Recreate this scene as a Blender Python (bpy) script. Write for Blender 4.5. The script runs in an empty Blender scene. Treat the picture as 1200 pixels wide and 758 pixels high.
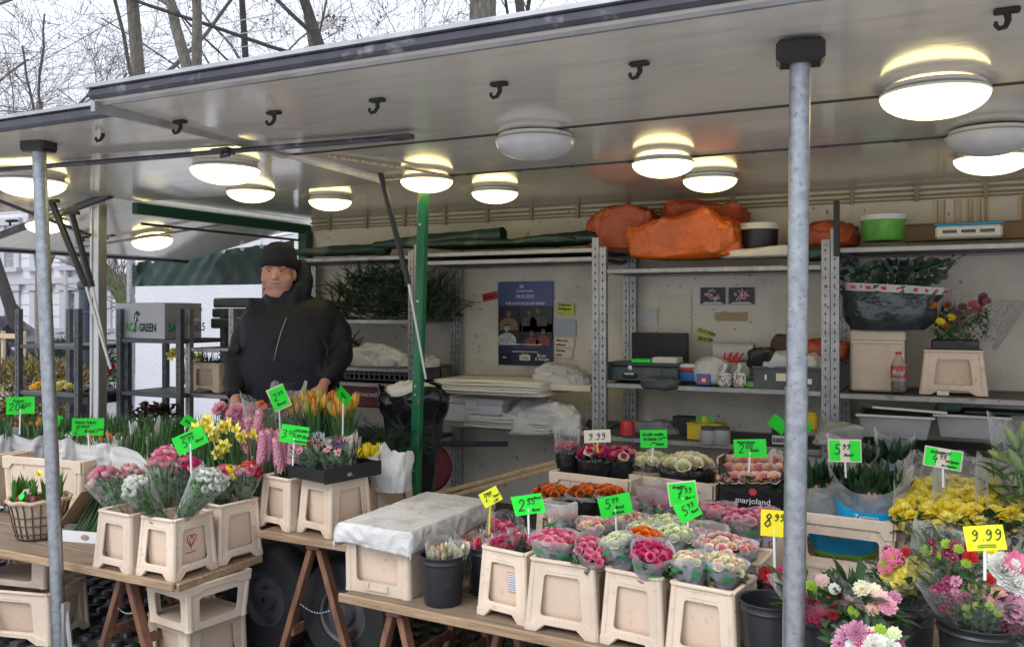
import bpy, bmesh, math, random
from math import sin, cos, pi, radians, atan2, sqrt
from mathutils import Vector, Matrix, noise
from mathutils.geometry import tessellate_polygon
random.seed(7)
R = random.uniform
SC = bpy.context.scene
COL = SC.collection

# ------------------------------------------------------------------ camera
EYE = 1.62                       # eye height above the cobbles
YAW = radians(26.5)              # the view turns this far to the left of the trailer's depth axis
FPX, CX, CY = 1040.0, 600.0, 362.0
cam_d = bpy.data.cameras.new("camera")
cam = bpy.data.objects.new("camera", cam_d)
COL.objects.link(cam)
cam.location = (0, 0, EYE)
cam.rotation_euler = (pi / 2, 0, YAW)
cam_d.sensor_width = 36
cam_d.lens = 36 * FPX / 1200
cam_d.shift_y = -17 / 1200
cam_d.clip_end = 2000
cam_d.clip_start = 0.05
SC.camera = cam

# ------------------------------------------------------------------ sky: bright overcast, brighter to the zenith
SUN_EL, SUN_AZ = radians(48), radians(200)
world = bpy.data.worlds.new("World")
SC.world = world
world.use_nodes = True
nt = world.node_tree
nt.nodes.clear()
wo = nt.nodes.new("ShaderNodeOutputWorld")
bg = nt.nodes.new("ShaderNodeBackground")
bg.inputs[1].default_value = 0.12
sk = nt.nodes.new("ShaderNodeTexSky")
sk.sky_type = 'NISHITA'
sk.sun_disc = False
sk.sun_elevation = SUN_EL
sk.sun_rotation = SUN_AZ
sk.dust_density = 3
tc = nt.nodes.new("ShaderNodeTexCoord")
sp = nt.nodes.new("ShaderNodeSeparateXYZ")
nt.links.new(tc.outputs["Generated"], sp.inputs[0])
mr = nt.nodes.new("ShaderNodeMapRange")          # cloud layer luminance: horizon 1 : zenith 3
mr.inputs[1].default_value = 0.0; mr.inputs[2].default_value = 1.0
mr.inputs[3].default_value = 4.5; mr.inputs[4].default_value = 19.0
nt.links.new(sp.outputs[2], mr.inputs[0])
nz = nt.nodes.new("ShaderNodeTexNoise")
nz.inputs["Scale"].default_value = 3.0; nz.inputs["Detail"].default_value = 6
nt.links.new(tc.outputs["Generated"], nz.inputs[0])
m2 = nt.nodes.new("ShaderNodeMapRange")
m2.inputs[1].default_value = .3; m2.inputs[2].default_value = .7
m2.inputs[3].default_value = .9; m2.inputs[4].default_value = 1.1
nt.links.new(nz.outputs[0], m2.inputs[0])
mm = nt.nodes.new("ShaderNodeMath"); mm.operation = 'MULTIPLY'
nt.links.new(mr.outputs[0], mm.inputs[0]); nt.links.new(m2.outputs[0], mm.inputs[1])
vm = nt.nodes.new("ShaderNodeVectorMath"); vm.operation = 'SCALE'
vm.inputs[0].default_value = (0.92, 0.985, 1.11)
nt.links.new(mm.outputs[0], vm.inputs["Scale"])
mx = nt.nodes.new("ShaderNodeMix"); mx.data_type = 'RGBA'
mx.inputs[0].default_value = 0.88
nt.links.new(sk.outputs[0], mx.inputs[6]); nt.links.new(vm.outputs[0], mx.inputs[7])
nt.links.new(mx.outputs[2], bg.inputs[0]); nt.links.new(bg.outputs[0], wo.inputs[0])

sun_d = bpy.data.lights.new("sun", 'SUN')
sun_d.energy = 1.0
sun_d.angle = radians(25)
sun_d.color = (1, .96, .9)
sun = bpy.data.objects.new("sun", sun_d)
COL.objects.link(sun)
sun.rotation_euler = (pi / 2 - SUN_EL, 0, pi - SUN_AZ)   # light falls from behind the viewer's shoulder

SC.view_settings.view_transform = 'Standard'
SC.view_settings.look = 'None'
SC.view_settings.gamma = 1
SC.view_settings.exposure = 0.5
SC.cycles.max_bounces = 8
SC.cycles.transparent_max_bounces = 16

# ------------------------------------------------------------------ survey helpers (photo ray -> point at a known depth or height)
_v = Vector((-sin(YAW), cos(YAW), 0)); _r = Vector((cos(YAW), sin(YAW), 0))
def ray(px, py):
    d = _v + _r * ((px - CX) / FPX)
    d.z = (CY - py) / FPX
    return d
def SY(px, py, Y):
    d = ray(px, py); t = Y / d.y
    return Vector((d.x * t, Y, EYE + d.z * t))
def SX(px, py, X):
    d = ray(px, py); t = X / d.x
    return Vector((X, d.y * t, EYE + d.z * t))
def SZ(px, py, Z):
    d = ray(px, py); t = (Z - EYE) / d.z
    return Vector((d.x * t, d.y * t, Z))
def depth(p): return p.x * _v.x + p.y * _v.y
def mpp(p): return depth(p) / FPX            # metres per photo pixel at p
def facing(p): return atan2(-p.x, p.y)       # turn about z that shows a front (-y) to the viewer's spot

# ------------------------------------------------------------------ mesh builder
class MB:
    def __init__(s): s.v = []; s.f = []; s.m = []
    def add(s, vs, fs, mi=0, M=None):
        b = len(s.v)
        if M is not None: vs = [M @ Vector(p) for p in vs]
        s.v.extend([tuple(p) for p in vs])
        for f in fs: s.f.append(tuple(i + b for i in f)); s.m.append(mi)
        return s
    def box(s, c, d, rz=0, mi=0, ch=0.0, M=None):
        x, y, z = d[0] / 2, d[1] / 2, d[2] / 2
        T = Matrix.Translation(c) @ Matrix.Rotation(rz, 4, 'Z')
        if M is not None: T = M @ T
        ch = min(ch, x * .9, y * .9, z * .9)
        if ch <= 0:
            vs = [(-x,-y,-z),(x,-y,-z),(x,y,-z),(-x,y,-z),(-x,-y,z),(x,-y,z),(x,y,z),(-x,y,z)]
            fs = [(0,3,2,1),(4,5,6,7),(0,1,5,4),(1,2,6,5),(2,3,7,6),(3,0,4,7)]
        else:
            bm = bmesh.new(); bmesh.ops.create_cube(bm, size=1)
            for v in bm.verts: v.co = Vector((v.co.x * 2 * x, v.co.y * 2 * y, v.co.z * 2 * z))
            bmesh.ops.bevel(bm, geom=bm.edges[:], offset=ch, segments=1, affect='EDGES')
            bm.verts.index_update()
            vs = [v.co.copy() for v in bm.verts]; fs = [[v.index for v in f.verts] for f in bm.faces]; bm.free()
        return s.add(vs, fs, mi, T)
    def tube(s, pts, rad, n=8, mi=0, cap=True, M=None):
        pts = [Vector(p) for p in pts]
        if not hasattr(rad, '__len__'): rad = [rad] * len(pts)
        vs = []; fs = []; up = None
        for i, p in enumerate(pts):
            t = (pts[min(i + 1, len(pts) - 1)] - pts[max(i - 1, 0)])
            if t.length < 1e-9: t = Vector((0, 0, 1))
            t.normalize()
            if up is None:
                a = Vector((0, 0, 1)) if abs(t.z) < .9 else Vector((1, 0, 0))
            else: a = up
            x = t.cross(a)
            if x.length < 1e-6: x = t.orthogonal()
            x.normalize(); y = x.cross(t).normalized(); up = y
            for k in range(n):
                an = 2 * pi * k / n
                vs.append(p + (x * cos(an) + y * sin(an)) * rad[i])
        for i in range(len(pts) - 1):
            for k in range(n):
                k2 = (k + 1) % n
                fs.append((i * n + k, i * n + k2, (i + 1) * n + k2, (i + 1) * n + k))
        if cap:
            fs.append(tuple(range(n - 1, -1, -1))); q = (len(pts) - 1) * n
            fs.append(tuple(q + k for k in range(n)))
        return s.add(vs, fs, mi, M)
    def lathe(s, prof, n=24, mi=0, M=None, sx=1, sy=1, cap0=False, cap1=False):
        vs = []; fs = []
        for r, z in prof:
            for k in range(n):
                a = 2 * pi * k / n
                vs.append((r * cos(a) * sx, r * sin(a) * sy, z))
        for i in range(len(prof) - 1):
            for k in range(n):
                k2 = (k + 1) % n
                fs.append((i * n + k, i * n + k2, (i + 1) * n + k2, (i + 1) * n + k))
        if cap0: fs.append(tuple(range(n - 1, -1, -1)))
        if cap1:
            q = (len(prof) - 1) * n; fs.append(tuple(q + k for k in range(n)))
        return s.add(vs, fs, mi, M)
    def grid(s, fn, nu, nv, mi=0, M=None, closed=False):
        vs = [fn(i / nu, j / nv) for j in range(nv + 1) for i in range(nu if closed else nu + 1)]
        w = nu if closed else nu + 1
        fs = []
        for j in range(nv):
            for i in range(nu):
                i2 = (i + 1) % w if closed else i + 1
                fs.append((j * w + i, j * w + i2, (j + 1) * w + i2, (j + 1) * w + i))
        return s.add(vs, fs, mi, M)
    def plate(s, outer, hole, th, fn, mi=0):
        """a plate with an optional hole, outline in (s,t), fn(s,t,k) -> point, k in (0,1) the two sides"""
        loops = [[Vector((a, b, 0)) for a, b in outer]]
        if hole: loops.append([Vector((a, b, 0)) for a, b in hole])
        flat = [p for l in loops for p in l]
        tris = tessellate_polygon(loops)
        n = len(flat)
        vs = [fn(p.x, p.y, 0) for p in flat] + [fn(p.x, p.y, 1) for p in flat]
        fs = [tuple(t) for t in tris] + [tuple(i + n for i in reversed(t)) for t in tris]
        o = 0
        for l in loops:
            for i in range(len(l)):
                j = (i + 1) % len(l)
                fs.append((o + i, o + j, o + j + n, o + i + n))
            o += len(l)
        return s.add(vs, fs, mi)
    def mesh(s, name, mats, smooth=35):
        me = bpy.data.meshes.new(name)
        me.from_pydata(s.v, [], s.f)
        if not isinstance(mats, (list, tuple)): mats = [mats]
        for m in mats: me.materials.append(m)
        me.polygons.foreach_set("material_index", s.m)
        if smooth is not None:
            me.polygons.foreach_set("use_smooth", [True] * len(me.polygons))
            if smooth < 180: me.set_sharp_from_angle(angle=radians(smooth))
        me.update()
        return me
    def fix(s, me):
        bm = bmesh.new(); bm.from_mesh(me); bmesh.ops.recalc_face_normals(bm, faces=bm.faces[:]); bm.to_mesh(me); bm.free()
    def obj(s, name, mats, parent=None, smooth=35, loc=None, fix=False, kind=None):
        me = s.mesh(name, mats, smooth)
        if fix: s.fix(me)
        return link(name, me, parent, loc, kind)
    def wpart(s, name, mats, root, smooth=35, fix=False, kind=None):
        """verts given in world space, parent an unturned Empty (or part) """
        o = s.obj(name, mats, root, smooth, None, fix, kind)
        T = Vector(root.location)
        p = root.parent
        while p is not None: T += Vector(p.location); p = p.parent
        o.data.transform(Matrix.Translation(-T))
        return o
    def wthing(s, name, label, cat, mats, loc, smooth=35, group=None, fix=False):
        o = s.obj(name, mats, None, smooth, None, fix)
        o.data.transform(Matrix.Translation(-Vector(loc))); o.location = loc
        return tag(o, label, cat, group)

def link(name, me, parent=None, loc=None, kind=None):
    o = bpy.data.objects.new(name, me); COL.objects.link(o)
    if parent: o.parent = parent
    if loc is not None: o.location = loc
    if kind: o["kind"] = kind
    return o
def tag(o, label, cat, group=None):
    o["label"] = label; o["category"] = cat
    if group: o["group"] = group
    return o
def thing(name, label, cat, loc=(0, 0, 0), rz=0, group=None):
    o = bpy.data.objects.new(name, None); COL.objects.link(o)
    o.location = loc; o.rotation_euler = (0, 0, rz); o.empty_display_size = .05
    return tag(o, label, cat, group)
def copy_thing(o, loc, rz, label, group=None):
    c = o.copy(); COL.objects.link(c); c.location = loc; c.rotation_euler = (0, 0, rz); c["label"] = label
    if group: c["group"] = group
    for ch in [k for k in ALLKIDS(o)]:
        d = ch.copy(); COL.objects.link(d); d.parent = c
        for g in ALLKIDS(ch):
            e = g.copy(); COL.objects.link(e); e.parent = d
    return c
def ALLKIDS(o): return [k for k in bpy.data.objects if k.parent is o]
def struct(o): o["kind"] = "structure"; return o

# ------------------------------------------------------------------ materials
def node(nt, t, **kw):
    n = nt.nodes.new(t)
    for k, v in kw.items(): setattr(n, k, v)
    return n
def mat(name, col, rough=.6, var=0.0, hue=0.0, noise_=None, bump=None, metal=0, spec=.5, dirt=None, emit=None, stretch=None, sub=0, coat=0, col2=None, mix=None, ovar=0.0, tr=0.0):
    m = bpy.data.materials.new(name); m.use_nodes = True
    t = m.node_tree; b = t.nodes["Principled BSDF"]; L = t.links.new
    b.inputs["Roughness"].default_value = rough; b.inputs["Metallic"].default_value = metal
    b.inputs["Specular IOR Level"].default_value = spec
    if coat: b.inputs["Coat Weight"].default_value = coat; b.inputs["Coat Roughness"].default_value = .09
    tcn = node(t, "ShaderNodeTexCoord"); vec = tcn.outputs["Object"]
    oi = node(t, "ShaderNodeObjectInfo")
    ad = node(t, "ShaderNodeVectorMath", operation='ADD'); mu = node(t, "ShaderNodeMath", operation='MULTIPLY')
    mu.inputs[1].default_value = 37.0; L(oi.outputs["Random"], mu.inputs[0]); L(vec, ad.inputs[0]); L(mu.outputs[0], ad.inputs[1]); vec = ad.outputs[0]
    if stretch:
        mp = node(t, "ShaderNodeMapping"); mp.inputs["Scale"].default_value = stretch; L(vec, mp.inputs[0]); vec = mp.outputs[0]
    rgb = node(t, "ShaderNodeRGB"); rgb.outputs[0].default_value = (*col, 1); c = rgb.outputs[0]
    def nz(scale, detail=5):
        n = node(t, "ShaderNodeTexNoise"); n.inputs["Scale"].default_value = scale; n.inputs["Detail"].default_value = detail; L(vec, n.inputs["Vector"]); return n.outputs[0]
    def mixc(a, colb, fac, mode='MIX'):
        x = node(t, "ShaderNodeMix", data_type='RGBA', blend_type=mode); L(a, x.inputs[6])
        if isinstance(colb, tuple): x.inputs[7].default_value = (*colb, 1)
        else: L(colb, x.inputs[7])
        if isinstance(fac, float): x.inputs[0].default_value = fac
        else: L(fac, x.inputs[0])
        return x.outputs[2]
    def ramp(x, lo, hi, a=0, bb=1):
        r = node(t, "ShaderNodeMapRange"); r.inputs[1].default_value = lo; r.inputs[2].default_value = hi; r.inputs[3].default_value = a; r.inputs[4].default_value = bb; L(x, r.inputs[0]); return r.outputs[0]
    if col2:
        c = mixc(c, col2, ramp(nz(mix[0] if mix else 4), mix[1] if mix else .4, mix[2] if mix else .6))
    if var or hue or ovar:
        g = node(t, "ShaderNodeNewGeometry"); h = node(t, "ShaderNodeHueSaturation"); L(c, h.inputs["Color"])
        src = g.outputs["Random Per Island"]
        if var: L(ramp(src, 0, 1, 1 - var, 1 + var), h.inputs["Value"])
        if ovar: L(ramp(oi.outputs["Random"], 0, 1, 1 - ovar, 1 + ovar), h.inputs["Value"])
        if hue: L(ramp(src if var else oi.outputs["Random"], 0, 1, .5 - hue, .5 + hue), h.inputs["Hue"])
        c = h.outputs[0]
    if noise_:
        h = node(t, "ShaderNodeHueSaturation"); L(c, h.inputs["Color"]); L(ramp(nz(noise_[0]), .3, .7, 1 - noise_[1], 1 + noise_[1]), h.inputs["Value"]); c = h.outputs[0]
    if dirt:
        for dcol, ds, lo, hi, am in (dirt if isinstance(dirt, list) else [dirt]):
            c = mixc(c, dcol, ramp(nz(ds, 8), lo, hi, 0, am))
    L(c, b.inputs["Base Color"])
    if bump:
        for i, (bs, st) in enumerate(bump if isinstance(bump, list) else [bump]):
            bn = node(t, "ShaderNodeBump"); bn.inputs["Strength"].default_value = st; bn.inputs["Distance"].default_value = .01
            L(nz(bs, 4), bn.inputs["Height"])
            if i: L(prev, bn.inputs["Normal"])
            prev = bn.outputs[0]
        L(prev, b.inputs["Normal"])
    if emit:
        b.inputs["Emission Color"].default_value = (*emit[0], 1); b.inputs["Emission Strength"].default_value = emit[1]
    if tr or sub:
        # thin leaf / petal: some light comes through
        tl = node(t, "ShaderNodeBsdfTranslucent"); L(c, tl.inputs[0]); ms = node(t, "ShaderNodeMixShader"); ms.inputs[0].default_value = tr or sub
        out = t.nodes["Material Output"]; L(b.outputs[0], ms.inputs[1]); L(tl.outputs[0], ms.inputs[2]); L(ms.outputs[0], out.inputs[0])
    return m
def film(name, tint=(1, 1, 1), clear=.75, rough=.12, haze=(.8, .82, .84), bump_=(9, .6), ior=1.32):
    """clear or frosted plastic film: part see-through, part shiny, part milky"""
    m = bpy.data.materials.new(name); m.use_nodes = True; t = m.node_tree; t.nodes.clear(); L = t.links.new
    out = node(t, "ShaderNodeOutputMaterial"); tr = node(t, "ShaderNodeBsdfTransparent"); tr.inputs[0].default_value = (*tint, 1)
    p = node(t, "ShaderNodeBsdfPrincipled"); p.inputs["Base Color"].default_value = (*haze, 1); p.inputs["Roughness"].default_value = rough
    tl = node(t, "ShaderNodeBsdfTranslucent"); tl.inputs[0].default_value = (*haze, 1)
    ml = node(t, "ShaderNodeMixShader"); ml.inputs[0].default_value = .35; L(p.outputs[0], ml.inputs[1]); L(tl.outputs[0], ml.inputs[2])
    mxs = node(t, "ShaderNodeMixShader")
    tcn = node(t, "ShaderNodeTexCoord"); n = node(t, "ShaderNodeTexNoise"); n.inputs["Scale"].default_value = bump_[0]; n.inputs["Detail"].default_value = 5; n.inputs["Distortion"].default_value = 1.5
    L(tcn.outputs["Object"], n.inputs["Vector"])
    bn = node(t, "ShaderNodeBump"); bn.inputs["Strength"].default_value = bump_[1]; bn.inputs["Distance"].default_value = .03; L(n.outputs[0], bn.inputs["Height"]); L(bn.outputs[0], p.inputs["Normal"])
    r = node(t, "ShaderNodeMapRange"); r.inputs[1].default_value = .35; r.inputs[2].default_value = .75; r.inputs[3].default_value = min(1, 1 - clear - .06); r.inputs[4].default_value = min(1, 1 - clear + .22)
    L(n.outputs[0], r.inputs[0]); fr = node(t, "ShaderNodeFresnel"); fr.inputs[0].default_value = ior
    L(bn.outputs[0], fr.inputs["Normal"])
    a = node(t, "ShaderNodeMath", operation='MAXIMUM'); L(r.outputs[0], a.inputs[0]); L(fr.outputs[0], a.inputs[1])
    L(a.outputs[0], mxs.inputs[0]); L(tr.outputs[0], mxs.inputs[1]); L(ml.outputs[0], mxs.inputs[2]); L(mxs.outputs[0], out.inputs[0])
    return m

M = {}
M['ceil'] = mat('painted ceiling panel', (.72, .67, .61), .13, noise_=(2.5, .05), bump=[(9, .05), (90, .02)], coat=.5, stretch=(1, 5, 1), dirt=[((.5, .43, .37), 3, .55, .75, .4), ((.16, .12, .1), 34, .70, .73, .8)])
M['wall_in'] = mat('cream trailer lining', (.78, .70, .55), .40, noise_=(3, .05), bump=(160, .08), dirt=[((.12, .09, .07), 22, .66, .72, .8), ((.4, .35, .28), 2.5, .5, .8, .5)])
M['wall_low'] = mat('grey trailer lining', (.75, .68, .57), .5, noise_=(3, .08), bump=(160, .08), dirt=[((.1, .08, .07), 24, .66, .72, .8), ((.3, .28, .25), 2.5, .5, .8, .6)])
M['rust_streak'] = mat('rust streak', (.42, .25, .09), .7, stretch=(26, 26, .7), dirt=((.76, .68, .53), 2.2, .34, .60, .95))
M['cable'] = mat('tan cable', (.36, .29, .17), .5, noise_=(9, .15))
M['alu'] = mat('dull aluminium', (.55, .55, .55), .38, metal=.9, noise_=(6, .12), bump=(60, .05))
M['edge'] = mat('dark edge profile', (.05, .05, .065), .4, metal=.2, noise_=(9, .3), dirt=((.35, .35, .36), 14, .6, .75, .6))
M['edge_lt'] = mat('pale worn profile', (.42, .42, .43), .35, metal=.6, noise_=(9, .2))
M['seam'] = mat('dark rubber seam', (.06, .05, .045), .6)
M['galv'] = mat('galvanised steel', (.34, .36, .385), .38, metal=.85, noise_=(34, .22), bump=(90, .06), dirt=[((.2, .21, .22), 60, .6, .68, .7), ((.22, .15, .1), 6, .68, .8, .5)])
M['rack'] = mat('galvanised rack steel', (.36, .355, .35), .45, metal=.7, noise_=(12, .18), dirt=[((.1, .09, .08), 40, .62, .7, .8)])
M['rack_t'] = mat('dark trolley steel', (.11, .115, .125), .5, metal=.5, noise_=(12, .2), dirt=[((.3, .3, .3), 40, .64, .72, .5)])
M['rack_dk'] = mat('dark rack shelf', (.12, .12, .125), .6, metal=.3, noise_=(9, .25), dirt=((.3, .28, .26), 30, .64, .72, .5))
M['green_paint'] = mat('green paint', (.009, .15, .06), .38, noise_=(12, .1), dirt=[((.25, .12, .08), 16, .68, .72, .9), ((.35, .38, .36), 30, .7, .74, .7)])
M['green_dk'] = mat('dark green frame paint', (.006, .065, .035), .45, noise_=(12, .15))
M['dark_green'] = mat('dark green tarpaulin', (.006, .030, .022), .4, noise_=(5, .25), bump=[(6, .25), (60, .1)])
M['green_tarp'] = mat('green tarp roll', (.022, .055, .038), .45, noise_=(6, .3), bump=[(6, .6)], dirt=((.35, .36, .3), 4, .58, .75, .6))
M['black'] = mat('black plastic', (.016, .016, .018), .42, noise_=(8, .2), bump=(30, .08))
M['black_rub'] = mat('black rubber', (.02, .02, .02), .8, noise_=(20, .3), bump=(40, .3))
M['bucket'] = mat('black flower bucket', (.017, .018, .022), .42, noise_=(10, .25), bump=(18, .06), dirt=((.09, .09, .09), 12, .6, .8, .5))
M['crate'] = mat('beige crate plastic', (.67, .545, .425), .45, ovar=.10, noise_=(5, .08), bump=(40, .05), dirt=[((.40, .30, .21), 30, .62, .72, .5), ((.52, .41, .31), 6, .52, .75, .7), ((.26, .20, .15), 80, .67, .71, .6)])
M['crate_in'] = mat('beige crate panel', (.66, .505, .385), .5, ovar=.06, noise_=(5, .06), bump=(40, .05), dirt=[((.42, .30, .2), 24, .62, .74, .6)])
M['crate_mark'] = mat('embossed crate scuff', (.52, .44, .36), .6, noise_=(30, .3))
M['wood'] = mat('weathered board', (.20, .145, .10), .75, var=.12, noise_=(7, .28), bump=[(20, .35)], stretch=(.6, 9, 9), dirt=((.07, .045, .03), 6, .55, .75, .7))
M['wood_edge'] = mat('raw board edge', (.33, .22, .13), .75, noise_=(7, .3), bump=(20, .35), stretch=(1, 10, 10))
M['wood_red'] = mat('stained trestle wood', (.22, .105, .062), .65, noise_=(6, .3), bump=(24, .25), stretch=(6, 6, .8), dirt=((.05, .03, .02), 7, .6, .75, .7))
M['wood_lt'] = mat('bare batten', (.50, .36, .22), .7, noise_=(6, .25), stretch=(6, 6, .6), bump=(24, .2))
M['cobble'] = mat('wet cobblestone', (.050, .050, .055), .42, var=.35, ovar=.35, noise_=(25, .3), bump=[(40, .5)])
M['bounce'] = mat('pale plaza paving', (.36, .35, .34), .7, noise_=(2, .15), bump=(20, .3))  # unseen paving on the viewer's side, made pale to bounce light onto the canopy
M['ground'] = mat('grit joints', (.03, .028, .026), .8, noise_=(30, .4), bump=(60, .6))
M['street'] = mat('street paving', (.22, .22, .22), .75, noise_=(3, .2), bump=(30, .3))
M['orange'] = mat('orange tarpaulin', (.62, .13, .02), .36, noise_=(6, .2), bump=[(18, .7), (60, .3)])
M['orange_dk'] = mat('dull orange tarpaulin', (.42, .08, .022), .42, noise_=(6, .25), bump=[(18, .7), (60, .3)])
M['green_label'] = mat('green tub print', (.13, .42, .06), .45, noise_=(20, .25), dirt=((.6, .65, .5), 30, .64, .7, .7))
M['cream'] = mat('cream plastic', (.72, .68, .60), .4, noise_=(9, .05))
M['white_pl'] = mat('white plastic', (.74, .74, .74), .4, noise_=(9, .05))
M['paper'] = mat('white paper', (.74, .73, .72), .75, noise_=(5, .05), bump=[(12, .6), (40, .15)], tr=.15)
M['paper_grey'] = mat('grey wrapping paper', (.60, .60, .62), .65, noise_=(5, .06), bump=[(14, .8), (40, .2)], tr=.15)
M['paper_cream'] = mat('cream paper', (.68, .63, .55), .8, noise_=(4, .05), bump=[(5, .15)], stretch=(1, 1, 14))
M['sheet'] = mat('damp grey cover sheet', (.56, .545, .53), .5, noise_=(6, .12), bump=[(26, .5), (80, .3)], dirt=((.36, .33, .3), 9, .5, .7, .7))
M['kraft'] = mat('kraft paper', (.30, .185, .10), .8, noise_=(6, .12), bump=[(12, .5)])
M['card'] = mat('corrugated cardboard', (.36, .24, .145), .8, noise_=(6, .1), bump=(60, .15), stretch=(6, 1, 1))
M['neon'] = mat('neon green card', (.015, .74, .035), .6, noise_=(9, .12), ovar=.10, bump=(9, .3))
M['neon_y'] = mat('neon yellow card', (.80, .86, .02), .6, noise_=(5, .04))
M['sun_y'] = mat('yellow card', (.90, .74, .015), .6, noise_=(5, .04))
M['cream_card'] = mat('cream card', (.74, .66, .52), .7)
M['ink'] = mat('black ink', (.012, .02, .015), .6)
M['ink_red'] = mat('red ink', (.5, .03, .03), .6)
M['ink_blue'] = mat('blue ink', (.09, .12, .4), .6)
M['ink_white'] = mat('white print', (.75, .75, .78), .6)
M['ink_green'] = mat('green print', (.02, .36, .08), .5)
M['stickw'] = mat('white stick', (.8, .8, .8), .4)
M['sticky'] = mat('yellow stick', (.75, .55, .02), .4)
M['navy'] = mat('dark parka cloth', (.0065, .008, .015), .6, noise_=(6, .25), bump=[(9, .9), (260, .2)], spec=.35)
M['navy_hat'] = mat('knitted navy hat', (.006, .008, .018), .9, bump=[(150, .6)], stretch=(1, 1, .25))
M['skin'] = mat('ruddy skin', (.55, .31, .245), .55, noise_=(9, .1), bump=[(60, .12), (260, .1)], dirt=[((.50, .19, .15), 11, .36, .62, .8), ((.36, .2, .16), 60, .6, .8, .4)])
M['lip'] = mat('lip', (.36, .15, .13), .45)
M['brow'] = mat('fair brow hair', (.22, .13, .08), .7)
M['eyew'] = mat('eye white', (.34, .31, .29), .3)
M['iris'] = mat('dark iris', (.03, .03, .035), .2)
M['trouser'] = mat('dark trousers', (.02, .02, .025), .8)
M['leaf'] = mat('rose leaf', (.045, .105, .03), .45, var=.35, hue=.02, tr=.2, noise_=(14, .15))
M['leaf_dk'] = mat('dark leaf', (.022, .06, .022), .4, var=.35, hue=.02, tr=.15)
M['leaf_lt'] = mat('fresh leaf', (.10, .22, .045), .42, var=.3, hue=.02, tr=.25)
M['leaf_tulip'] = mat('tulip leaf', (.075, .17, .06), .45, var=.3, hue=.015, tr=.22)
M['leaf_blue'] = mat('eucalyptus leaf', (.045, .075, .065), .5, var=.35, tr=.15)
M['stem'] = mat('flower stem', (.10, .22, .06), .45, var=.25, hue=.02)
M['stem_pale'] = mat('pale bulb stem', (.42, .48, .22), .45, var=.2)
M['pine'] = mat('pine needle', (.022, .058, .028), .6, var=.4)
M['bush_gold'] = mat('golden conifer', (.20, .16, .055), .7, var=.4, hue=.02)
M['bark'] = mat('grey bark', (.145, .13, .11), .85, noise_=(9, .45), bump=(16, 1.0), stretch=(4, 4, .6), dirt=[((.08, .10, .04), 3, .5, .7, .7), ((.26, .24, .21), 5, .6, .7, .6)])
M['bark_dk'] = mat('dark bark', (.055, .05, .046), .85, noise_=(7, .3), bump=(20, .6), stretch=(3, 3, .7))
M['twig'] = mat('winter twig', (.15, .115, .10), .85, noise_=(7, .25))
M['dryleaf'] = mat('dry brown leaf', (.18, .055, .03), .8, var=.3)
M['moss'] = mat('mossy bark', (.05, .065, .02), .9, noise_=(9, .4), bump=(30, .6))
M['facade'] = mat('pale stucco', (.68, .68, .70), .8, noise_=(1.2, .05), bump=(30, .1))
M['facade_trim'] = mat('grey stucco trim', (.48, .48, .51), .8, noise_=(2, .05))
M['plinth'] = mat('grey plinth stone', (.27, .26, .25), .85, noise_=(2.5, .2), bump=(20, .3), var=.15)
M['pane'] = mat('window pane', (.07, .08, .10), .08, spec=.8)
M['white_wall'] = mat('stippled white wall', (.50, .50, .53), .75, noise_=(1.5, .05), bump=[(50, .9)])
M['iron'] = mat('dark blue iron', (.035, .045, .065), .45, noise_=(6, .2))
M['lampglass'] = mat('lantern glass', (.5, .52, .52), .2)
M['lamp_on'] = mat('lit lamp dome', (.85, .82, .7), .3, emit=((1.0, .84, .33), 3.8))
M['lamp_off'] = mat('unlit lamp dome', (.60, .60, .62), .25, noise_=(20, .08), bump=(20, .1))
M['lamp_base'] = mat('white lamp base', (.66, .64, .6), .4)
M['monitor'] = mat('dark screen', (.008, .008, .012), .5)
M['cash'] = mat('grey green cash box', (.045, .065, .065), .4, noise_=(20, .1))
M['grey_tub'] = mat('grey tub', (.33, .33, .33), .55, noise_=(8, .1), dirt=((.22, .22, .22), 20, .6, .75, .5))
M['grey_dk'] = mat('dark grey plastic', (.075, .08, .09), .45, noise_=(8, .15))
M['red_pl'] = mat('red plastic', (.5, .018, .02), .35)
M['maroon'] = mat('dark red crate', (.14, .015, .025), .5, noise_=(9, .2))
M['brown_bag'] = mat('dark brown cloth', (.07, .03, .025), .6, bump=(14, .6))
M['bag'] = mat('black bin bag', (.012, .013, .02), .22, bump=[(8, 1.0), (22, .6)], spec=.7)
M['cola'] = mat('cola', (.02, .008, .006), .1)
M['blue_pl'] = mat('blue plastic', (.02, .14, .45), .4)
M['sleeve_blue'] = mat('cyan print', (.02, .38, .72), .4, bump=(12, .5))
M['sleeve_green'] = mat('lime print', (.22, .52, .03), .4, bump=(12, .5))
M['silver'] = mat('grey foil', (.42, .45, .49), .32, noise_=(7, .15), bump=[(10, 1.0), (30, .3)], metal=.15)
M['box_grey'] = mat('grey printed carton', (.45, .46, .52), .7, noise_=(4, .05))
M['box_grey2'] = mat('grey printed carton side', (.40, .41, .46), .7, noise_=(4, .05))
M['moss_soil'] = mat('moss and soil', (.05, .055, .02), .9, noise_=(30, .5), bump=(40, .8))
M['burlap'] = mat('burlap', (.46, .36, .25), .85, noise_=(40, .15), bump=(120, .4))
M['wicker'] = mat('basket wire', (.07, .05, .035), .6)
M['car'] = mat('dark car paint', (.012, .016, .025), .15, coat=.6)
M['tyre'] = mat('tyre', (.016, .016, .017), .75, noise_=(10, .3), bump=(30, .2))
M['hub'] = mat('dull wheel rim', (.10, .10, .11), .5, metal=.5, noise_=(10, .3))
M['foil_black'] = mat('black printed sleeve', (.012, .012, .014), .28, bump=[(14, .7)])
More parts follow.
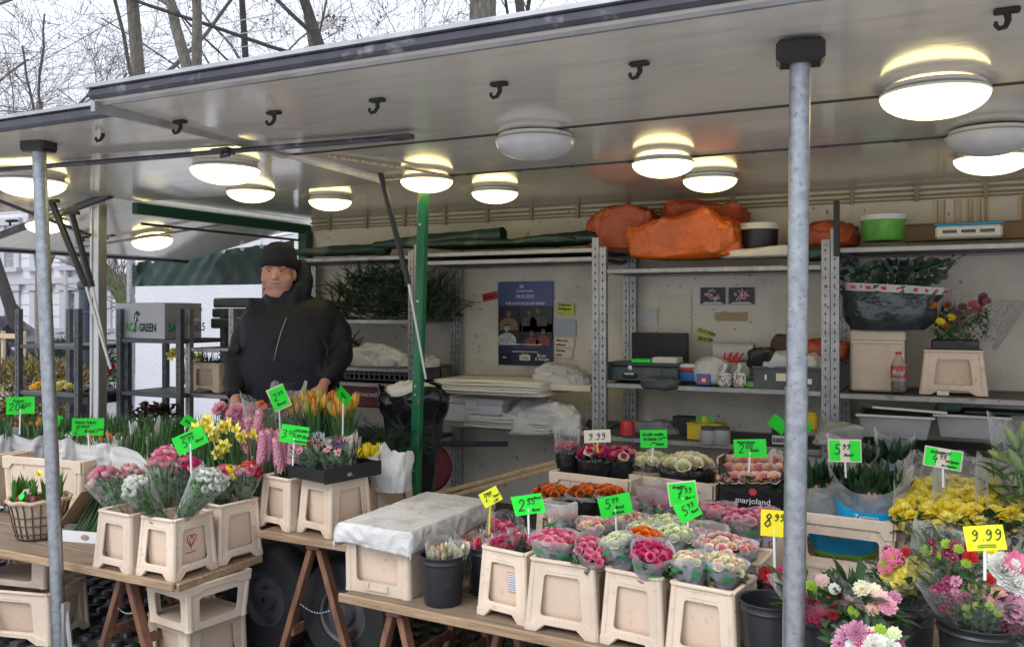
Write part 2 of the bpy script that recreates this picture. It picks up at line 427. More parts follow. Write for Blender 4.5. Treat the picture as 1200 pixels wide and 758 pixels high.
CELLO = film('clear cellophane', clear=.95, rough=.05, bump_=(22, 1.0), ior=1.2)
FROST = film('frosted sleeve', clear=.55, rough=.3, haze=(.66, .69, .72), bump_=(11, .8))
FROST2 = film('pink frosted sleeve', clear=.55, rough=.3, haze=(.60, .50, .53), bump_=(11, .8))
PLAST = film('thick clear plastic', clear=.66, rough=.1, haze=(.75, .77, .78), bump_=(10, .7))
GLASSY = film('clear bottle plastic', clear=.65, rough=.08, haze=(.55, .5, .48), bump_=(10, .1))

# ------------------------------------------------------------------ flowers (unit heads, +z is the way the flower faces, radius about 1)
def petal_mat(name, c, var=.18): return mat('petal ' + name, c, .5, var=var, hue=.012, tr=.22)
PC = {}
for n_, c_ in dict(pink=(.78, .21, .34), rosy=(.80, .36, .42), palepink=(.86, .62, .56), peach=(.86, .56, .42), cream=(.88, .83, .62), lime=(.76, .82, .50), white=(.82, .82, .76),
                   magenta=(.60, .03, .16), red=(.52, .012, .03), orange=(.82, .17, .02), orange2=(.70, .22, .05), yellow=(.90, .73, .05), yellow2=(.93, .83, .17), mauve=(.55, .25, .36),
                   plum=(.22, .015, .07), purple=(.10, .03, .20), hyac=(.78, .36, .47), tulip=(.66, .40, .06), tulip_o=(.72, .25, .05), tpink=(.8, .38, .4), tyellow=(.85, .66, .02), rust=(.35, .07, .02),
                   lilybud=(.30, .42, .12), dust=(.42, .16, .17), centre=(.10, .09, .02), gold=(.55, .35, .02), limeg=(.38, .55, .06)).items():
    PC[n_] = petal_mat(n_, c_)
_lib = {}
def lib(key, fn):
    if key not in _lib: _lib[key] = fn()
    return _lib[key]

def cup_petal(mb, az, half, r0, r1, z0, z1, curl, mi, nu=4, nv=4, lean=0):
    """one petal as part of a cup wall that opens from r0 to r1 and rolls outward at its lip"""
    ph = R(0, 6)
    def fn(u, v):
        s = (u * 2 - 1)
        w = half * (.35 + .75 * sin(pi * min(1, .18 + v * .62)))
        a = az + s * w
        rr = r0 + (r1 - r0) * v ** 1.3 + curl * max(0, v - .6) ** 1.5 * 2.2
        zz = z0 + (z1 - z0) * (v - .55 * max(0, v - .78) * (curl * 5)) - .10 * s * s * v + .03 * sin(ph + 5 * u)
        rr += .05 * s * s * v
        return (rr * cos(a), rr * sin(a), zz)
    mb.grid(fn, nu, nv, mi)
def rose(c_out, c_in, open_=.5, seed=0):
    def make():
        random.seed(100 + seed)
        mb = MB(); o_ = open_ * .55
        for k in range(3): cup_petal(mb, k * 2.1, 1.25, .10, .18, -.2, .80, .0, 1, 4, 3)
        for k in range(4): cup_petal(mb, k * 1.62 + .5, 1.0, .18, .36 + .1 * o_, -.4, .74, .08, 1, 4, 4)
        for k in range(5): cup_petal(mb, k * 1.27 + .2, .85, .24, .54 + .22 * o_, -.6, .66, .16, 0, 4, 4)
        for k in range(5): cup_petal(mb, k * 1.25 + .9, .8, .26, .66 + .32 * o_, -.75, .50, .26, 0, 4, 4)
        mb.lathe([(.05, -.95), (.2, -.85), (.28, -.68), (.2, -.5)], 6, 2)
        return mb.mesh('rose', [PC[c_out], PC[c_in], M['leaf']], 180)
    return lib(('rose', c_out, c_in, open_, seed), make)
def ranunculus(c):
    def make():
        random.seed(5); mb = MB()
        for L_, (n, r, zt) in enumerate([(3, .3, .62), (5, .55, .60), (6, .78, .45), (6, .98, .22)]):
            for k in range(n):
                az = k * 2 * pi / n + L_ * .5; hw = pi / n * 1.35
                def fn(u, v):
                    a = az + (u * 2 - 1) * hw * (.5 + .5 * sin(pi * min(1, .25 + .6 * v)))
                    e = -1.1 + v * (1.1 + .95 * (1 - .12 * L_)); rr = r * cos(e * .78) * (1.02 if v > .8 else 1)
                    return (rr * cos(a), rr * sin(a), r * .85 * sin(e) + .06 * (u - .5) ** 2)
                mb.grid(fn, 3, 4, 0)
        mb.lathe([(.05, -1.1), (.4, -.85), (.3, -.7)], 6, 1)
        mb.lathe([(.22, .45), (.12, .62), (.02, .66)], 6, 1)
        return mb.mesh('ranunculus', [PC[c], M['leaf_lt']], 180)
    return lib(('ran', c), make)
def tulip(c, c2=None):
    def make():
        random.seed(9); mb = MB()
        for k in range(6):
            az = k * pi / 3; out = .06 if k % 2 else 0
            def fn(u, v):
                s = u * 2 - 1
                w = .62 * sin(pi * (.12 + .88 * v)) ** .7 if v < 1 else 0
                rr = (.62 + out) * sin(pi * min(1, .12 + .70 * v)) ** .8
                a = az + s * w
                return (rr * cos(a), rr * sin(a), -1.0 + 2.2 * v)
            mb.grid(fn, 4, 6, k % 2)
        return mb.mesh('tulip', [PC[c], PC[c2 or c]], 180)
    return lib(('tulip', c, c2), make)
def daffodil():
    def make():
        random.seed(3); mb = MB()
        for k in range(6):
            a = k * pi / 3; Mx = Matrix.Rotation(a, 4, 'Z')
            mb.grid(lambda u, v: ((u - .5) * .62 * sin(pi * (.1 + .85 * v)), .12 + .95 * v, .05 * sin(v * 6) + .12 * (u - .5) ** 2 + (.08 if k % 2 else 0)), 3, 4, 0, Mx)
        mb.lathe([(.16, 0), (.24, .25), (.30, .5), (.44, .62), (.40, .60), (.26, .4), (.15, .1)], 10, 1)
        return mb.mesh('daffodil', [PC['yellow2'], PC['yellow']], 180)
    return lib('daff', make)
def mum(c, centre=None, layers=4, n0=22, flat=.5, key=''):
    def make():
        random.seed(12); mb = MB()
        for L_ in range(layers):
            f = L_ / max(1, layers - 1)
            n = int(n0 * (1 - .45 * f)); ln = 1 - .42 * f; lift = .05 + (1.15 * f) * (1 - flat) + .25 * f
            for k in range(n):
                a = k * 2 * pi / n + L_ * .37 + R(-.1, .1); l = ln * R(.86, 1.06); w = .13 + .05 * R(0, 1); Mx = Matrix.Rotation(a, 4, 'Z'); cu = R(.0, .22)
                mb.grid(lambda u, v: ((u - .5) * w * 2 * (.45 + .8 * sin(pi * min(.95, v))), .08 + l * v * cos(lift * .8), l * v * sin(lift) * .9 + cu * v * v + .05 - .10 * (u - .5) ** 2), 2, 3, 0, Mx)
        if centre: mb.lathe([(.27, .02), (.25, .14), (.16, .2), (0.01, .21)], 10, 1)
        else:
            for k in range(10):
                a = R(0, 6.28); r_ = R(0, .22); mb.box((r_ * cos(a), r_ * sin(a), .45 - r_), (.07, .07, .5), R(0, 3), 0)
        return mb.mesh('chrysanthemum' if not centre else 'gerbera', [PC[c], PC[centre or c]], 180)
    return lib(('mum', c, centre, layers, n0, flat, key), make)
def frill(c, c2=None):
    """a ruffled carnation head"""
    def make():
        random.seed(31); mb = MB()
        for L_ in range(5):
            r1 = 1 - .17 * L_; z = .12 * L_
            n = 40
            def fn(u, v):
                a = u * 2 * pi; rf = .16 * sin(a * 9 + L_ * 2) * v + .10 * sin(a * 17 + L_) * v
                rr = .1 + (r1 - .1) * v + rf * .4
                return (rr * cos(a), rr * sin(a), z + .35 * v + rf - .15 * v * v)
            mb.grid(fn, n, 2, L_ % 2, closed=True)
        mb.lathe([(.06, -.8), (.25, -.4), (.3, .1)], 6, 2)
        return mb.mesh('carnation', [PC[c], PC[c2 or c], M['leaf']], 180)
    return lib(('frill', c, c2), make)
def hyacinth(c):
    def make():
        random.seed(21); mb = MB()
        for i in range(56):
            t = i / 56; a = i * 2.4; z = t * 2.6; rr = .42 * (1 - .35 * t)
            d = Vector((cos(a), sin(a), .25)).normalized(); q = d.to_track_quat('Z', 'Y').to_matrix().to_4x4()
            Mx = Matrix.Translation((rr * cos(a), rr * sin(a), z)) @ q
            for k in range(5):
                b = k * 2 * pi / 5; cb, sb = cos(b), sin(b); px, py = -sb * .10, cb * .10
                mb.add([(0, 0, 0), (cb * .18 + px, sb * .18 + py, .10), (cb * .36, sb * .36, -.02), (cb * .18 - px, sb * .18 - py, .10)], [(0, 1, 2, 3)], 0, Mx)
        mb.tube([(0, 0, -.6), (0, 0, 2.5)], .1, 5, 1)
        return mb.mesh('hyacinth', [PC[c], M['leaf_lt']], 180)
    return lib(('hya', c), make)

def strap_leaf(mb, base, az, length, width, lean, bend, mi=0, n=5):
    """a long blade rising from base, leaning outward and bending over"""
    base = Vector(base); d = Vector((cos(az), sin(az), 0)); s = Vector((-sin(az), cos(az), 0))
    vs = []; fs = []
    p = base.copy(); ang = lean
    for i in range(n + 1):
        t = i / n; w = width * (.55 + .9 * t if t < .4 else .91 * (1 - ((t - .4) / .6) ** 2.2)) * .5
        up = Vector((0, 0, 1)) * cos(ang) + d * sin(ang); nrm = Vector((0, 0, 1)) * -sin(ang) + d * cos(ang)
        vs += [p - s * w + nrm * w * -.5, p + nrm * w * .12, p + s * w + nrm * w * -.5]
        p = p + up * (length / n); ang += bend / n
    for i in range(n):
        a = i * 3; fs += [(a, a + 1, a + 4, a + 3), (a + 1, a + 2, a + 5, a + 4)]
    mb.add(vs, fs, mi)
def oval_leaf(mb, p, d, up, l, w, mi=0):
    p = Vector(p); d = Vector(d).normalized(); up = Vector(up); s = d.cross(up)
    if s.length < 1e-4: s = d.orthogonal()
    s.normalize(); n = s.cross(d)
    pts = [(0, 0, 0), (.3, .42, .06), (.62, .4, .04), (1, 0, -.12), (.62, -.4, .04), (.3, -.42, .06), (.33, 0, -.02), (.65, 0, -.03)]
    vs = [p + d * (a * l) + s * (b * w) + n * (c * l) for a, b, c in pts]
    mb.add(vs, [(0, 6, 1), (1, 6, 7, 2), (2, 7, 3), (0, 5, 6), (5, 4, 7, 6), (4, 3, 7)], mi)

def orient(d):
    return Vector(d).normalized().to_track_quat('Z', 'Y')
def head(me, root, p, d, size, spin=None, squash=1):
    """put one flower head (its own object) under root; p is in root's space"""
    o = link(me.name.split('.')[0], me, root)
    o.location = p; q = orient(d) @ Matrix.Rotation(R(0, 6.28) if spin is None else spin, 4, 'Z').to_quaternion()
    o.rotation_mode = 'QUATERNION'; o.rotation_quaternion = q; o.scale = (size, size, size * squash)
    return o

def cone_wrap(mb, base, axis, r0, r1, l0, l1, n=22, nv=7, wave=.10, mi=0, seed=0, peak=0.0, flare=1.0, pinch=0):
    """a paper or film cone about axis from distance l0 to l1"""
    q = orient(axis); rnd = random.Random(seed); ph = [rnd.uniform(0, 6.28) for _ in range(6)]
    def fn(u, v):
        a = u * 2 * pi
        rim = (sin(a * 2 + ph[0]) * .55 + sin(a * 3 + ph[1]) * .35 + sin(a * 7 + ph[2]) * .2)
        r_ = r0 + (r1 - r0) * v ** flare
        r_ *= 1 + .035 * sin(a * 5 + ph[3] + v * 3) + .03 * sin(a * 9 + ph[4] - v * 5) + .018 * sin(a * 15 + ph[5])
        l = l0 + (l1 - l0) * v + wave * rim * v * v * (l1 - l0) + peak * v * v * max(0, cos(a - ph[0]))
        return Vector(base) + q @ Vector((r_ * cos(a), r_ * sin(a), l))
    return mb.grid(fn, n, nv, mi, closed=True)

def band_patch(mb, base, axis, rfun, a0, a1, la, lb, mi=0, n=4, off=.0025):
    """a printed patch lying on a cone (radius rfun(l)) between angles a0..a1 and lengths la..lb"""
    q = orient(axis)
    def fn(u, v):
        a = a0 + (a1 - a0) * u; l = la + (lb - la) * v; r_ = rfun(l) * 1.05 + off
        return Vector(base) + q @ Vector((r_ * cos(a), r_ * sin(a), l))
    mb.grid(fn, n, 1, mi)

def dome_heads(root, axis, centre, rad, meshes, n, size, dome=.45, jit=.25, spread=.8):
    q = orient(axis)
    for i in range(n):
        t = (i + .5) / n; rr = rad * sqrt(t) * (1 - size / rad * .3 if rad > size else 1); a = i * 2.39996 + R(-.15, .15)
        z = dome * rad * (1 - t) + R(-jit, jit) * size
        p = Vector(centre) + q @ Vector((rr * cos(a), rr * sin(a), z))
        d = q @ Vector((cos(a) * spread * sqrt(t), sin(a) * spread * sqrt(t), 1))
        me = meshes[i % len(meshes)] if len(meshes) < 8 else random.choice(meshes)
        head(me, root, p, d, size * R(.88, 1.1))

def to_cam_angle(axis, pos):
    """angle about the axis (in orient(axis) space) that looks at the viewer's side of the street"""
    q = orient(axis); d = q.inverted() @ (Vector((0, 0, EYE)) - Vector(pos))
    return atan2(d.y, d.x)

def sleeve_roses(label, base, top, r1, meshes, n, size, group='rose bunches in printed sleeves', film_=None, over=.02, r0=.28, dark=None, labels=True, cat='bouquet', cover=.55, dome=.3):
    """a bunch of roses in a frosted sleeve: grey printed foil below, frosted film above with green tags"""
    base = Vector(base); top = Vector(top); ax = top - base; L_ = ax.length
    root = thing('rose_bouquet', label, cat, base, 0, group)
    q = orient(ax); n = int(n * 1.4); size *= .82
    random.seed(int(abs(base.x * 977 + base.y * 613) * 10) % 9999)
    dome_heads(root, ax, ax * .985, r1 * .95, meshes, n, size, dome)
    st = MB()
    for i in range(8):
        a = R(0, 6.28); rr = r1 * R(.1, .7)
        st.tube([(0, 0, 0), q @ Vector((rr * cos(a) * .4, rr * sin(a) * .4, L_ * .5)), q @ Vector((rr * cos(a), rr * sin(a), L_ * .93))], .003, 4, 1)
    for i in range(26):
        a = R(0, 6.28); rr = r1 * R(.4, .98); l = L_ * R(.62, .98)
        oval_leaf(st, q @ Vector((rr * cos(a) * .8, rr * sin(a) * .8, l)), q @ Vector((cos(a), sin(a), R(-.2, .8))), q @ Vector((0, 0, 1)), R(.03, .05), R(.018, .03), 0)
    st.obj('foliage', [M['leaf'], M['stem']], root, 180)
    rf = lambda l: r0 * r1 + (r1 * 1.04 - r0 * r1) * max(0, l / L_) ** .8
    cut = L_ * cover
    sd = int(abs(base.x * 1000)) % 97
    mb = MB(); cone_wrap(mb, (0, 0, 0), ax, r0 * r1, rf(cut), 0, cut, 26, 7, .0, 0, sd, flare=.8)
    foil = mb.obj('sleeve_foot', [dark or M['silver']], root, 180)
    mb = MB(); cone_wrap(mb, (0, 0, 0), ax, rf(cut) * .995, rf(L_) * 1.03, cut * .98, L_ + over, 28, 5, .10, 0, sd, flare=.9)
    fl = mb.obj('sleeve', [film_ or FROST], root, 180)
    if labels:
        ca = to_cam_angle(ax, base + ax * .8); mb = MB()
        for da, lv in ((-.75, .82), (.30, .70), (1.3, .84)):
            mb = MB(); band_patch(mb, (0, 0, 0), ax, rf, ca + da - .24, ca + da + .24, L_ * lv, L_ * lv + .012, 0)
            mb.obj('sleeve_tag', [M['ink_green']], fl, 180)
        mb = MB()
        for da, lv in ((-.5, .30), (.55, .26)):
            band_patch(mb, (0, 0, 0), ax, rf, ca + da - .28, ca + da + .28, L_ * lv, L_ * lv + .024, 0)
        for da in (-.62, -.5, -.38, .43, .55, .67):
            lv = .30 if da < 0 else .26
            band_patch(mb, (0, 0, 0), ax, rf, ca + da - .03, ca + da + .03, L_ * lv + .005, L_ * lv + .019, 1, off=.004)
        mb.obj('sleeve_print', [M['ink_red'], M['ink_white']], foil, 180, kind='stuff')
    return root

def cone_bunch(label, base, top, r1, meshes, n, size, group='ranunculus in clear film cones', cat='bouquet', leafm='leaf', over=.03, nleaf=40, r0=.22, name='flower_bouquet', wrap=None, dome=.35, wave=.14):
    """cut flowers in a clear film cone: stems and leaves show through"""
    base = Vector(base); top = Vector(top); ax = top - base; L_ = ax.length
    random.seed(int(abs(base.x * 877 + base.y * 513 + top.x * 331) * 10) % 9999)
    root = thing(name, label, cat, base, 0, group); q = orient(ax)
    dome_heads(root, ax, ax * .97, r1 * .9, meshes, n, size, dome)
    st = MB()
    for i in range(34):
        a = R(0, 6.28); rr = r1 * R(.1, .95); k = R(-.3, .3)
        st.tube([q @ Vector((rr * cos(a + 2) * r0, rr * sin(a + 2) * r0, 0)), q @ Vector((rr * cos(a + k) * .55, rr * sin(a + k) * .55, L_ * .5)), q @ Vector((rr * cos(a), rr * sin(a), L_ * .95))], .0028, 4, 1)
    for i in range(nleaf):
        a = R(0, 6.28); t = R(.12, .95); rr = r1 * (r0 + (1 - r0) * t) * R(.3, .98)
        oval_leaf(st, q @ Vector((rr * cos(a), rr * sin(a), L_ * t)), q @ Vector((cos(a) * .6, sin(a) * .6, R(.3, 1.3))), q @ Vector((cos(a), sin(a), 0)), R(.03, .065), R(.014, .026), 0)
    st.obj('foliage', [M[leafm], M['stem']], root, 180)
    mb = MB(); cone_wrap(mb, (0, 0, 0), ax, r0 * r1, r1 * 1.06, 0, L_ + over, 24, 8, wave * .8, 0, n * 7 + int(abs(base.x) * 100) % 50, peak=.03)
    mb.obj('cellophane_wrap', [wrap or CELLO], root, 180)
    return root

def tuft(mb, c, r_, n, lmin, lmax, w, mi=0, lean=.35, bend=.4):
    for i in range(n):
        a = R(0, 6.28); rr = r_ * sqrt(R(0, 1)); strap_leaf(mb, (c[0] + rr * cos(a), c[1] + rr * sin(a), c[2]), a + R(-.6, .6), R(lmin, lmax), w * R(.7, 1.2), R(0, lean), R(-.1, bend), mi, 4)

# ------------------------------------------------------------------ hand lettering
DIG = {'0': [[(.5, 1), (.15, .8), (.05, .4), (.25, .02), (.6, .02), (.85, .4), (.8, .8), (.5, 1)]],
       '1': [[(.25, .75), (.6, 1), (.5, 0)]],
       '2': [[(.1, .75), (.3, 1), (.7, .95), (.75, .65), (.4, .3), (.05, .02), (.45, .06), (.9, .02)]],
       '3': [[(.1, .9), (.5, 1), (.8, .8), (.4, .55), (.85, .3), (.5, 0), (.05, .1)]],
       '4': [[(.5, 1), (.05, .35), (.9, .42)], [(.72, .7), (.6, -.05)]],
       '5': [[(.85, 1), (.3, .96), (.2, .55), (.6, .6), (.85, .3), (.5, 0), (.05, .1)]],
       '6': [[(.75, 1), (.3, .65), (.1, .25), (.4, 0), (.8, .2), (.6, .5), (.2, .35)]],
       '7': [[(.1, .95), (.9, 1), (.5, .5), (.3, 0)], [(.25, .5), (.75, .55)]],
       '8': [[(.55, .55), (.2, .78), (.5, 1), (.8, .8), (.45, .52), (.1, .22), (.45, 0), (.8, .22), (.55, .55)]],
       '9': [[(.8, .75), (.45, .5), (.12, .72), (.45, 1), (.8, .8), (.75, .3), (.4, 0), (.1, .1)]],
       '.': [[(.3, .02), (.42, .06)]], '-': [[(.05, .45), (.9, .5)]], ' ': []}
def ink_text(mb, s, x, z, h, wt, y=-.0015, mi=0, adv=.78, slant=.12):
    """pen strokes: flat ribbons on the card face (local x, z)"""
    cx = x
    for chx in s:
        for st in DIG.get(chx, []):
            pts = []
            for i in range(len(st) - 1):
                for k in range(3):
                    t = k / 3; pts.append((st[i][0] * (1 - t) + st[i + 1][0] * t, st[i][1] * (1 - t) + st[i + 1][1] * t))
            pts.append(st[-1])
            P = [Vector((cx + (a * .62 + b * slant) * h, y, z + b * h)) for a, b in pts]
            ribbon(mb, P, wt, mi)
        cx += h * (adv * (.5 if chx in '. ' else 1) * .98)
    return cx
def ribbon(mb, P, wt, mi=0):
    vs = []
    for i, p in enumerate(P):
        t = P[min(i + 1, len(P) - 1)] - P[max(i - 1, 0)]
        n = Vector((-t.z, 0, t.x)); n = n.normalized() * wt / 2 if n.length > 1e-9 else Vector((0, 0, wt / 2))
        vs += [p - n, p + n]
    mb.add(vs, [(2 * i, 2 * i + 2, 2 * i + 3, 2 * i + 1) for i in range(len(P) - 1)], mi)
def scribble_line(mb, x, z, w, h, wt, seed):
    rnd = random.Random(seed); n = max(6, int(w / h * 5)); P = []
    for i in range(n + 1):
        P.append(Vector((x + w * i / n + rnd.uniform(-.1, .1) * h, -.0015, z + h * (rnd.uniform(.5, 1.1) if i % 2 else rnd.uniform(-.1, .35)))))
    for a in range(0, n, 5): ribbon(mb, P[a:a + 5], wt)
def letters(name, text, parent, loc, size, m, rot=(pi / 2, 0, 0), shear=0.0, bold=0.0, align='LEFT', sx=1.0):
    c = bpy.data.curves.new(name, 'FONT'); c.body = text; c.size = size; c.shear = shear; c.offset = bold; c.align_x = align; c.resolution_u = 3
    c.materials.append(m)
    t = bpy.data.objects.new(name, c); COL.objects.link(t); me = bpy.data.meshes.new_from_object(t)      # outlines filled to a flat mesh
    bpy.data.objects.remove(t); bpy.data.curves.remove(c)
    if not me.materials: me.materials.append(m)
    o = bpy.data.objects.new(name, me); COL.objects.link(o); o.parent = parent; o.location = loc; o.rotation_euler = rot; o.scale = (sx, 1, 1)
    return o

def sign(label, px, py, Y, wpx, hpx, roll=0, colour='neon', big=None, small=None, words_=None, stick=None, yaw=0, pos=None, skew=0, border=None, under=False, foot=None):
    """a price card on a stick. px,py: the card's middle in the photo, Y its depth; sizes in photo pixels"""
    p = SY(px, py, Y); s = mpp(p); w, h = wpx * s, hpx * s
    root = thing('price_sign', label, 'price sign', p, facing(p) + yaw, 'hand written price cards')
    c = cos(roll); sn = sin(roll); Rm = Matrix.Rotation(-roll, 4, 'Y')
    mb = MB()
    if border: mb.box((0, .002, 0), (w * 1.08, .002, h * 1.12), M=Rm, ch=.0006)
    cards = MB()
    def fn(u, v): return Rm @ Vector(((u - .5) * w + skew * (v - .5) * h, -.001 + .02 * w * sin(pi * u), (v - .5) * h))
    cards.grid(fn, 6, 2)
    cards.grid(lambda u, v: fn(1 - u, v) + Vector((0, .0016, 0)), 6, 2)
    card = cards.obj('card', [M[colour]], root, 30)
    if border: mb.obj('card_border', [M[border]], root)
    t = MB()
    if big:
        bh = big[3] * h if len(big) > 3 else .42 * h
        e = ink_text(t, big[0], big[1] * w, big[2] * h, bh, bh * .10)
        if small: ink_text(t, small, e + .01 * w, big[2] * h + bh * .5, bh * .52, bh * .075)
        if under:
            for k in range(2): ribbon(t, [Vector((-.22 * w, -.0015, -.30 * h - k * .08 * h)), Vector((0, -.0015, -.27 * h - k * .08 * h)), Vector((.25 * w, -.0015, -.29 * h - k * .08 * h))], bh * .07)
    if t.v:
        lo = t.obj('pen_figures', [M['ink']], card); lo.data.transform(Rm)
        lo.location.y = -.0006
    for (tx, x, z, sz) in (words_ or []):
        l = letters('pen_words', tx, card, (0, 0, 0), sz * h, M['ink'], shear=.35, bold=.0006)
        l.matrix_local = Rm @ Matrix.Translation((x * w, -.0022, z * h)) @ Matrix.Rotation(pi / 2, 4, 'X')
    if stick:
        l = (stick[1] if len(stick) > 1 else 60) * s
        st = MB(); st.tube([(0, .004, -h * .2), (R(-.01, .01), .012, -h * .5 - l)], .0042, 8); st.obj('stick', [M[stick[0]]], root)
        if foot: pass
    return root

# ================================================================== THE SETTING
mb = MB(); mb.grid(lambda u, v: ((u - .5) * 1200, (v - .3) * 1200, -.03), 8, 8)
struct(mb.obj('ground', M['bounce']))
mb = MB(); mb.grid(lambda u, v: (-90 + 180 * u, 7.6 + 60 * v, -.012), 4, 4)
struct(mb.obj('street', M['street']))

# cobbles: rows of small setts, each its own stone where the photo shows them between the trestles
random.seed(4)
pave = struct(MB().add([(-7, 1.9, -.02), (3, 1.9, -.02), (3, 7.6, -.02), (-7, 7.6, -.02)], [(0, 1, 2, 3)]).obj('pavement', M['ground']))
def sett(seed):
    rnd = random.Random(seed); bm = bmesh.new(); bmesh.ops.create_cube(bm, size=1)
    for v in bm.verts: v.co = Vector((v.co.x * .098 * rnd.uniform(.9, 1.05), v.co.y * .098 * rnd.uniform(.9, 1.05), v.co.z * .07))
    bmesh.ops.bevel(bm, geom=[e for e in bm.edges if any(v.co.z > 0 for v in e.verts)], offset=.022, segments=2, affect='EDGES')
    me = bpy.data.meshes.new('cobblestone'); bm.to_mesh(me); bm.free(); me.materials.append(M['cobble'])
    me.polygons.foreach_set('use_smooth', [True] * len(me.polygons)); return me
setts = [sett(k) for k in range(6)]
cells = []
for j in range(54):
    for i in range(92):
        x = -7 + i * .108 + (j % 2) * .054 + R(-.008, .008); y = 1.95 + j * .106 + R(-.006, .006)
        d = ray(0, 0); z = x * _v.x + y * _v.y
        px = CX + FPX * (x * _r.x + y * _r.y) / z if z > .2 else -999; py = CY + FPX * EYE / z if z > .2 else 9999
        cells.append((x, y, px, py))
near = [c for c in cells if 70 < c[2] < 340 and 684 < c[3] < 768]
near.sort(key=lambda c: -c[3]); near = near[:290]; nset = set(near)
for c in near:
    o = link('cobblestone', random.choice(setts), pave, (c[0], c[1], -.035 + R(-.005, .005))); o.rotation_euler = (R(-.05, .05), R(-.05, .05), R(-.1, .1))
rest = MB()
for c in cells:
    if c in nset: continue
    me = setts[int((c[0] * 31 + c[1] * 57) * 10) % 6]
    rest.add([v.co for v in me.vertices], [tuple(p.vertices) for p in me.polygons], 0, Matrix.Translation((c[0], c[1], -.035 + R(-.005, .005))) @ Matrix.Rotation(R(-.1, .1), 4, 'Z'))
rest.obj('cobblestone_paving', M['cobble'], pave, 50, kind='stuff')

# ------------------------------------------------------------------ pale house across the street
FY = 16.0
def facade():
    a = SY(-220, 400, FY); b = SY(330, 400, FY)
    root = thing('apartment_house', 'pale stucco house with tall dark windows across the street', 'house', ((a.x + b.x) / 2, FY, 0))
    x0, x1 = a.x, b.x; W = MB()
    wins = []
    for k in range(9):
        for py0, py1 in ((345, 382), (268, 313)):
            pl = SY(-170 + k * 35.5, (py0 + py1) / 2, FY); pr = SY(-159.5 + k * 35.5, 0, FY)
            zt, zb = SY(20, py0, FY).z, SY(20, py1, FY).z
            wins.append((pl.x, pr.x, zb, zt))
    # wall built round the openings, column by column
    zpl = SY(20, 396, FY).z; ztop = 6.0
    cols = sorted({(w[0], w[1]) for w in wins}); xs = x0
    for l, r in cols:
        W.box(((xs + l) / 2, FY + .2, (zpl + ztop) / 2), (l - xs, .4, ztop - zpl)); zz = zpl
        for w in sorted([w for w in wins if w[0] == l], key=lambda w: w[2]):
            W.box(((l + r) / 2, FY + .2, (zz + w[2]) / 2), (r - l, .4, w[2] - zz)); zz = w[3]
        W.box(((l + r) / 2, FY + .2, (zz + ztop) / 2), (r - l, .4, ztop - zz)); xs = r
    W.box(((xs + x1) / 2, FY + .2, (zpl + ztop) / 2), (x1 - xs, .4, ztop - zpl))
    W.wpart('wall', M['facade'], root)
    P = MB()
    for k in range(34):
        for j in range(3):
            w = (x1 - x0) / 34; P.box((x0 + (k + .5 + (j % 2) * .5) * w, FY + .14, zpl * (j + .5) / 3), (w * .97, .5, zpl / 3 * .96), ch=.03)
    P.wpart('plinth', M['plinth'], root, kind='stuff')
    C = MB()
    for z in (SY(20, 330, FY).z, SY(20, 392, FY).z): C.box(((x0 + x1) / 2, FY - .06, z), (x1 - x0, .14, .16))
    for k in range(24): C.box(((x0 + x1) / 2, FY - .008, zpl + .3 + k * .32), (x1 - x0, .012, .02))
    C.wpart('cornice', M['facade_trim'], root)
    for l, r, zb, zt in wins:
        f = MB(); cx, w, h = (l + r) / 2, r - l, zt - zb
        for q in (l + .04, r - .04, cx): f.box((q, FY + .2, (zb + zt) / 2), (.09, .09, h))
        for q in (zb + .05, zt - .05, zb + h * .70): f.box((cx, FY + .2, q), (w, .088, .1))
        for q in (l - .12, r + .12): f.box((q, FY - .03, (zb + zt) / 2), (.22, .06, h + .3))
        f.box((cx, FY - .05, zt + .2), (w + .6, .12, .2)); f.box((cx, FY - .08, zb - .08), (w + .6, .2, .12))
        fo = f.wpart('window', M['facade_trim'], root)
        g = MB().box((cx, FY + .23, (zb + zt) / 2), (w, .02, h)); g.wpart('pane', M['pane'], fo)
    mb = MB(); p = SY(78, 300, FY - .1); mb.tube([(p.x, FY - .1, 0), (p.x, FY - .1, ztop)], .07, 8); mb.wpart('drainpipe', M['facade_trim'], root)
facade()

# stippled white wall behind the trolleys
pl = SY(158, 400, 8.6)
mb = MB(); mb.box(((pl.x + 1.5) / 2, 8.75, 1.5), (1.5 - pl.x, .3, 3.0), ch=.01)
mb.wthing('garden_wall', 'stippled white wall behind the metal trolleys and grey carton', 'wall', M['white_wall'], ((pl.x + 1.5) / 2, 8.75, 0))

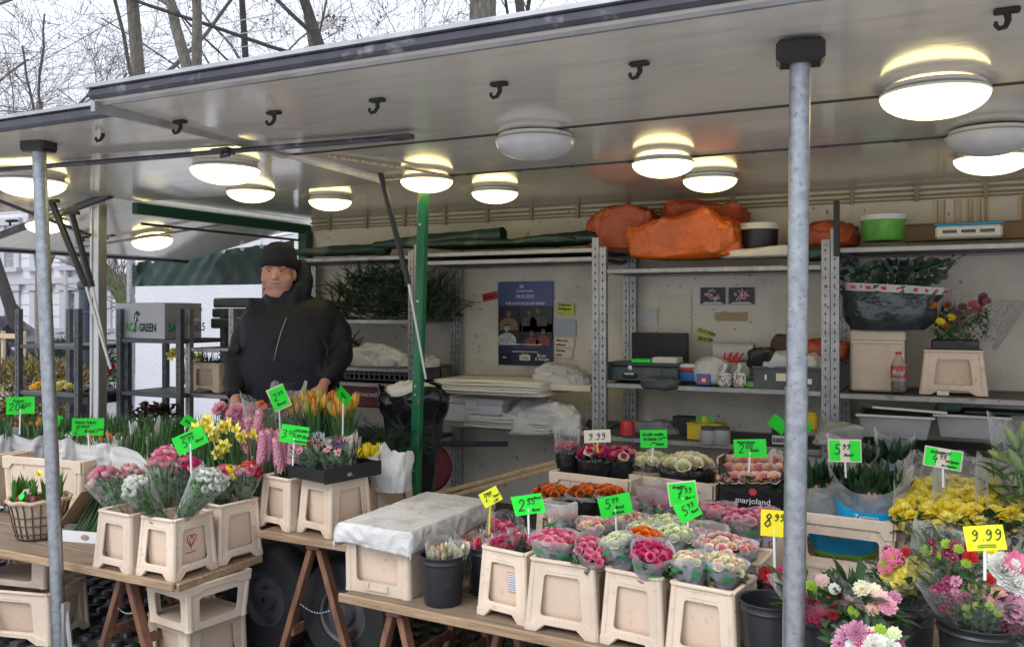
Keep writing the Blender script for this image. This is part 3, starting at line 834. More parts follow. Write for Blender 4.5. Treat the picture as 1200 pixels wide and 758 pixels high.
# ------------------------------------------------------------------ winter trees
def tree(label, px, Y, r0, h, seed, lean=(0, 0), fork=None, mat_t='bark', first=.35, lev=4, spread=.75, px_top=None, dry=0, twigs=1.0, cat='tree'):
    rnd = random.Random(seed); b = SY(px, 362, Y); base = Vector((b.x, Y, 0))
    root = thing('bare_tree', label, cat, base, 0, 'bare winter trees behind the stall')
    T = MB(); K = MB(); D = MB()
    def seg(mbx, p, d, L, r, n, wob, nseg, r1):
        pts = [p]; rad = [r]; q = p; dd = d.copy()
        for i in range(nseg):
            dd = (dd + Vector((rnd.uniform(-wob, wob), rnd.uniform(-wob, wob), rnd.uniform(-wob, wob) * .6 + .02))).normalized()
            q = q + dd * (L / nseg); pts.append(q); rad.append(r + (r1 - r) * (i + 1) / nseg)
        mbx.tube(pts, rad, n, 0, cap=False); return pts, rad, dd
    def grow(p, d, L, r, lv):
        if lv == 0:
            seg(K, p, d, L * 1.15, r, 3, .26, 3, r * .5)
            if dry and rnd.random() < dry:
                for k in range(2): oval_leaf(D, p + d * L * rnd.random(), (rnd.uniform(-1, 1), rnd.uniform(-1, 1), -.8), (0, 1, 0), .09, .06)
            return
        big = lv >= lev - 1
        pts, rad, dd = seg(T if big else K, p, d, L, r, 9 if big else 4, .12 if big else .2, 6 if big else 4, r * .55)
        nc = int((5 if lv > 2 else 6 if lv > 1 else 12) * twigs)
        for k in range(nc):
            t = rnd.uniform(.25, 1) if lv < lev else rnd.uniform(first, 1)
            i = min(len(pts) - 2, int(t * (len(pts) - 1))); q = pts[i].lerp(pts[i + 1], t * (len(pts) - 1) - i)
            axis = (pts[i + 1] - pts[i]).normalized(); side = axis.orthogonal(); side.rotate(Matrix.Rotation(rnd.uniform(0, 6.28), 3, axis))
            nd = (axis * rnd.uniform(.55, 1.0) + side * spread * rnd.uniform(.7, 1.2) + Vector((0, 0, .12))).normalized()
            grow(q, nd, L * rnd.uniform(.42, .68), max(.0045, rad[i] * rnd.uniform(.26, .46)), lv - 1)
    d = Vector((lean[0], lean[1], 1)).normalized()
    if fork:
        pts, rad, dd = seg(T, base - base, d, fork, r0, 10, .03, 5, r0 * .8)
        for k in range(2):
            s = 1 if k else -1
            grow(pts[-1], (dd + Vector((s * .3, rnd.uniform(-.3, .3), 0))).normalized(), h - fork, r0 * (.62 if k else .7), lev)
    else: grow(base - base, d, h, r0, lev)
    T.obj('trunk', M[mat_t], root, 60)
    K.obj('crown', M['twig'], root, 180)
    if D.v: D.obj('dry_leaves', M['dryleaf'], root, 180)
    return root
tree('bare tree with straight grey trunk rising behind the canopy corner', 172, 13.5, 0.195, 11, 11, (.0, 0), None, 'bark', .25)
tree('bare tree forking low into two grey limbs above the canopy', 226, 12.5, 0.169, 10.5, 23, (.01, 0), 5.6, 'bark')
tree('slender dark tree leaning over the pale house end of the stall', 34, 14, 0.156, 10, 31, (-.16, .0), None, 'bark_dk', .2)
tree('dark sloping trunk crossing the sky above the middle lamps', 466, 14.5, 0.156, 11, 47, (-.11, 0), None, 'bark_dk', .3)
tree('thickest grey trunk with heavy low limbs above the green pillar', 556, 15, 0.312, 13, 52, (.0, 0), 8.2, 'bark', .25)
tree('bare tree with brown leaves still hanging among its twigs', 300, 17, 0.130, 9.5, 61, (.05, 0), None, 'bark_dk', .2, dry=.10)
tree('bare tree with arching limbs above the orange tarpaulins', 705, 15.5, 0.195, 12, 77, (.03, 0), 7.4, 'bark_dk', .2)
tree('slim grey tree between the forked tree and the thick trunk', 395, 18, 0.143, 11, 83, (.03, 0), None, 'bark', .2)
tree('low twiggy tree at the edge of the view behind the stall end', -40, 12, 0.156, 9, 91, (.1, 0), None, 'bark', .2)
tree('dark tree standing behind the thick grey trunk', 620, 19, 0.169, 12, 96, (.02, 0), None, 'bark_dk', .2)
tree('mottled street tree in front of the pale house windows', 50, 10.4, 0.156, 5.5, 105, (.02, 0), 2.3, 'bark', .2, lev=3, spread=.9)
def moss_limb():
    p0 = SY(100, 300, 9.2); p1 = SY(158, 362, 9.0)
    mb = MB(); pts = [p0.lerp(p1, t) + Vector((0, 0, .10 * sin(t * 4))) for t in [i / 8 for i in range(9)]]
    pts.append(Vector((p1.x + .55, 9.0, 0))); mb.tube(pts, [.06, .07, .08, .09, .10, .11, .12, .13, .14, .19], 9)
    root = thing('leaning_tree', 'mossy leaning tree behind the trolleys beside the white wall', 'tree', (p1.x + .55, 9.0, 0))
    mb.wpart('trunk', M['moss'], root); K = MB(); rnd = random.Random(8)
    for i in range(150):
        t = rnd.random(); q = p0.lerp(p1, t); d = Vector((rnd.uniform(-1, .4), rnd.uniform(-.5, .5), rnd.uniform(-.2, 1.2))); l = rnd.uniform(.3, 1.3)
        K.tube([q, q + d * l * .5 + Vector((0, 0, rnd.uniform(-.1, .1))), q + d * l], [.012, .009, .005], 3, cap=False)
    K.wpart('crown', M['twig'], root, 180)
moss_limb()

# golden conifer hedge mound, street column, lantern, tree stake, parked car
def bush(label, px0, px1, pytop, Y, matn, seed, n=5200):
    a, b = SY(px0, 400, Y), SY(px1, 400, Y); zt = SY((px0 + px1) / 2, pytop, Y).z; rx = (b.x - a.x) / 2; c = Vector(((a.x + b.x) / 2, Y, 0))
    root = thing('garden_bush', label, 'bush', c); rnd = random.Random(seed); mb = MB()
    for i in range(n):
        u = rnd.uniform(-1, 1); th = rnd.uniform(0, 6.28); v = sqrt(1 - u * u); k = rnd.uniform(.72, 1.0) * (1 + .12 * sin(th * 5 + u * 7))
        p = Vector((rx * v * cos(th) * k, .9 * v * sin(th) * k, zt * .5 + zt * .52 * u * k)); d = Vector((v * cos(th), v * sin(th), u * .8 + .3)) + Vector((rnd.uniform(-.6, .6), rnd.uniform(-.6, .6), rnd.uniform(-.5, .5)))
        oval_leaf(mb, p, d, (rnd.random(), rnd.random(), 1), rnd.uniform(.07, .15), rnd.uniform(.03, .06))
    mb.obj('foliage', M[matn], root, 180)
    mb = MB().lathe([(.12, 0), (.1, zt * .5), (.02, zt * .8)], 8); mb.obj('stem', M['bark'], root)
bush('rounded golden conifer bush behind the galvanised post', -30, 92, 424, 8.2, 'bush_gold', 3)
bush('small dark green bush behind the golden conifer', 60, 110, 400, 10.5, 'leaf_dk', 5, 2500)
def column():
    p = SY(100, 362, 8.8); root = thing('lamp_column', 'dark blue iron street lamp column behind the aluminium pillar', 'lamp post', (p.x, 8.8, 0)); mb = MB()
    mb.lathe([(.17, 0), (.17, .5), (.13, .56), (.15, .6), (.15, .66), (.10, .7), (.085, 1.9), (.11, 1.93), (.11, 2.0), (.075, 2.04), (.07, 2.9)], 14); mb.obj('shaft', M['iron'], root)
    mb = MB(); mb.lathe([(.1, 2.9), (.2, 3.1), (.18, 3.2), (.02, 3.35)], 12); mb.obj('lantern', M['iron'], root)
column()
def lantern():
    p = SY(15.5, 362, 14.5); x = p.x; s = mpp(p); root = thing('street_lantern', 'old style black street lantern on a slim post before the pale house', 'street lamp', (x, 14.5, 0))
    z0 = SY(15, 383, 14.5).z; z1 = SY(15, 360, 14.5).z; mb = MB(); mb.lathe([(.09, 0), (.07, .8), (.04, 1), (.035, z0), (.1, z0 + .03)], 10); mb.obj('post', M['iron'], root)
    mb = MB(); mb.lathe([(.10, z0 + .03), (.17, z0 + .42)], 6); mb.obj('glass', M['lampglass'], root)
    mb = MB(); mb.lathe([(.2, z0 + .42), (.1, z0 + .56), (.05, z0 + .6), (.06, z0 + .64), (.01, z1 + .1)], 8)
    for k in range(6): mb.tube([(.10 * cos(k * pi / 3), .10 * sin(k * pi / 3), z0 + .03), (.175 * cos(k * pi / 3), .175 * sin(k * pi / 3), z0 + .43)], .012, 4)
    mb.obj('cap', M['iron'], root)
lantern()
def stake():
    a, b = SY(4, 410, 9.6), SY(28, 410, 9.6); root = thing('tree_stake', 'bare timber tree stakes with a cross rail near the golden bush', 'tree stake', ((a.x + b.x) / 2, 9.6, 0))
    z = SY(15, 388, 9.6).z
    for q in (a, b): MB().tube([(q.x, 9.6, 0), (q.x, 9.6, z)], .035, 8).wpart('stake', M['wood_lt'], root)
    MB().box(((a.x + b.x) / 2, 9.55, z - .08), (abs(b.x - a.x) + .1, .03, .08)).wpart('rail', M['wood_lt'], root)
stake()
def parked_car():
    c = SY(-32, 420, 13.5); root = thing('parked_car', 'dark parked car beyond the bush at the street edge', 'car', (c.x, 13.5, 0), radians(8)); mb = MB()
    def prof(half): return [(-2.1, .35), (-2.15, .75), (-1.95, .95), (-1.2, 1.0), (-.75, 1.42), (.65, 1.45), (1.3, 1.02), (2.0, .86), (2.15, .6), (2.1, .35)]
    P = prof(0); n = len(P); rings = []
    for y, k, s in ((-.86, 0, .94), (-.8, 1, 1), (.8, 1, 1), (.86, 0, .94)):
        rings.append([(x * s, y * (.82 if z > 1.05 else 1), .35 + (z - .35) * (s if z > .9 else 1)) for x, z in P])
    vs = [p for r_ in rings for p in r_]; fs = []
    for j in range(3):
        for i in range(n): fs.append((j * n + i, j * n + (i + 1) % n, (j + 1) * n + (i + 1) % n, (j + 1) * n + i))
    fs += [tuple(range(n - 1, -1, -1)), tuple(3 * n + i for i in range(n))]
    mb.add(vs, fs); mb.obj('body', M['car'], root, 30, fix=True)
    for sy in (-1, 1):
        for x0, x1, x2, x3 in ((-1.05, -.68, -.05, -.05), (.03, .03, .58, 1.12)):
            MB().add([(x0, sy * .862, 1.02), (x3, sy * .862, 1.02), (x2, sy * .74, 1.38), (x1, sy * .74, 1.38)], [(0, 1, 2, 3)]).obj('side_window', M['pane'], root)
    for x in (-1.3, 1.35):
        for sy in (-1, 1):
            w = MB().lathe([(.2, -.1), (.3, -.1), (.32, -.06), (.32, .06), (.3, .1), (.2, .1)], 20, 0, Matrix.Translation((x, sy * .78, .32)) @ Matrix.Rotation(pi / 2, 4, 'X')).obj('wheel', M['tyre'], root)
            MB().lathe([(.2, -.07), (.06, -.09), (.01, -.09)], 16, 0, Matrix.Translation((x, sy * .78, .32)) @ Matrix.Rotation(pi / 2 * sy, 4, 'X')).obj('rim', M['alu'], w)
    for y in (-.62, .62): MB().box((2.08, y, .68), (.06, .3, .13), ch=.02).obj('headlight', M['lampglass'], root)
    MB().box((2.14, 0, .45), (.02, .5, .11)).obj('number_plate', M['white_pl'], root)
parked_car()

# ================================================================== THE MARKET TRAILER
ZR = 2.34; YB, YW, YA, YF = 4.14, 5.78, 3.34, 2.263
XL, XR, XC = -4.72, 3.2, -2.87
def zf(y): return ZR + .0286 * (YB - y)
TR = thing('market_trailer', 'open sided market trailer with raised white canopy flaps and green pillar', 'market stall', (0, 4.95, 0))
def slab(mb, x0, x1, y0, y1, th=.045, z=None, mi=0, lift=0):
    z0 = (zf(y0) if z is None else z) + lift; z1 = (zf(y1) if z is None else z) + lift
    vs = [(x0, y0, z0), (x1, y0, z0), (x1, y1, z1), (x0, y1, z1), (x0, y0, z0 + th), (x1, y0, z0 + th), (x1, y1, z1 + th), (x0, y1, z1 + th)]
    mb.add(vs, [(0, 3, 2, 1), (4, 5, 6, 7), (0, 1, 5, 4), (1, 2, 6, 5), (2, 3, 7, 6), (3, 0, 4, 7)], mi)
m = MB(); slab(m, XL, XR, YB + .004, YW + .05, .06, ZR); m.wpart('roof', M['ceil'], TR)
m = MB(); slab(m, XC, XR, YF, YA - .003); fl = m.wpart('front_flap', M['ceil'], TR)
m = MB(); slab(m, XC, XR, YA + .003, YB - .004, lift=.004); m.wpart('inner_flap', M['ceil'], TR)
LFY = 2.40
m = MB(); slab(m, -6.6, XC - .012, LFY, YA - .003, lift=-.022); lf = m.wpart('side_flap', M['ceil'], TR)
m = MB(); slab(m, -6.6, XC - .012, YA + .003, YB - .004, lift=-.016); m.wpart('inner_flap', M['ceil'], TR)
# edge profiles of the flaps
m = MB(); z = zf(YF)
m.box(((XC + XR) / 2, YF - .016, z + .020), (XR - XC, .03, .040), ch=.01, mi=0)
m.box(((XC + XR) / 2, YF - .018, z + .046), (XR - XC, .045, .014), mi=1)
m.box(((XC + XR) / 2, YF + .030, z - .007), (XR - XC, .016, .012), mi=1)
m.wpart('edge_profile', [M['edge'], M['edge_lt']], fl)
m = MB(); m.box((XC - .004, (YF + YA) / 2, zf((YF + YA) / 2) + .015), (.022, YA - YF, .075), mi=0, M=None); m.wpart('flap_end_profile', M['edge_lt'], fl)
m = MB(); z = zf(LFY) - .022
m.box(((-6.6 + XC) / 2 - .006, LFY - .016, z + .02), (XC + 6.6 - .03, .03, .05), ch=.012, mi=0); m.box(((-6.6 + XC) / 2 - .006, LFY - .016, z + .052), (XC + 6.6 - .03, .04, .014), mi=1)
m.wpart('edge_profile', [M['edge'], M['edge_lt']], lf)
# seams
m = MB()
m.box(((XC + XR) / 2, YA, zf(YA) + .002), (XR - XC, .008, .012)); m.box(((XC + XR) / 2, YA + .035, zf(YA) + .002), (XR - XC, .004, .006)); m.box(((XL + XR) / 2, YB, ZR + .002), (XR - XL, .010, .014))
for k in range(26): m.box((XL + .3 + k * .3, YB - .008, ZR - .004), (.022, .012, .010))
m.wpart('rubber_seam', M['seam'], TR)
# slide rail under the flap joint
m = MB(); a = SZ(-20, 201, zf(YA) - .05); b = SZ(470, 161, zf(YA) - .03)
m.tube([a, b], .013, 6); m.tube([a + Vector((0, .035, .012)), b + Vector((0, .035, .012))], .008, 6); m.box(b, (.10, .05, .018)); c_ = a.lerp(b, .62); m.box(c_, (.10, .05, .03)); m.tube([c_ + Vector((.02, -.02, .0)), c_ + Vector((.05, -.06, -.035)), c_ + Vector((.10, -.06, -.03))], .008, 6)
m.wpart('slide_rail', M['edge'], TR)
m = MB(); q0 = SZ(385, 183, zf(3.3) - .01); q1 = SZ(522, 205, ZR - .012); m.tube([q0, q1], .007, 5); m.tube([q1, SZ(445, 212, ZR - .012)], .005, 5); m.wpart('hatch_frame', M['rust_streak'], TR)
# back wall: cream above the shelves, grey-white lining below, battens at the joint
m = MB(); m.box(((XL + XR) / 2, YW + .02, 2.14), (XR - XL, .04, .40)); m.wpart('upper_wall', M['wall_in'], TR)
for x0, x1 in ((XL, -3.31), (-3.306, -1.965), (-1.961, -.61), (-.606, 1.2), (1.204, XR)):
    MB().box(((x0 + x1) / 2, YW + .024, 1.07), (x1 - x0, .032, 1.739)).wpart('wall_panel', M['wall_low'], TR)
m = MB()
for dy, dz, r in ((.012, .020, .009), (.012, .050, .008), (.012, .072, .006)): m.tube([(XL, YW - dy, ZR - dz), (XR, YW - dy, ZR - dz)], r, 6)
for k in range(22): m.box((XL + .2 + k * .36, YW - .014, ZR - .042), (.022, .030, .085))
m.wpart('cable', M['cable'], TR)
for px0, px1 in ((1093, 1108), (1118, 1160), (1192, 1215)):
    a = SY(px0, 225, YW); b = SY(px1, 262, YW)
    MB().box(((a.x + b.x) / 2, YW - .001, (2.255 + 2.06) / 2), (b.x - a.x, .002, .2)).wpart('rust_stain', M['rust_streak'], TR)
# floor, black panel added for shade, end beam, pillars
m = MB(); m.box(((XL + XR) / 2, (YB + YW) / 2 + .05, .17), (XR - XL, YW - YB, .06)); m.wpart('trailer_floor', M['rack_dk'], TR)
m = MB(); m.box(((XL + XR) / 2, YB + .04, .085), (XR - XL, .03, .11)); m.wpart('shade_panel', M['black'], TR)  # black panel added, with the dark floor, to stand in for shade beneath
m = MB(); m.box((XL - .02, (YB + YW) / 2 - .05, ZR - .07), (.05, YW - YB + .1, .075), ch=.006); m.box((XL - .02, YW - .05, 1.2), (.09, .09, 2.1), ch=.008); m.wpart('green_end_frame', M['green_dk'], TR)
m = MB(); m.tube([(XL - .06, YB, ZR - .05), (XL - .06, YW, ZR - .05)], .012, 6); m.tube([(XL - .07, YB, ZR - .16), (XL - .07, YW, ZR - .16)], .010, 6); m.wpart('end_rail', M['seam'], TR)
p = SY(115, 362, 3.95); 
m = MB()
for dx, w, d in ((-.028, .022, .07), (.0, .03, .055), (.030, .026, .07)): m.box((p.x + dx, 3.95, 1.24), (w, d, 2.2), rz=.0, ch=.004)
m.wpart('aluminium_pillar', M['alu'], TR)
a, b = SY(497, 204, YB - .02), SY(486, 600, YB - .02); bz = b + (b - a) * .25
m = MB(); c = (a + bz) / 2; ang = atan2(a.x - bz.x, a.z - bz.z)
m.box((0, 0, 0), (.052, .052, (a - bz).length), ch=.008, M=Matrix.Translation(c) @ Matrix.Rotation(ang, 4, 'Y')); gp = m.wpart('green_pillar', M['green_paint'], TR)
m = MB()
for t in (.12, .3, .5, .52, .7): q = a.lerp(bz, t); m.box((q.x, q.y - .028, q.z), (.012, .006, .012))
m.wpart('bolt', M['alu'], gp, kind='stuff')
# gas struts
def strut(top, mid, end, Yt, Ye, r=.016):
    t_, e_ = SY(*top, Yt), SY(*end, Ye); md = SY(*mid, (Yt + Ye) / 2)
    s = MB().tube([t_, md], r, 10); s.box(t_, (.12, .03, .02)); o = s.wpart('gas_strut', M['black'], TR)
    MB().tube([md, e_], r * .45, 8).wpart('strut_rod', M['alu'], o)
strut((445, 200), (479, 333), (499, 444), 3.95, 4.07)
strut((60, 236), (101, 336), (130, 432), 3.55, 3.75, .02); strut((84, 250), (108, 336), (128, 428), 3.72, 3.8, .018)
m = MB(); m.tube([SY(-10, 232, 3.6), SY(106, 276, 3.9)], .012, 8); m.wpart('brace', M['edge'], TR)
# raised end flap and its rail
ex = -6.15
def ze(x): return ZR - .02 + (x - XL) * .19
vs = [(ex, 3.9, ze(ex)), (XL - .05, 3.9, ze(XL)), (XL - .05, 5.82, ze(XL)), (ex, 5.82, ze(ex))]
m = MB(); m.add(vs + [(x, y, z + .04) for x, y, z in vs], [(0, 3, 2, 1), (4, 5, 6, 7), (0, 1, 5, 4), (1, 2, 6, 5), (2, 3, 7, 6), (3, 0, 4, 7)]); ef = m.wpart('end_flap', M['ceil'], TR)
m = MB(); m.tube([(ex, 3.9, ze(ex)), (ex, 5.82, ze(ex))], .02, 8); m.tube([(ex, 3.885, ze(ex) + .02), (XL - .05, 3.885, ze(XL) + .02)], .026, 8); m.wpart('edge_profile', M['edge'], ef)
m = MB(); m.tube([(-5.9, 4.5, ze(-5.9) - .02), (-4.9, 5.0, ze(-4.9) - .03)], .010, 6); m.wpart('brace', M['edge_lt'], ef)
# trailer wheels under the tables
for px, py in ((322, 697), (413, 714)):
    c = SZ(px, py, .235); Mx = Matrix.Translation(c) @ Matrix.Rotation(pi / 2, 4, 'X')
    w = MB().lathe([(.13, -.08), (.17, -.085), (.225, -.08), (.25, -.05), (.255, 0), (.25, .05), (.225, .08), (.13, .08)], 36, 0, Mx).wpart('wheel', M['tyre'], TR)
    MB().lathe([(.135, .06), (.13, .075), (.115, .07), (.11, .045), (.06, .05), (.05, .075), (.01, .08)], 30, 0, Mx).wpart('rim', M['hub'], w)
m = MB(); a = SZ(322, 697, .235); b = SZ(413, 714, .235)
m.box(((a.x + b.x) / 2, max(a.y, b.y) + .22, .36), (1.9, .12, .08)); m.wpart('axle_beam', M['black'], TR)

# hooks under the flaps
for i, (px, py) in enumerate(((120, 151), (211, 141), (321, 130), (442, 115), (585, 96), (749, 72), (935, 46), (1180, 10))):
    p = SZ(px, py, zf(2.62)); z = zf(p.y) - .002; x, y = p.x, p.y
    m = MB(); m.box((x, y, z - .006), (.062, .03, .012), ch=.004); m.tube([(x, y, z - .008), (x + .003, y, z - .03), (x - .004, y - .008, z - .048), (x - .018, y - .012, z - .052), (x - .026, y - .012, z - .042), (x - .024, y - .012, z - .034)], [.010, .008, .007, .006, .006, .005], 7)
    m.wpart('hook', M['black_rub'], fl)
for px, py in ((14, 259), (100, 278), (103, 297), (128, 276)):
    p = SX(px, py, -5.6); z = ze(p.x); m = MB(); m.box((p.x, p.y, p.z), (.09, .03, .015)); m.tube([(p.x - .02, p.y, p.z), (p.x - .02, p.y, p.z - .03)], .008, 6); m.wpart('hook', M['black_rub'], ef)

# green tarpaulin hung behind the end flap
def end_tarp():
    root = thing('tarpaulin', 'dark green tarpaulin laced up behind the raised end flap', 'tarpaulin', SY(240, 333, 5.9))
    a, b = SY(154, 301, 5.9), SY(345, 274, 5.9); zb = SY(240, 333, 5.9).z - .01
    def fn(u, v):
        p = a.lerp(b, u); zt = p.z - .05 - .008 * abs(sin(u * pi * 9)); z = zt + (zb - zt) * v
        y = 5.9 + .014 * sin(u * 17 + 2 * v) + .008 * abs(sin(u * 31 - v * 3)) + .006 * sin(u * 70 + v * 9)
        return (p.x, y, z)
    m = MB(); m.grid(fn, 90, 10); m.wpart('tarp_sheet', M['dark_green'], root, 180)
    m = MB(); m.tube([a + Vector((0, -.02, 0)), b + Vector((0, -.02, 0))], .011, 6)
    m.wpart('lacing_line', M['white_pl'], root)
    for k in range(9):
        q = a.lerp(b, (k + .5) / 9); m = MB(); m.lathe([(.012, 0), (.022, .004), (.012, .008)], 10, 0, Matrix.Translation((q.x, 5.865, q.z - .07)) @ Matrix.Rotation(pi / 2, 4, 'X')); m.tube([(q.x, 5.86, q.z - .07), (q.x + .005, 5.87, q.z)], .005, 5)
        m.wpart('eyelet', M['white_pl'], root)
end_tarp()
p = SY(153, 362, 5.85)
m = MB(); m.tube([(p.x, 5.85, 0), (p.x, 5.85, SY(152, 297, 5.85).z)], .034, 10); m.box((p.x, 5.85, .01), (.2, .2, .02))
m.wthing('flap_prop', 'slim grey prop pole at the corner of the green tarpaulin', 'pole', M['galv'], (p.x, 5.85, 0))

# support posts
def post(label, top, bot, Y, bars=False):
    t, b0 = SY(*top, Y), SY(*bot, Y); d = (t - b0) / (t.z - b0.z); b = t - d * t.z
    root = thing('support_post', label, 'post', b); zc = t.z
    f = lambda z: b + d * z
    split = SY(930, 455, Y).z if not bars else SY(66, 712, Y).z
    m = MB(); m.tube([f(split - .1), f(zc - .07)], .029, 20); m.wpart('upper_tube', M['galv'], root)
    m = MB(); m.tube([f(.012), f(split)], .0315, 20); m.tube([f(split - .003), f(split + .003)], .033, 20); m.wpart('lower_tube', M['galv'], root)
    m = MB(); m.box(f(zc - .038), (.132, .10, .066), rz=radians(10), ch=.012); m.wpart('head_block', M['black'], root)
    m = MB(); m.box(f(.006), (.16, .16, .012)); m.wpart('foot_plate', M['galv'], root)
    if bars:
        m = MB(); q = f(.30); m.box((q.x + .055, q.y - .005, .17), (.018, .03, .34)); m.tube([(q.x + .05, q.y, .33), (q.x + .105, q.y, .0)], .011, 8); m.tube([(q.x, q.y, .3), (q.x + .06, q.y, .3)], .012, 8); m.wpart('foot_brace', M['alu'], root)
    return root
zt = zf(2.6) - .02
post('galvanised support post between the low buckets and the pink bouquets', (938, 47), (930, 758), 2.6)
post('galvanised support post standing before the wicker basket', (45, 160), (70, 758), 2.6, True)

# ------------------------------------------------------------------ ceiling lamps
def lamp(px, py, wpx, lit, label, surf):
    if surf == 'flap':
        p = SZ(px, py, ZR + .03)
        for _ in range(4): p = SZ(px, py, zf(p.y))
        z = zf(p.y) - (.016 if p.x < XC else 0)
    elif surf == 'roof': p = SZ(px, py, ZR); z = ZR
    else:
        d = ray(px, py); t = (ZR - .02 - XL * .19 - EYE) / (d.z - .19 * d.x); p = Vector((d.x * t, d.y * t, EYE + d.z * t)); z = p.z
    r = wpx * mpp(p) / 2
    root = thing('ceiling_lamp', label, 'ceiling lamp', (p.x, p.y, z), 0, 'round lamps under the canopy')
    if surf == 'end': root.rotation_euler = (0, -.18, 0)
    k = r / .15
    MB().lathe([(.12 * k, 0), (.136 * k, -.003), (.138 * k, -.014 * k), (.128 * k, -.017 * k), (.128 * k, -.021 * k), (.150 * k, -.024 * k), (.150 * k, -.030 * k), (.146 * k, -.032 * k)], 36).obj('lamp_base', M['lamp_base'], root)
    m = MB(); m.lathe([(.1475 * k * cos(t), -.030 * k - .066 * k * sin(t)) for t in [i * pi / 2 / 9 for i in range(9)]] + [(.004, -.096 * k)], 36, cap1=True); m.obj('lamp_dome', M['lamp_on'] if lit else M['lamp_off'], root, 180)
    return root
for a in ((1095, 100, 121, 1, 'largest lit lamp, under the front flap near the end post', 'flap'), (1163, 178, 84, 1, 'lit lamp above the rust streaked wall', 'roof'),
          (1160, 152, 96, 0, 'unlit grey lamp cut by the seam above the rust streaks', 'flap'), (832, 205, 63, 1, 'lit lamp above the orange tarpaulin bags', 'roof'),
          (777, 185, 73, 1, 'lit lamp at the roof seam before the orange tarpaulins', 'roof'), (627, 158, 94, 0, 'unlit grey lamp at the flap seam in mid ceiling', 'flap'),
          (580, 221, 55, 1, 'lit lamp above the green tarp roll', 'roof'), (500, 206, 62, 1, 'lit lamp behind the top of the green pillar', 'roof'),
          (387, 231, 50, 1, 'lit lamp near the cream wall above the man', 'roof'), (294, 220, 55, 1, 'small lit lamp at the seam beside the end beam', 'roof'),
          (264, 187, 80, 1, 'large lit lamp beneath the slide rail', 'flap'), (36, 203, 78, 1, 'lit lamp beside the top of the slimmer support post', 'flap'),
          (178, 278, 46, 1, 'lit lamp before the green tarpaulin', 'end'), (55, 258, 47, 1, 'lit lamp under the end flap behind the post', 'end')): lamp(*a)

# ------------------------------------------------------------------ racks (perforated uprights, tray shelves)
def upright(z, m='rack'):
    b = MB(); w = .042
    for s in (-1, 1): b.box((s * .013, 0, z / 2), (.018, .036, z))
    n = int(z / .05)
    for i in range(n + 1): b.box((0, 0, min(z - .017, i * .05 + .017)), (.0125, .034, .036))
    b.box((0, .014, z / 2), (.03, .004, z)) if m == 'rack' else None
    return b
def rack(label, x0, x1, shelves, ztop, yf=5.15, yb=5.72, m='rack', z0=.2, shelfm=None, group='metal shelf racks', roots=None):
    root = thing('shelf_rack', label, 'shelf rack', ((x0 + x1) / 2, (yf + yb) / 2, z0), 0, group)
    hx, hy = (x1 - x0) / 2 - .022, (yb - yf) / 2
    me = upright(ztop - z0, m).mesh('upright', M[m])
    for sx in (-1, 1):
        for sy in (-1, 1): link('upright', me, root, (sx * hx, sy * hy, 0))
    for z in shelves:
        b = MB(); h = z - z0
        b.box((0, 0, h - .012), (2 * hx - .01, 2 * hy - .036, .016), mi=1)
        for sy in (-1, 1): b.box((0, sy * (hy - .002), h - .015), (2 * hx - .045, .026, .030), ch=.004, mi=0)
        for sx in (-1, 1): b.box((sx * (hx - .035), 0, h - .016), (.02, 2 * hy - .05, .03), mi=0)
        b.obj('shelf', [M[m], M[shelfm or 'rack_dk']], root)
    return root
rack('shelf rack behind the man with fir greens on its middle shelf', -4.66, -3.312, (.7, 1.10, 1.21, 1.545, 1.99), 2.02)
rack('shelf rack holding the white paper stacks below the concert poster', -3.308, -1.962, (.86, 1.945, 2.0), 2.06)
rack('shelf rack with the cash box and tools beneath orange tarpaulins', -1.958, -.612, (.84, 1.166, 1.865), 2.0)
rack('shelf rack with beige crates and the eucalyptus bundle', -.608, .74, (.86, 1.16, 1.955), 2.06)
rack('shelf rack at the far end beyond the beige upturned crate', .744, 2.1, (.86, 1.16, 1.95), 2.06)

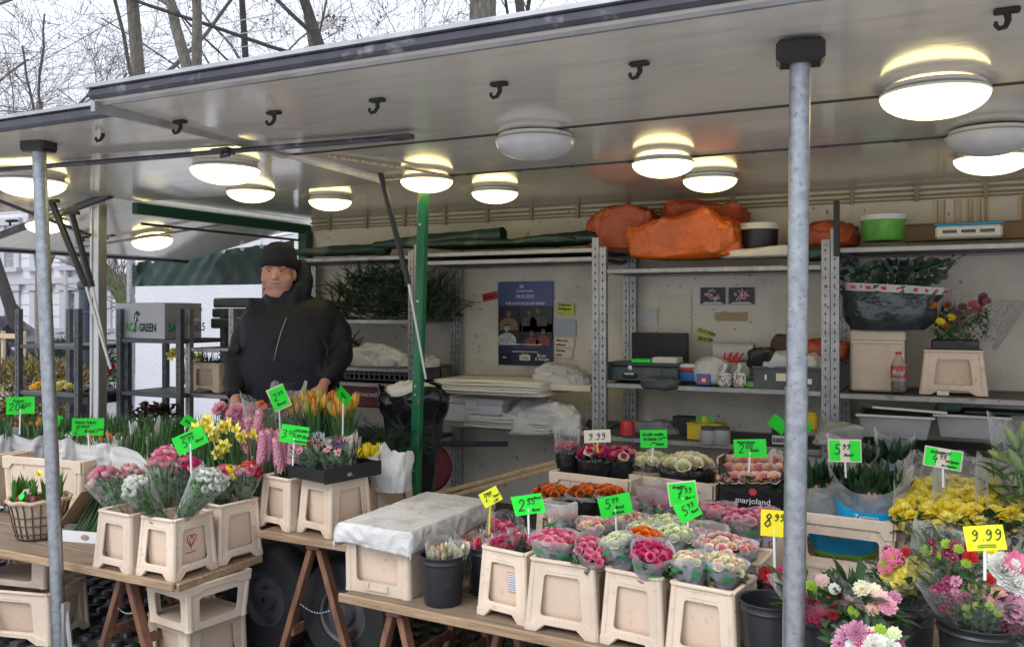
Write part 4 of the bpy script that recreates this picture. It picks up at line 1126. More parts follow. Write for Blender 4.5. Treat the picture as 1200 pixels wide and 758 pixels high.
# ================================================================== TABLES AND CRATES
def lerp(a, b, t): return a + (b - a) * t
def table(label, P0, P1, depth_, T, n=3, th=.024):
    """boards laid side by side; P0-P1 is the front edge (left to right)"""
    u = P1 - P0; u.z = 0; L = u.length; rz = atan2(u.y, u.x)
    root = thing('trestle_table', label, 'table', (P0.x, P0.y, T - th), rz, 'weathered board tables')
    w = depth_ / n
    for k in range(n):
        m = MB(); e = R(-.012, .012)
        m.box((L / 2 + e, w * (k + .5), th / 2), (L, w - .005, th), ch=.004, mi=0)
        m.obj('board', M['wood'], root)
    m = MB(); m.box((L / 2, -.009, th / 2), (L, .016, th + .012), ch=.004); m.obj('edge_batten', M['wood_edge'], root)
    m = MB(); m.box((L + .009, depth_ / 2, th / 2 - .004), (.016, depth_, th + .01), ch=.004); m.obj('edge_batten', M['wood_edge'], root)
    return root
def trestle(label, x, y, rz, T, w=.62, sp=.24):
    root = thing('wooden_trestle', label, 'trestle', (x, y, 0), rz, 'stained wooden trestles')
    m = MB(); m.box((0, 0, T - .03), (.07, w, .055), ch=.004); m.obj('top_rail', M['wood_red'], root)
    for sy in (-1, 1):
        for sx in (-1, 1):
            m = MB(); a = Vector((sx * .022, sy * (w / 2 - .05), T - .06)); b = Vector((sx * sp, sy * (w / 2 - .02), .0)); d = (a - b)
            m.box((0, 0, 0), (.028, .046, d.length), ch=.003, M=Matrix.Translation((a + b) / 2) @ Matrix.Rotation(atan2(d.x, d.z), 4, 'Y')); m.obj('leg', M['wood_red'], root)
    for sx in (-1, 1):
        m = MB(); m.box((sx * sp * .66, 0, .15), (.022, w - .06, .04), ch=.002); m.obj('stretcher', M['wood_red'], root)
    m = MB(); pts = [Vector((lerp(-sp, sp, t) * .45, -w / 2 + .035, .28 - .03 * sin(pi * t))) for t in [i / 24 for i in range(25)]]
    for i in range(24):
        a, b = pts[i], pts[i + 1]; c = (a + b) / 2
        m.tube([a, c + Vector((0, .004 if i % 2 else 0, .004 if i % 2 == 0 else 0)), b], .0024, 5)
    m.obj('chain', M['galv'], root)
    return root
TL = .47
Lp1 = SZ(206, 684, TL); Lp2 = SZ(308, 652, TL); Lp0 = SZ(-150, 614, TL)
table('weathered board table carrying the wicker basket and paper cones of ranunculus', Lp0, Lp1, .50, TL)
table('weathered board table at the back under the bagged tulip shoots', Vector((-6.3, 3.34, 0)), Vector((-3.55, 3.30, 0)), 1.0, .50, 4)
Mp0, Mp1 = SZ(303, 621, .60), SZ(404, 637, .60)
table('small weathered board table carrying the pink hyacinth crates', Mp0, Mp1 + (Mp1 - Mp0).normalized() * .36, .55, .60)
Rp0, Rp1 = SZ(399, 695, TL), SZ(700, 757, TL); ru = (Rp1 - Rp0).normalized()
table('long weathered board table carrying the rose crates and sheet covered box', Rp0, Rp0 + ru * 3.4, .74, TL)
table('rear board table carrying the trays of boxed roses', Vector((-2.0, 3.66, 0)), Vector((1.4, 3.50, 0)), .62, TL)
q = SZ(128, 667, TL); trestle('stained trestle under the table of ranunculus cones', q.x, q.y + .30, radians(2), TL, .5, .17)
q = SZ(-10, 650, TL); trestle('stained trestle beside the crates under the basket table', q.x - .3, q.y + .3, radians(2), TL, .5, .17)
q = SZ(352, 630, .60); trestle('stained trestle under the hyacinth crates', q.x + .02, q.y + .31, radians(4), .60, .56, .20)
q = SZ(452, 708, TL); trestle('stained trestle below the sheet covered box', q.x + .02, q.y + .34, radians(-2), TL, .62, .14)
q = SZ(545, 728, TL); trestle('stained trestle below the black tulip bucket', q.x + .05, q.y + .46, radians(-2), TL, .45, .14)
trestle('stained trestle below the long table of mixed bouquets', .55, 3.05, radians(-2), TL, .62, .14)
trestle('stained trestle under the rear table of boxed roses', -1.5, 3.95, 0, TL, .5, .14); trestle('stained trestle under the rear table of chrysanthemums', .6, 3.85, 0, TL, .5, .14)
trestle('stained trestle under the far end of the tulip shoot table', -5.6, 3.85, 0, .5, .8, .14); trestle('stained trestle under the near end of the tulip shoot table', -3.9, 3.83, 0, .5, .8, .14)

def rrect(s0, s1, t0, t1, r, rt=None, n=3, top=1.0):
    """rounded rectangle outline in (s,t); top narrows its upper side"""
    rt = rt or r; pts = []
    for cx, cy, a0 in ((s1 - r, t1 - rt, 0), (s0 + r, t1 - rt, pi / 2), (s0 + r, t0 + rt, pi), (s1 - r, t0 + rt, 1.5 * pi)):
        for i in range(n + 1):
            a = a0 + pi / 2 * i / n; pts.append((cx + r * cos(a), cy + rt * sin(a)))
    c = (s0 + s1) / 2
    return [(c + (s - c) * lerp(1, top, (t - t0) / (t1 - t0)), t) for s, t in pts]
def crate(label, w, d, h, loc, rz, kind='bucket', group='beige flower crates', name='flower_crate', cat='flower crate', taper=.88, holes=True):
    root = thing(name, label, cat, loc, rz, group)
    tp = {'bucket': taper, 'collar': 1.10, 'tray': 1.06, 'chest': 1.02}[kind]
    B = MB(); th = .006
    def hw(t): return w / 2 * lerp(1, tp, t), d / 2 * lerp(1, tp, t)
    def side(k, off):
        def fn(s, t, inner):
            a, b = hw(t); o = off - (th if inner else 0); z = t * h
            if k == 0: return (s * a, -b - o, z)
            if k == 1: return (a + o, s * b, z)
            if k == 2: return (-s * a, b + o, z)
            return (-a - o, -s * b, z)
        return fn
    for k in range(4):
        narrow = (k % 2 == 1) if w > d else (k % 2 == 0); hs = .50 if not narrow else .46
        if kind == 'bucket':
            out = [(-1, 0), (-.66, 0), (-.44, .10), (.44, .10), (.66, 0), (1, 0), (1, 1), (-1, 1)]
            B.plate(out, rrect(-.62, .62, .22, .80, .10, .05, top=.88), th, side(k, 0))
            B.plate([(-1.0, 0), (-.70, 0), (-.46, .115), (.46, .115), (.70, 0), (1.0, 0), (1.0, .10), (.80, .12), (.60, .19), (-.60, .19), (-.80, .12), (-1.0, .10)], None, th, side(k, .006))
        elif kind == 'collar':
            B.plate([(-1, 0), (1, 0), (1, 1), (-1, 1)], rrect(-.64, .64, .16, .70, .12, .07), th, side(k, 0))
            B.plate([(-1.0, .80), (-.66, .80), (-.5, .87), (.5, .87), (.66, .80), (1.0, .80), (1.0, 1), (-1.0, 1)], None, th, side(k, .006))
        elif kind == 'tray':
            B.plate([(-1, 0), (1, 0), (1, 1), (-1, 1)], rrect(-.74, .74, .44, .74, .07, .07) if holes else None, th, side(k, 0))
            B.plate([(-1.0, .78), (-.84, .78), (-.74, .88), (.74, .88), (.84, .78), (1.0, .78), (1.0, 1), (-1.0, 1)], None, th, side(k, .010))
            for s0 in (-.5, .5): B.plate([(s0 - .03, .79), (s0 + .03, .79), (s0 + .03, .88), (s0 - .03, .88)], None, th, side(k, .004))
            B.plate([(-.97, .30), (.97, .30), (.97, .34), (-.97, .34)], None, th, side(k, .004))
            for s0 in (-.92, -.87, .87, .92): B.plate([(s0 - .012, .36), (s0 + .012, .36), (s0 + .012, .76), (s0 - .012, .76)], None, th, side(k, .003))
        else:
            nw = 1 if k % 2 == 0 else 2
            B.plate([(-1, 0), (1, 0), (1, 1), (-1, 1)], rrect(-.66, .66, .17, .96, .10, .05), th, side(k, 0)) if nw == 1 else B.plate([(-1, 0), (1, 0), (1, 1), (-1, 1)], rrect(.08, .86, .22, .92, .08, .05), th, side(k, 0))
            if k % 2 == 0: B.plate([(-.36, .05), (.36, .05), (.36, .16), (.26, .16), (.26, .08), (-.26, .08), (-.26, .16), (-.36, .16)], None, th, side(k, .005))
    if kind == 'bucket':
        for k in range(4):
            for t0, t1 in ((.845, .852), (.925, .932)): B.plate([(-.5, t0), (.5, t0), (.5, t1), (-.5, t1)], None, th, side(k, .0018))
    r0 = min(w, d) * .055
    for sx in (-1, 1):
        for sy in (-1, 1):
            a0, b0 = hw(0); a1, b1 = hw(1); i = r0 * .8
            B.tube([(sx * (a0 - i), sy * (b0 - i), 0), (sx * (a0 - i), sy * (b0 - i), h * .1), (sx * (a1 - i), sy * (b1 - i), h)], [r0 * 1.35, r0 * 1.25, r0 * 1.1], 10)
    a1, b1 = hw(1)
    for sx, sy, L in ((0, 1, a1), (0, -1, a1), (1, 0, b1), (-1, 0, b1)):
        B.box((sx * a1, sy * b1, h - .004), ((2 * L if sy else .016), (2 * L if sx else .016), .014), ch=.004)
    B.obj('shell', M['crate'], root, 40)
    I = MB()
    if kind in ('bucket', 'chest'):
        f = lambda t: (lerp(.66, .93 * tp, t) if kind == 'bucket' else lerp(.90, .97, t))
        lv = [(f(t), t) for t in (.04, .5, .96)]
        vs = [(sx * w / 2 * k, sy * d / 2 * k, t * h) for k, t in lv for sx, sy in ((-1, -1), (1, -1), (1, 1), (-1, 1))]; fs = [(0, 3, 2, 1)]
        for j in range(2):
            for i in range(4): fs.append((j * 4 + i, j * 4 + (i + 1) % 4, j * 4 + 4 + (i + 1) % 4, j * 4 + 4 + i))
        I.add(vs, fs)
        I.obj('inner_tub', M['crate_in'], root, 30)
    elif kind == 'collar': I.box((0, 0, h * .12), (w * .97, d * .97, .012)); I.obj('base_panel', M['crate_in'], root)
    else: I.box((0, 0, .01), (w * .96, d * .96, .012)); I.obj('base_panel', M['crate_in'], root)
    root['dims'] = [w, d, h, tp]
    return root
def crate_px(label, pL, pC, pR, Z, h, kind='bucket', **kw):
    """pL, pC, pR: photo pixels of the front-left, nearest and back-right foot (pR may be a depth in metres)"""
    L_, C_ = SZ(*pL, Z), SZ(*pC, Z); u = C_ - L_; w = u.length; rz = atan2(u.y, u.x); n = Vector((-u.y, u.x, 0)).normalized()
    d = pR if isinstance(pR, (int, float)) else abs((SZ(*pR, Z) - C_).dot(n))
    c = (L_ + C_) / 2 + n * d / 2
    return crate(label, w, d, h, (c.x, c.y, Z), rz, kind, **kw)
def crate_top(px0, py0, px1, py1, Z, d, h, label, **kw):
    """front rim corners in the photo at height Z"""
    a, b = SZ(px0, py0, Z), SZ(px1, py1, Z); u = b - a; rz = atan2(u.y, u.x); n = Vector((-u.y, u.x, 0)).normalized(); k = 1.06
    w = u.length / k; c = (a + b) / 2 + n * d * k / 2
    return crate(label, w, d, h, (c.x, c.y, Z - h), rz, 'tray', **kw)

# crates on the basket table
H1 = .255
kA = crate_px('beige crate holding the pale pink ranunculus cone, beside the white carton', (110, 664), (152, 674), .26, TL, H1)
kB = crate_px('beige crate with the red heart print, at the table corner', (160, 673), (203, 682), (256, 665), TL, H1)
kC = crate_px('beige crate holding the magenta ranunculus at the table end', (232, 672), (258, 664), (307, 650), TL, H1) if False else crate_px('beige crate holding the magenta ranunculus at the table end', (226, 655), (257, 663), (308, 649), TL, H1 + .01)
crate_px('open beige crate on the crate below the table corner', (176, 727), (221, 742), (287, 718), .235, .20, 'collar')
crate_px('lower beige crate standing on the cobbles below the table corner', (172, 778), (219, 797), (290, 770), .002, .232, 'bucket', taper=.97)
crate_px('open beige crate stacked beneath the wicker basket', (-30, 682), (52, 690), .26, .25, .19, 'collar')
crate_px('large beige crate on the cobbles beneath the wicker basket', (-36, 748), (58, 757), .28, .002, .246, 'bucket', taper=.95)
# heart print on the middle crate
def heart(root, face_x):
    w, d, h, tp = root['dims']; m = MB(); Fx = lambda z: w / 2 * lerp(.66, .93 * tp, (z / h - .04) / .92) + .002
    for s in (-1, 1):
        pts = []
        for i in range(15):
            t = pi * i / 14; a = .5 * (16 * sin(t) ** 3) / 16; b = (13 * cos(t) - 5 * cos(2 * t) - 2 * cos(3 * t) - cos(4 * t)) / 16
            y = s * a * .05; z = .148 + b * .032; pts.append((Fx(z), y, z))
        m.tube(pts, .0022, 4)
        m.tube([(Fx(.12), 0, .12), (Fx(.15), s * .012, .15), (Fx(.17), 0, .17)], .0018, 4)
    m.tube([(Fx(.108), 0, .108), (Fx(.125), 0, .125)], .002, 4)
    for k in range(6): m.box((Fx(.095), -.025 + k * .01, .095), (.002, .007, .004))
    m.obj('heart_print', M['ink_red'], root)
heart(kB, 0)
# hyacinth crates on the small table
km1 = crate_px('beige crate full of pink hyacinths on the small table', (303, 615), (338, 623), .27, .60, .235)
km2 = crate_px('beige crate under the black tray of anemones', (349, 622), (387, 631), (432, 617), .60, .250)
crate_px('beige crate behind the anemone tray, below the yellow tulips', (425, 604), (436, 606), (474, 593), .60, .235) if False else crate_px('beige crate behind the anemone tray, below the yellow tulips', (412, 600), (445, 606), .25, .60, .235)
# rose crates
k1 = crate_px('beige crate with the orange edged label, holding red roses', (560, 718), (616, 733), .20, TL, H1)
k2 = crate_px('wide beige crate holding the two large pink rose sleeves', (616, 736), (699, 752), .21, TL, H1)
k3 = crate_px('beige crate below the orange and magenta rose sleeves', (704, 752), (776, 770), .21, TL, H1)
k4 = crate_px('beige crate below the peach and cream rose sleeves', (780, 772), (862, 792), .24, TL, H1)
k5 = crate_px('beige crate in the second row behind the cream rose sleeves', (838, 738), (890, 748), .24, TL, H1)
for i, (px, py, w_) in enumerate(((655, 690, 62), (735, 702, 62), (812, 712, 58))):
    crate_px('second row beige crate hidden behind the %s roses' % ('pink', 'green cream', 'peach')[i], (px, py), (px + w_, py + 9), .24, TL, H1)
def label_sheet(root, z0, z1, x0, x1):
    w, d, h, tp = root['dims']; fy = lambda z: -d / 2 * lerp(.66, .93 * tp, (z / h - .04) / .92) - .003
    m = MB(); m.add([(x0, fy(z0), z0), (x1, fy(z0), z0), (x1, fy(z1), z1), (x0, fy(z1), z1)], [(0, 1, 2, 3)])
    i = .004; m2 = MB(); m2.add([(x0 + i, fy(z0) - .001, z0 + i), (x1 - i, fy(z0) - .001, z0 + i), (x1 - i, fy(z1) - .001, z1 - i), (x0 + i, fy(z1) - .001, z1 - i)], [(0, 1, 2, 3)])
    o = m.obj('paper_label', mat('orange label edge', (.75, .25, .04), .6), root)
    m2.obj('label_face', M['paper'], o); t = MB()
    for k in range(7):
        z = lerp(z1 - .012, z0 + .01, k / 6)
        for j in range(5): xx = x0 + .008 + j * .009; t.add([(xx, fy(z) - .002, z), (xx + .007, fy(z) - .002, z), (xx + .007, fy(z) - .002, z + .003), (xx, fy(z) - .002, z + .003)], [(0, 1, 2, 3)])
    t.obj('label_print', M['ink_blue'], o)
label_sheet(k1, .10, .175, .012, .066)
# trays at the back
kr1 = crate_top(645, 552, 737, 563, .86, .30, .24, 'beige tray under the red and cream roses in black sleeves', holes=False)
kr2 = crate_top(739, 556, 836, 568, .86, .30, .30, 'beige tray carrying the big cream roses')
kr3 = crate_top(930, 599, 1047, 613, .82, .34, .30, 'beige tray holding the blue and lime printed bag of tulips')
kr4 = crate_top(1050, 610, 1172, 627, .82, .34, .30, 'beige tray below the yellow chrysanthemums')
for kk, lb in ((kr3, 'beige tray stacked below the tray of printed tulip bags'), (kr4, 'beige tray stacked below the yellow chrysanthemum tray'), (kr1, 'beige tray stacked below the red and cream rose tray'), (kr2, 'beige tray stacked below the cream rose tray')):
    w, d, h, tp = kk['dims']; l = Vector(kk.location); hh = max(.06, min(.10, l.z - .02 - TL))
    l.z = TL + .002; hh = kk.location.z - TL - .004
    if hh > .03: crate(lb, w, d, hh, l, kk.rotation_euler.z, 'tray', holes=False)
crate_px('beige crate behind the pale rose sleeve and the orange roses', (626, 668), (660, 676), .2, TL, .30)

# sheet covered chest
ch = crate_px('long beige box under the damp grey sheet', (406, 690), (479, 703), .62, TL, .265, 'chest', taper=1, name='storage_box', cat='box')
def cover(ch):
    w, d, h, tp = ch['dims']; W, D = w / 2 * tp + .016, d / 2 * tp + .016
    root = thing('cover_sheet', 'damp grey plastic sheet draped over the long beige box', 'cover sheet', (ch.location.x, ch.location.y, ch.location.z + h), ch.rotation_euler.z)
    m = MB(); nu, nv = 80, 130; drop = .085
    def fn(u, v):
        x = lerp(-W - drop, W + drop, u); y = lerp(-D - drop, D + drop, v); z = .012; ox = max(0, abs(x) - W); oy = max(0, abs(y) - D); xx = max(-W, min(W, x)); yy = max(-D, min(D, y))
        n1 = (1 - 2 * abs(noise.noise((x * 7, y * 5, 3)))) * .003 + (1 - 2 * abs(noise.noise((x * 17, y * 15, 1)))) * .0022
        z += n1 + .007 * noise.noise((x * 3.3, y * 2.6, 7))
        o = ox + oy if ox and oy else max(ox, oy); o = min(o, drop * 1.05)
        fl = .010 * (1 - 2 * abs(noise.noise((x * 13, y * 13, 5)))) 
        if o > 0:
            z = .012 - o - (.022 * noise.noise((x * 6, y * 6, 9)) * (o / drop) ** 2); k = min(1, o / .02)
            if ox: xx += math.copysign(.004 + k * (.003 + abs(fl)), x)
            if oy: yy += math.copysign(.004 + k * (.003 + abs(fl)), y)
        return (xx, yy, z)
    m.grid(fn, nu, nv); o = m.obj('sheet', M['sheet'], root, 180)
    sm = o.modifiers.new('thick', 'SOLIDIFY'); sm.thickness = .002
cover(ch)

def bucket(label, px, pybase, rpx, h=.20, Z=TL, rpos=None, group='black flower buckets'):
    p = SZ(px, pybase, Z) if rpos is None else Vector(rpos); r = rpx * mpp(p); p = p + Vector((-p.x, -p.y, 0)).normalized() * -r * .8
    root = thing('flower_bucket', label, 'bucket', (p.x, p.y, Z), R(0, 3), group)
    m = MB(); k = r
    m.lathe([(.0, .002), (.80 * k, .002), (.82 * k, .012), (.95 * k, h - .03), (1.0 * k, h - .028), (1.02 * k, h - .022), (.985 * k, h - .016), (1.0 * k, h - .004), (1.03 * k, h), (1.02 * k, h + .004), (.97 * k, h + .001), (.94 * k, h - .02), (.80 * k, .02), (0, .02)], 40)
    m.obj('shell', M['bucket'], root, 40)
    root['rim'] = [p.x, p.y, Z + h, r]
    return root
b1 = bucket('black bucket holding the wrapped pink tulips', 519, 713, 27, .19)
b2 = bucket('black bucket holding mixed red and orange tulips, behind the pink tulip bucket', 571, 700, 26, .19)
b3 = bucket('empty black bucket beside the support post', 903, 804, 36, .24)
b4 = bucket('empty black bucket half hidden behind the emptier front bucket', 912, 760, 32, .22)
b5 = bucket('black bucket holding the cerise gerbera bouquet', 962, 822, 34, .24)
b6 = bucket('black bucket under the yellow chrysanthemum bouquet', 1062, 786, 33, .20)
b7 = bucket('black bucket under the big mixed bouquet with purple daisies', 1146, 838, 46, .24)
b8 = bucket('black bucket with the lowest pink and white bouquet', 1018, 874, 42, .24, Z=.25)

# ================================================================== FLOWERS
def bpx(pb, pt, Yb, Yt=None): return SY(*pb, Yb), SY(*pt, Yt or Yb)
YA_, YB_, YC_ = kA.location.y, kB.location.y, kC.location.y
ran = ranunculus
def rad(px, p): return px * mpp(p)
def cones():
    def c(label, pb, pt, Y, rpx, meshes, n, spx, **kw):
        n = int(n * 1.35); spx *= .68; kw.setdefault('dome', .8); kw.setdefault('over', -.005); kw.setdefault('wave', .08)
        b, t = bpx(pb, pt, Y, kw.pop('Yt', None)); s = mpp(b); cone_bunch(label, b, t, rpx * s, meshes, n, spx * s, **kw)
    c('pale pink ranunculus in a clear cone leaning over the white carton', (148, 612), (122, 560), YA_, 21, [ran('pink'), ran('palepink'), ran('rosy')], 11, 8.2)
    c('second pale pink ranunculus cone close behind the leaning one', (165, 608), (152, 556), YA_ + .08, 17, [ran('rosy'), ran('palepink')], 8, 8)
    c('pink ranunculus cone standing tallest above the heart crate', (196, 604), (196, 541), YB_ + .06, 25, [ran('pink'), ran('rosy'), ran('rosy')], 14, 8.6)
    c('pink and magenta ranunculus cone beside the neon card stick', (215, 600), (222, 546), YB_ + .10, 16, [ran('magenta'), ran('pink')], 8, 8)
    c('white ranunculus cone tilted toward the pale pink ones', (198, 618), (158, 570), YB_ - .05, 18, [ran('white')], 11, 7.8, Yt=YB_ - .14)
    c('white ranunculus cone bent toward the magenta cone', (205, 617), (246, 562), YB_ - .04, 20, [ran('white')], 10, 7.2, leafm='leaf_lt')
    c('magenta and yellow ranunculus cone in the end crate', (258, 604), (264, 556), YC_, 15, [ran('magenta'), ran('pink'), ran('yellow'), ran('palepink')], 9, 8.2)
    c('red, yellow and pink ranunculus cone at the end of the table', (281, 602), (291, 552), YC_ + .05, 16, [ran('red'), ran('orange'), ran('pink'), ran('limeg'), ran('rosy')], 9, 7.8)
cones()

def shoots(label, px0, px1, pytop, Y, n, hpx, dep=.22, m_='leaf_tulip', cat='plant', name='tulip_plant', buds=None, group='trays of tulip shoots', w=.016):
    a, b = SY(px0, pytop + hpx, Y), SY(px1, pytop + hpx, Y); s = mpp(a); h = hpx * s
    root = thing(name, label, cat, ((a.x + b.x) / 2, Y, (a.z + b.z) / 2), 0, group); mb = MB(); wid = (b.x - a.x)
    random.seed(int(px0 * 7 + px1))
    for i in range(n): strap_leaf(mb, (R(-.5, .5) * wid, R(-.5, .5) * dep, R(-.01, .01)), R(0, 6.28), h * R(.72, 1.12), w * R(.7, 1.3), R(0, .28), R(-.05, .35), 0, 4)
    mb.obj('foliage', M[m_], root, 180)
    if buds:
        me = tulip(buds)
        for i in range(10): head(me, root, (R(-.45, .45) * wid, R(-.5, .3) * dep, h * R(.62, .95)), (R(-.2, .2), R(-.2, .2), 1), .014)
    return root
def pot_bag(label, px0, px1, py0, py1, Y, matn, dep=.16, name='paper_bag', cat='paper bag', seed=0, peak=.02, group='paper wrapped pots'):
    """crumpled paper wrap, wider at the top"""
    a, b = SY(px0, py1, Y), SY(px1, py1, Y); top = SY((px0 + px1) / 2, py0, Y).z; h = top - a.z; w = (b.x - a.x) / 2
    root = thing(name, label, cat, ((a.x + b.x) / 2, Y, a.z), 0, group); rnd = random.Random(seed); ph = [rnd.uniform(0, 6) for _ in range(6)]; ca0 = cos
    def fn(u, v):
        t = u * 2 * pi; k = .74 + .26 * v + .05 * sin(t * 3 + ph[0] + 2 * v) + .05 * (1 - 2 * abs(noise.noise((ca0(t) * 3 + seed, sin(t) * 3, v * 4)))) + .035 * sin(t * 7 + ph[1] - 5 * v) + .02 * sin(t * 13 + ph[2] + 4 * v)
        z = h * v + peak * v * (sin(t * 2 + ph[3]) + .6 * sin(t * 5 + ph[4]))
        ca, sa = cos(t), sin(t); e = .6; return (w * k * math.copysign(abs(ca) ** e, ca), dep * k * math.copysign(abs(sa) ** e, sa), z)
    mb = MB(); mb.grid(fn, 64, 16, closed=True); mb.grid(lambda u, v: (lerp(-w * .8, w * .8, u), lerp(-dep * .8, dep * .8, v), h * .62), 2, 2)
    mb.obj('wrap', M[matn], root, 180); return root

# back left: bagged tulip shoots on their beige crate
YL = 3.62
ck = crate_top(4, 534, 96, 541, .80, .34, .29, 'large worn beige crate under the bagged tulips, behind the wicker basket', holes=False)
ckb = crate_top(-70, 528, -4, 533, .80, .34, .29, 'beige crate at the very edge of the view under grey bags', holes=False)
YK = ck.location.y
pot_bag('grey paper bag of green shoots at the edge of the view', -14, 22, 503, 534, YK + .0, 'paper_grey', .10, seed=1)
pot_bag('grey paper bag of orange tulip buds behind the post', 23, 64, 506, 536, YK + .06, 'paper_grey', .10, seed=2)
pot_bag('bluish white paper bag of shoots right of the galvanised post', 66, 92, 514, 539, YK - .05, 'paper', .09, seed=3)
pot_bag('broad white paper bag in front of the kraft bags', 90, 146, 513, 546, YK + .02, 'paper', .10, seed=4)
pot_bag('brown kraft bag of tulip shoots nearer the post', 66, 106, 503, 530, YK + .30, 'kraft', .12, seed=5)
pot_bag('brown kraft bag of tulip shoots nearer the daffodils', 120, 162, 504, 528, YK + .30, 'kraft', .12, seed=6)
pot_bag('crumpled white paper wrap with pointed corner beside the daffodil crate', 140, 208, 524, 552, YK + .05, 'paper', .12, seed=7, peak=.045)
pot_bag('pointed white paper cone standing between the kraft bag and the daffodils', 156, 182, 506, 532, YK + .12, 'paper', .05, seed=12, peak=.06)
shoots('green tulip shoots filling the edge grey bag', -10, 24, 486, YK, 90, 24, .18)
shoots('green shoots with orange tulip buds in the grey bag', 24, 64, 488, YK + .06, 90, 24, .16, buds='tulip_o')
shoots('short shoots in the bluish white bag', 66, 92, 505, YK - .05, 40, 16, .14)
shoots('sparse shoots in the broad white bag', 92, 146, 508, YK + .02, 44, 12, .15, buds='tulip_o')
shoots('green tulip shoots in the kraft bag nearer the post', 64, 106, 488, YK + .30, 120, 26, .2)
shoots('green tulip shoots in the kraft bag nearer the daffodils', 118, 166, 488, YK + .30, 150, 26, .2)
shoots('long row of tulip shoots beside the kraft bags', 160, 212, 486, YK + .42, 170, 30, .25)
shoots('leafy shoots in the crumpled white wrap', 150, 206, 500, YK + .05, 90, 36, .18)
# daffodils
shoots('tall daffodils in yellow bloom behind the end crate', 228, 302, 492, YC_ + .26, 150, 92, .18, name='daffodil_plant', w=.013, group='daffodils')
def daffs(pts, Y, rpx, label=None, cat=None):
    me = daffodil()
    root = [o for o in bpy.data.objects if o.name.startswith('daffodil_plant')][-1]
    for px, py in pts:
        p = SY(px, py, Y + R(-.08, .02)); o = head(me, root, p - Vector(root.location), (R(-.5, .7), -1, R(-.35, .3)), rpx * mpp(p))
daffs(((230, 502), (238, 498), (247, 503), (252, 512), (262, 500), (268, 497), (278, 503), (256, 530), (263, 522), (298, 508), (284, 512), (244, 492), (232, 508)), YC_ + .2, 9)
crate_px('beige crate holding the daffodils behind the end crate', (228, 648), (300, 638), .24, TL, .30)
# white carton with daffodil stems and brown flap
def stem_carton():
    p = SZ(104, 636, TL); root = thing('flower_carton', 'white carton with raised brown flap lying beside the wicker basket', 'carton', p, radians(12)); s = mpp(p)
    w, d, h = 86 * s, .40, .055; m = MB()
    for q, sz in (((0, 0, .003), (w, d, .004)), ((0, -d / 2, h / 2), (w, .004, h)), ((0, d / 2, h / 2), (w, .004, h)), ((w / 2, 0, h / 2), (.004, d, h)), ((-w / 2, 0, h / 2), (.004, d, h))): m.box((q[0], q[1] + d / 2, q[2]), sz)
    m.obj('tray', M['white_pl'], root)
    m = MB(); m.box((0, 0, 0), (.004, d * .98, .23), M=Matrix.Translation((-w / 2 + .06, d / 2, h + .10)) @ Matrix.Rotation(radians(38), 4, 'Y')); m.obj('flap', M['card'], root)
    m = MB(); m.lathe([(.014, 0), (.012, .002), (0, .002)], 12, 0, Matrix.Translation((-.02, -.0035, h / 2)) @ Matrix.Rotation(pi / 2, 4, 'X') @ Matrix.Scale(1.8, 4, (1, 0, 0))); m.obj('hand_hole', M['card'], root)
    st = thing('daffodil_bundle', 'bundle of green daffodil stems with yellow tips laid in the white carton', 'cut flowers', p, radians(12)); m = MB()
    random.seed(3)
    for i in range(90):
        x = R(-.36, .30) * w; a = Vector((x * .9, R(.02, .2), h * .5 + R(0, .03))); b = Vector((x * .7 - .01 + R(-.02, .02), d * .75 + R(-.05, .08), h + R(.16, .25)))
        mid = a.lerp(b, .5) + Vector((R(-.01, .01), -.02, .03)); m.tube([a, mid, b.lerp(mid, .25)], [.0042, .004, .0036], 5, 0); m.tube([b.lerp(mid, .25), b], [.0036, .003], 5, 1)
    m.obj('stalks', [M['leaf_tulip'], M['stem_pale']], st, 180, kind='stuff')
stem_carton()
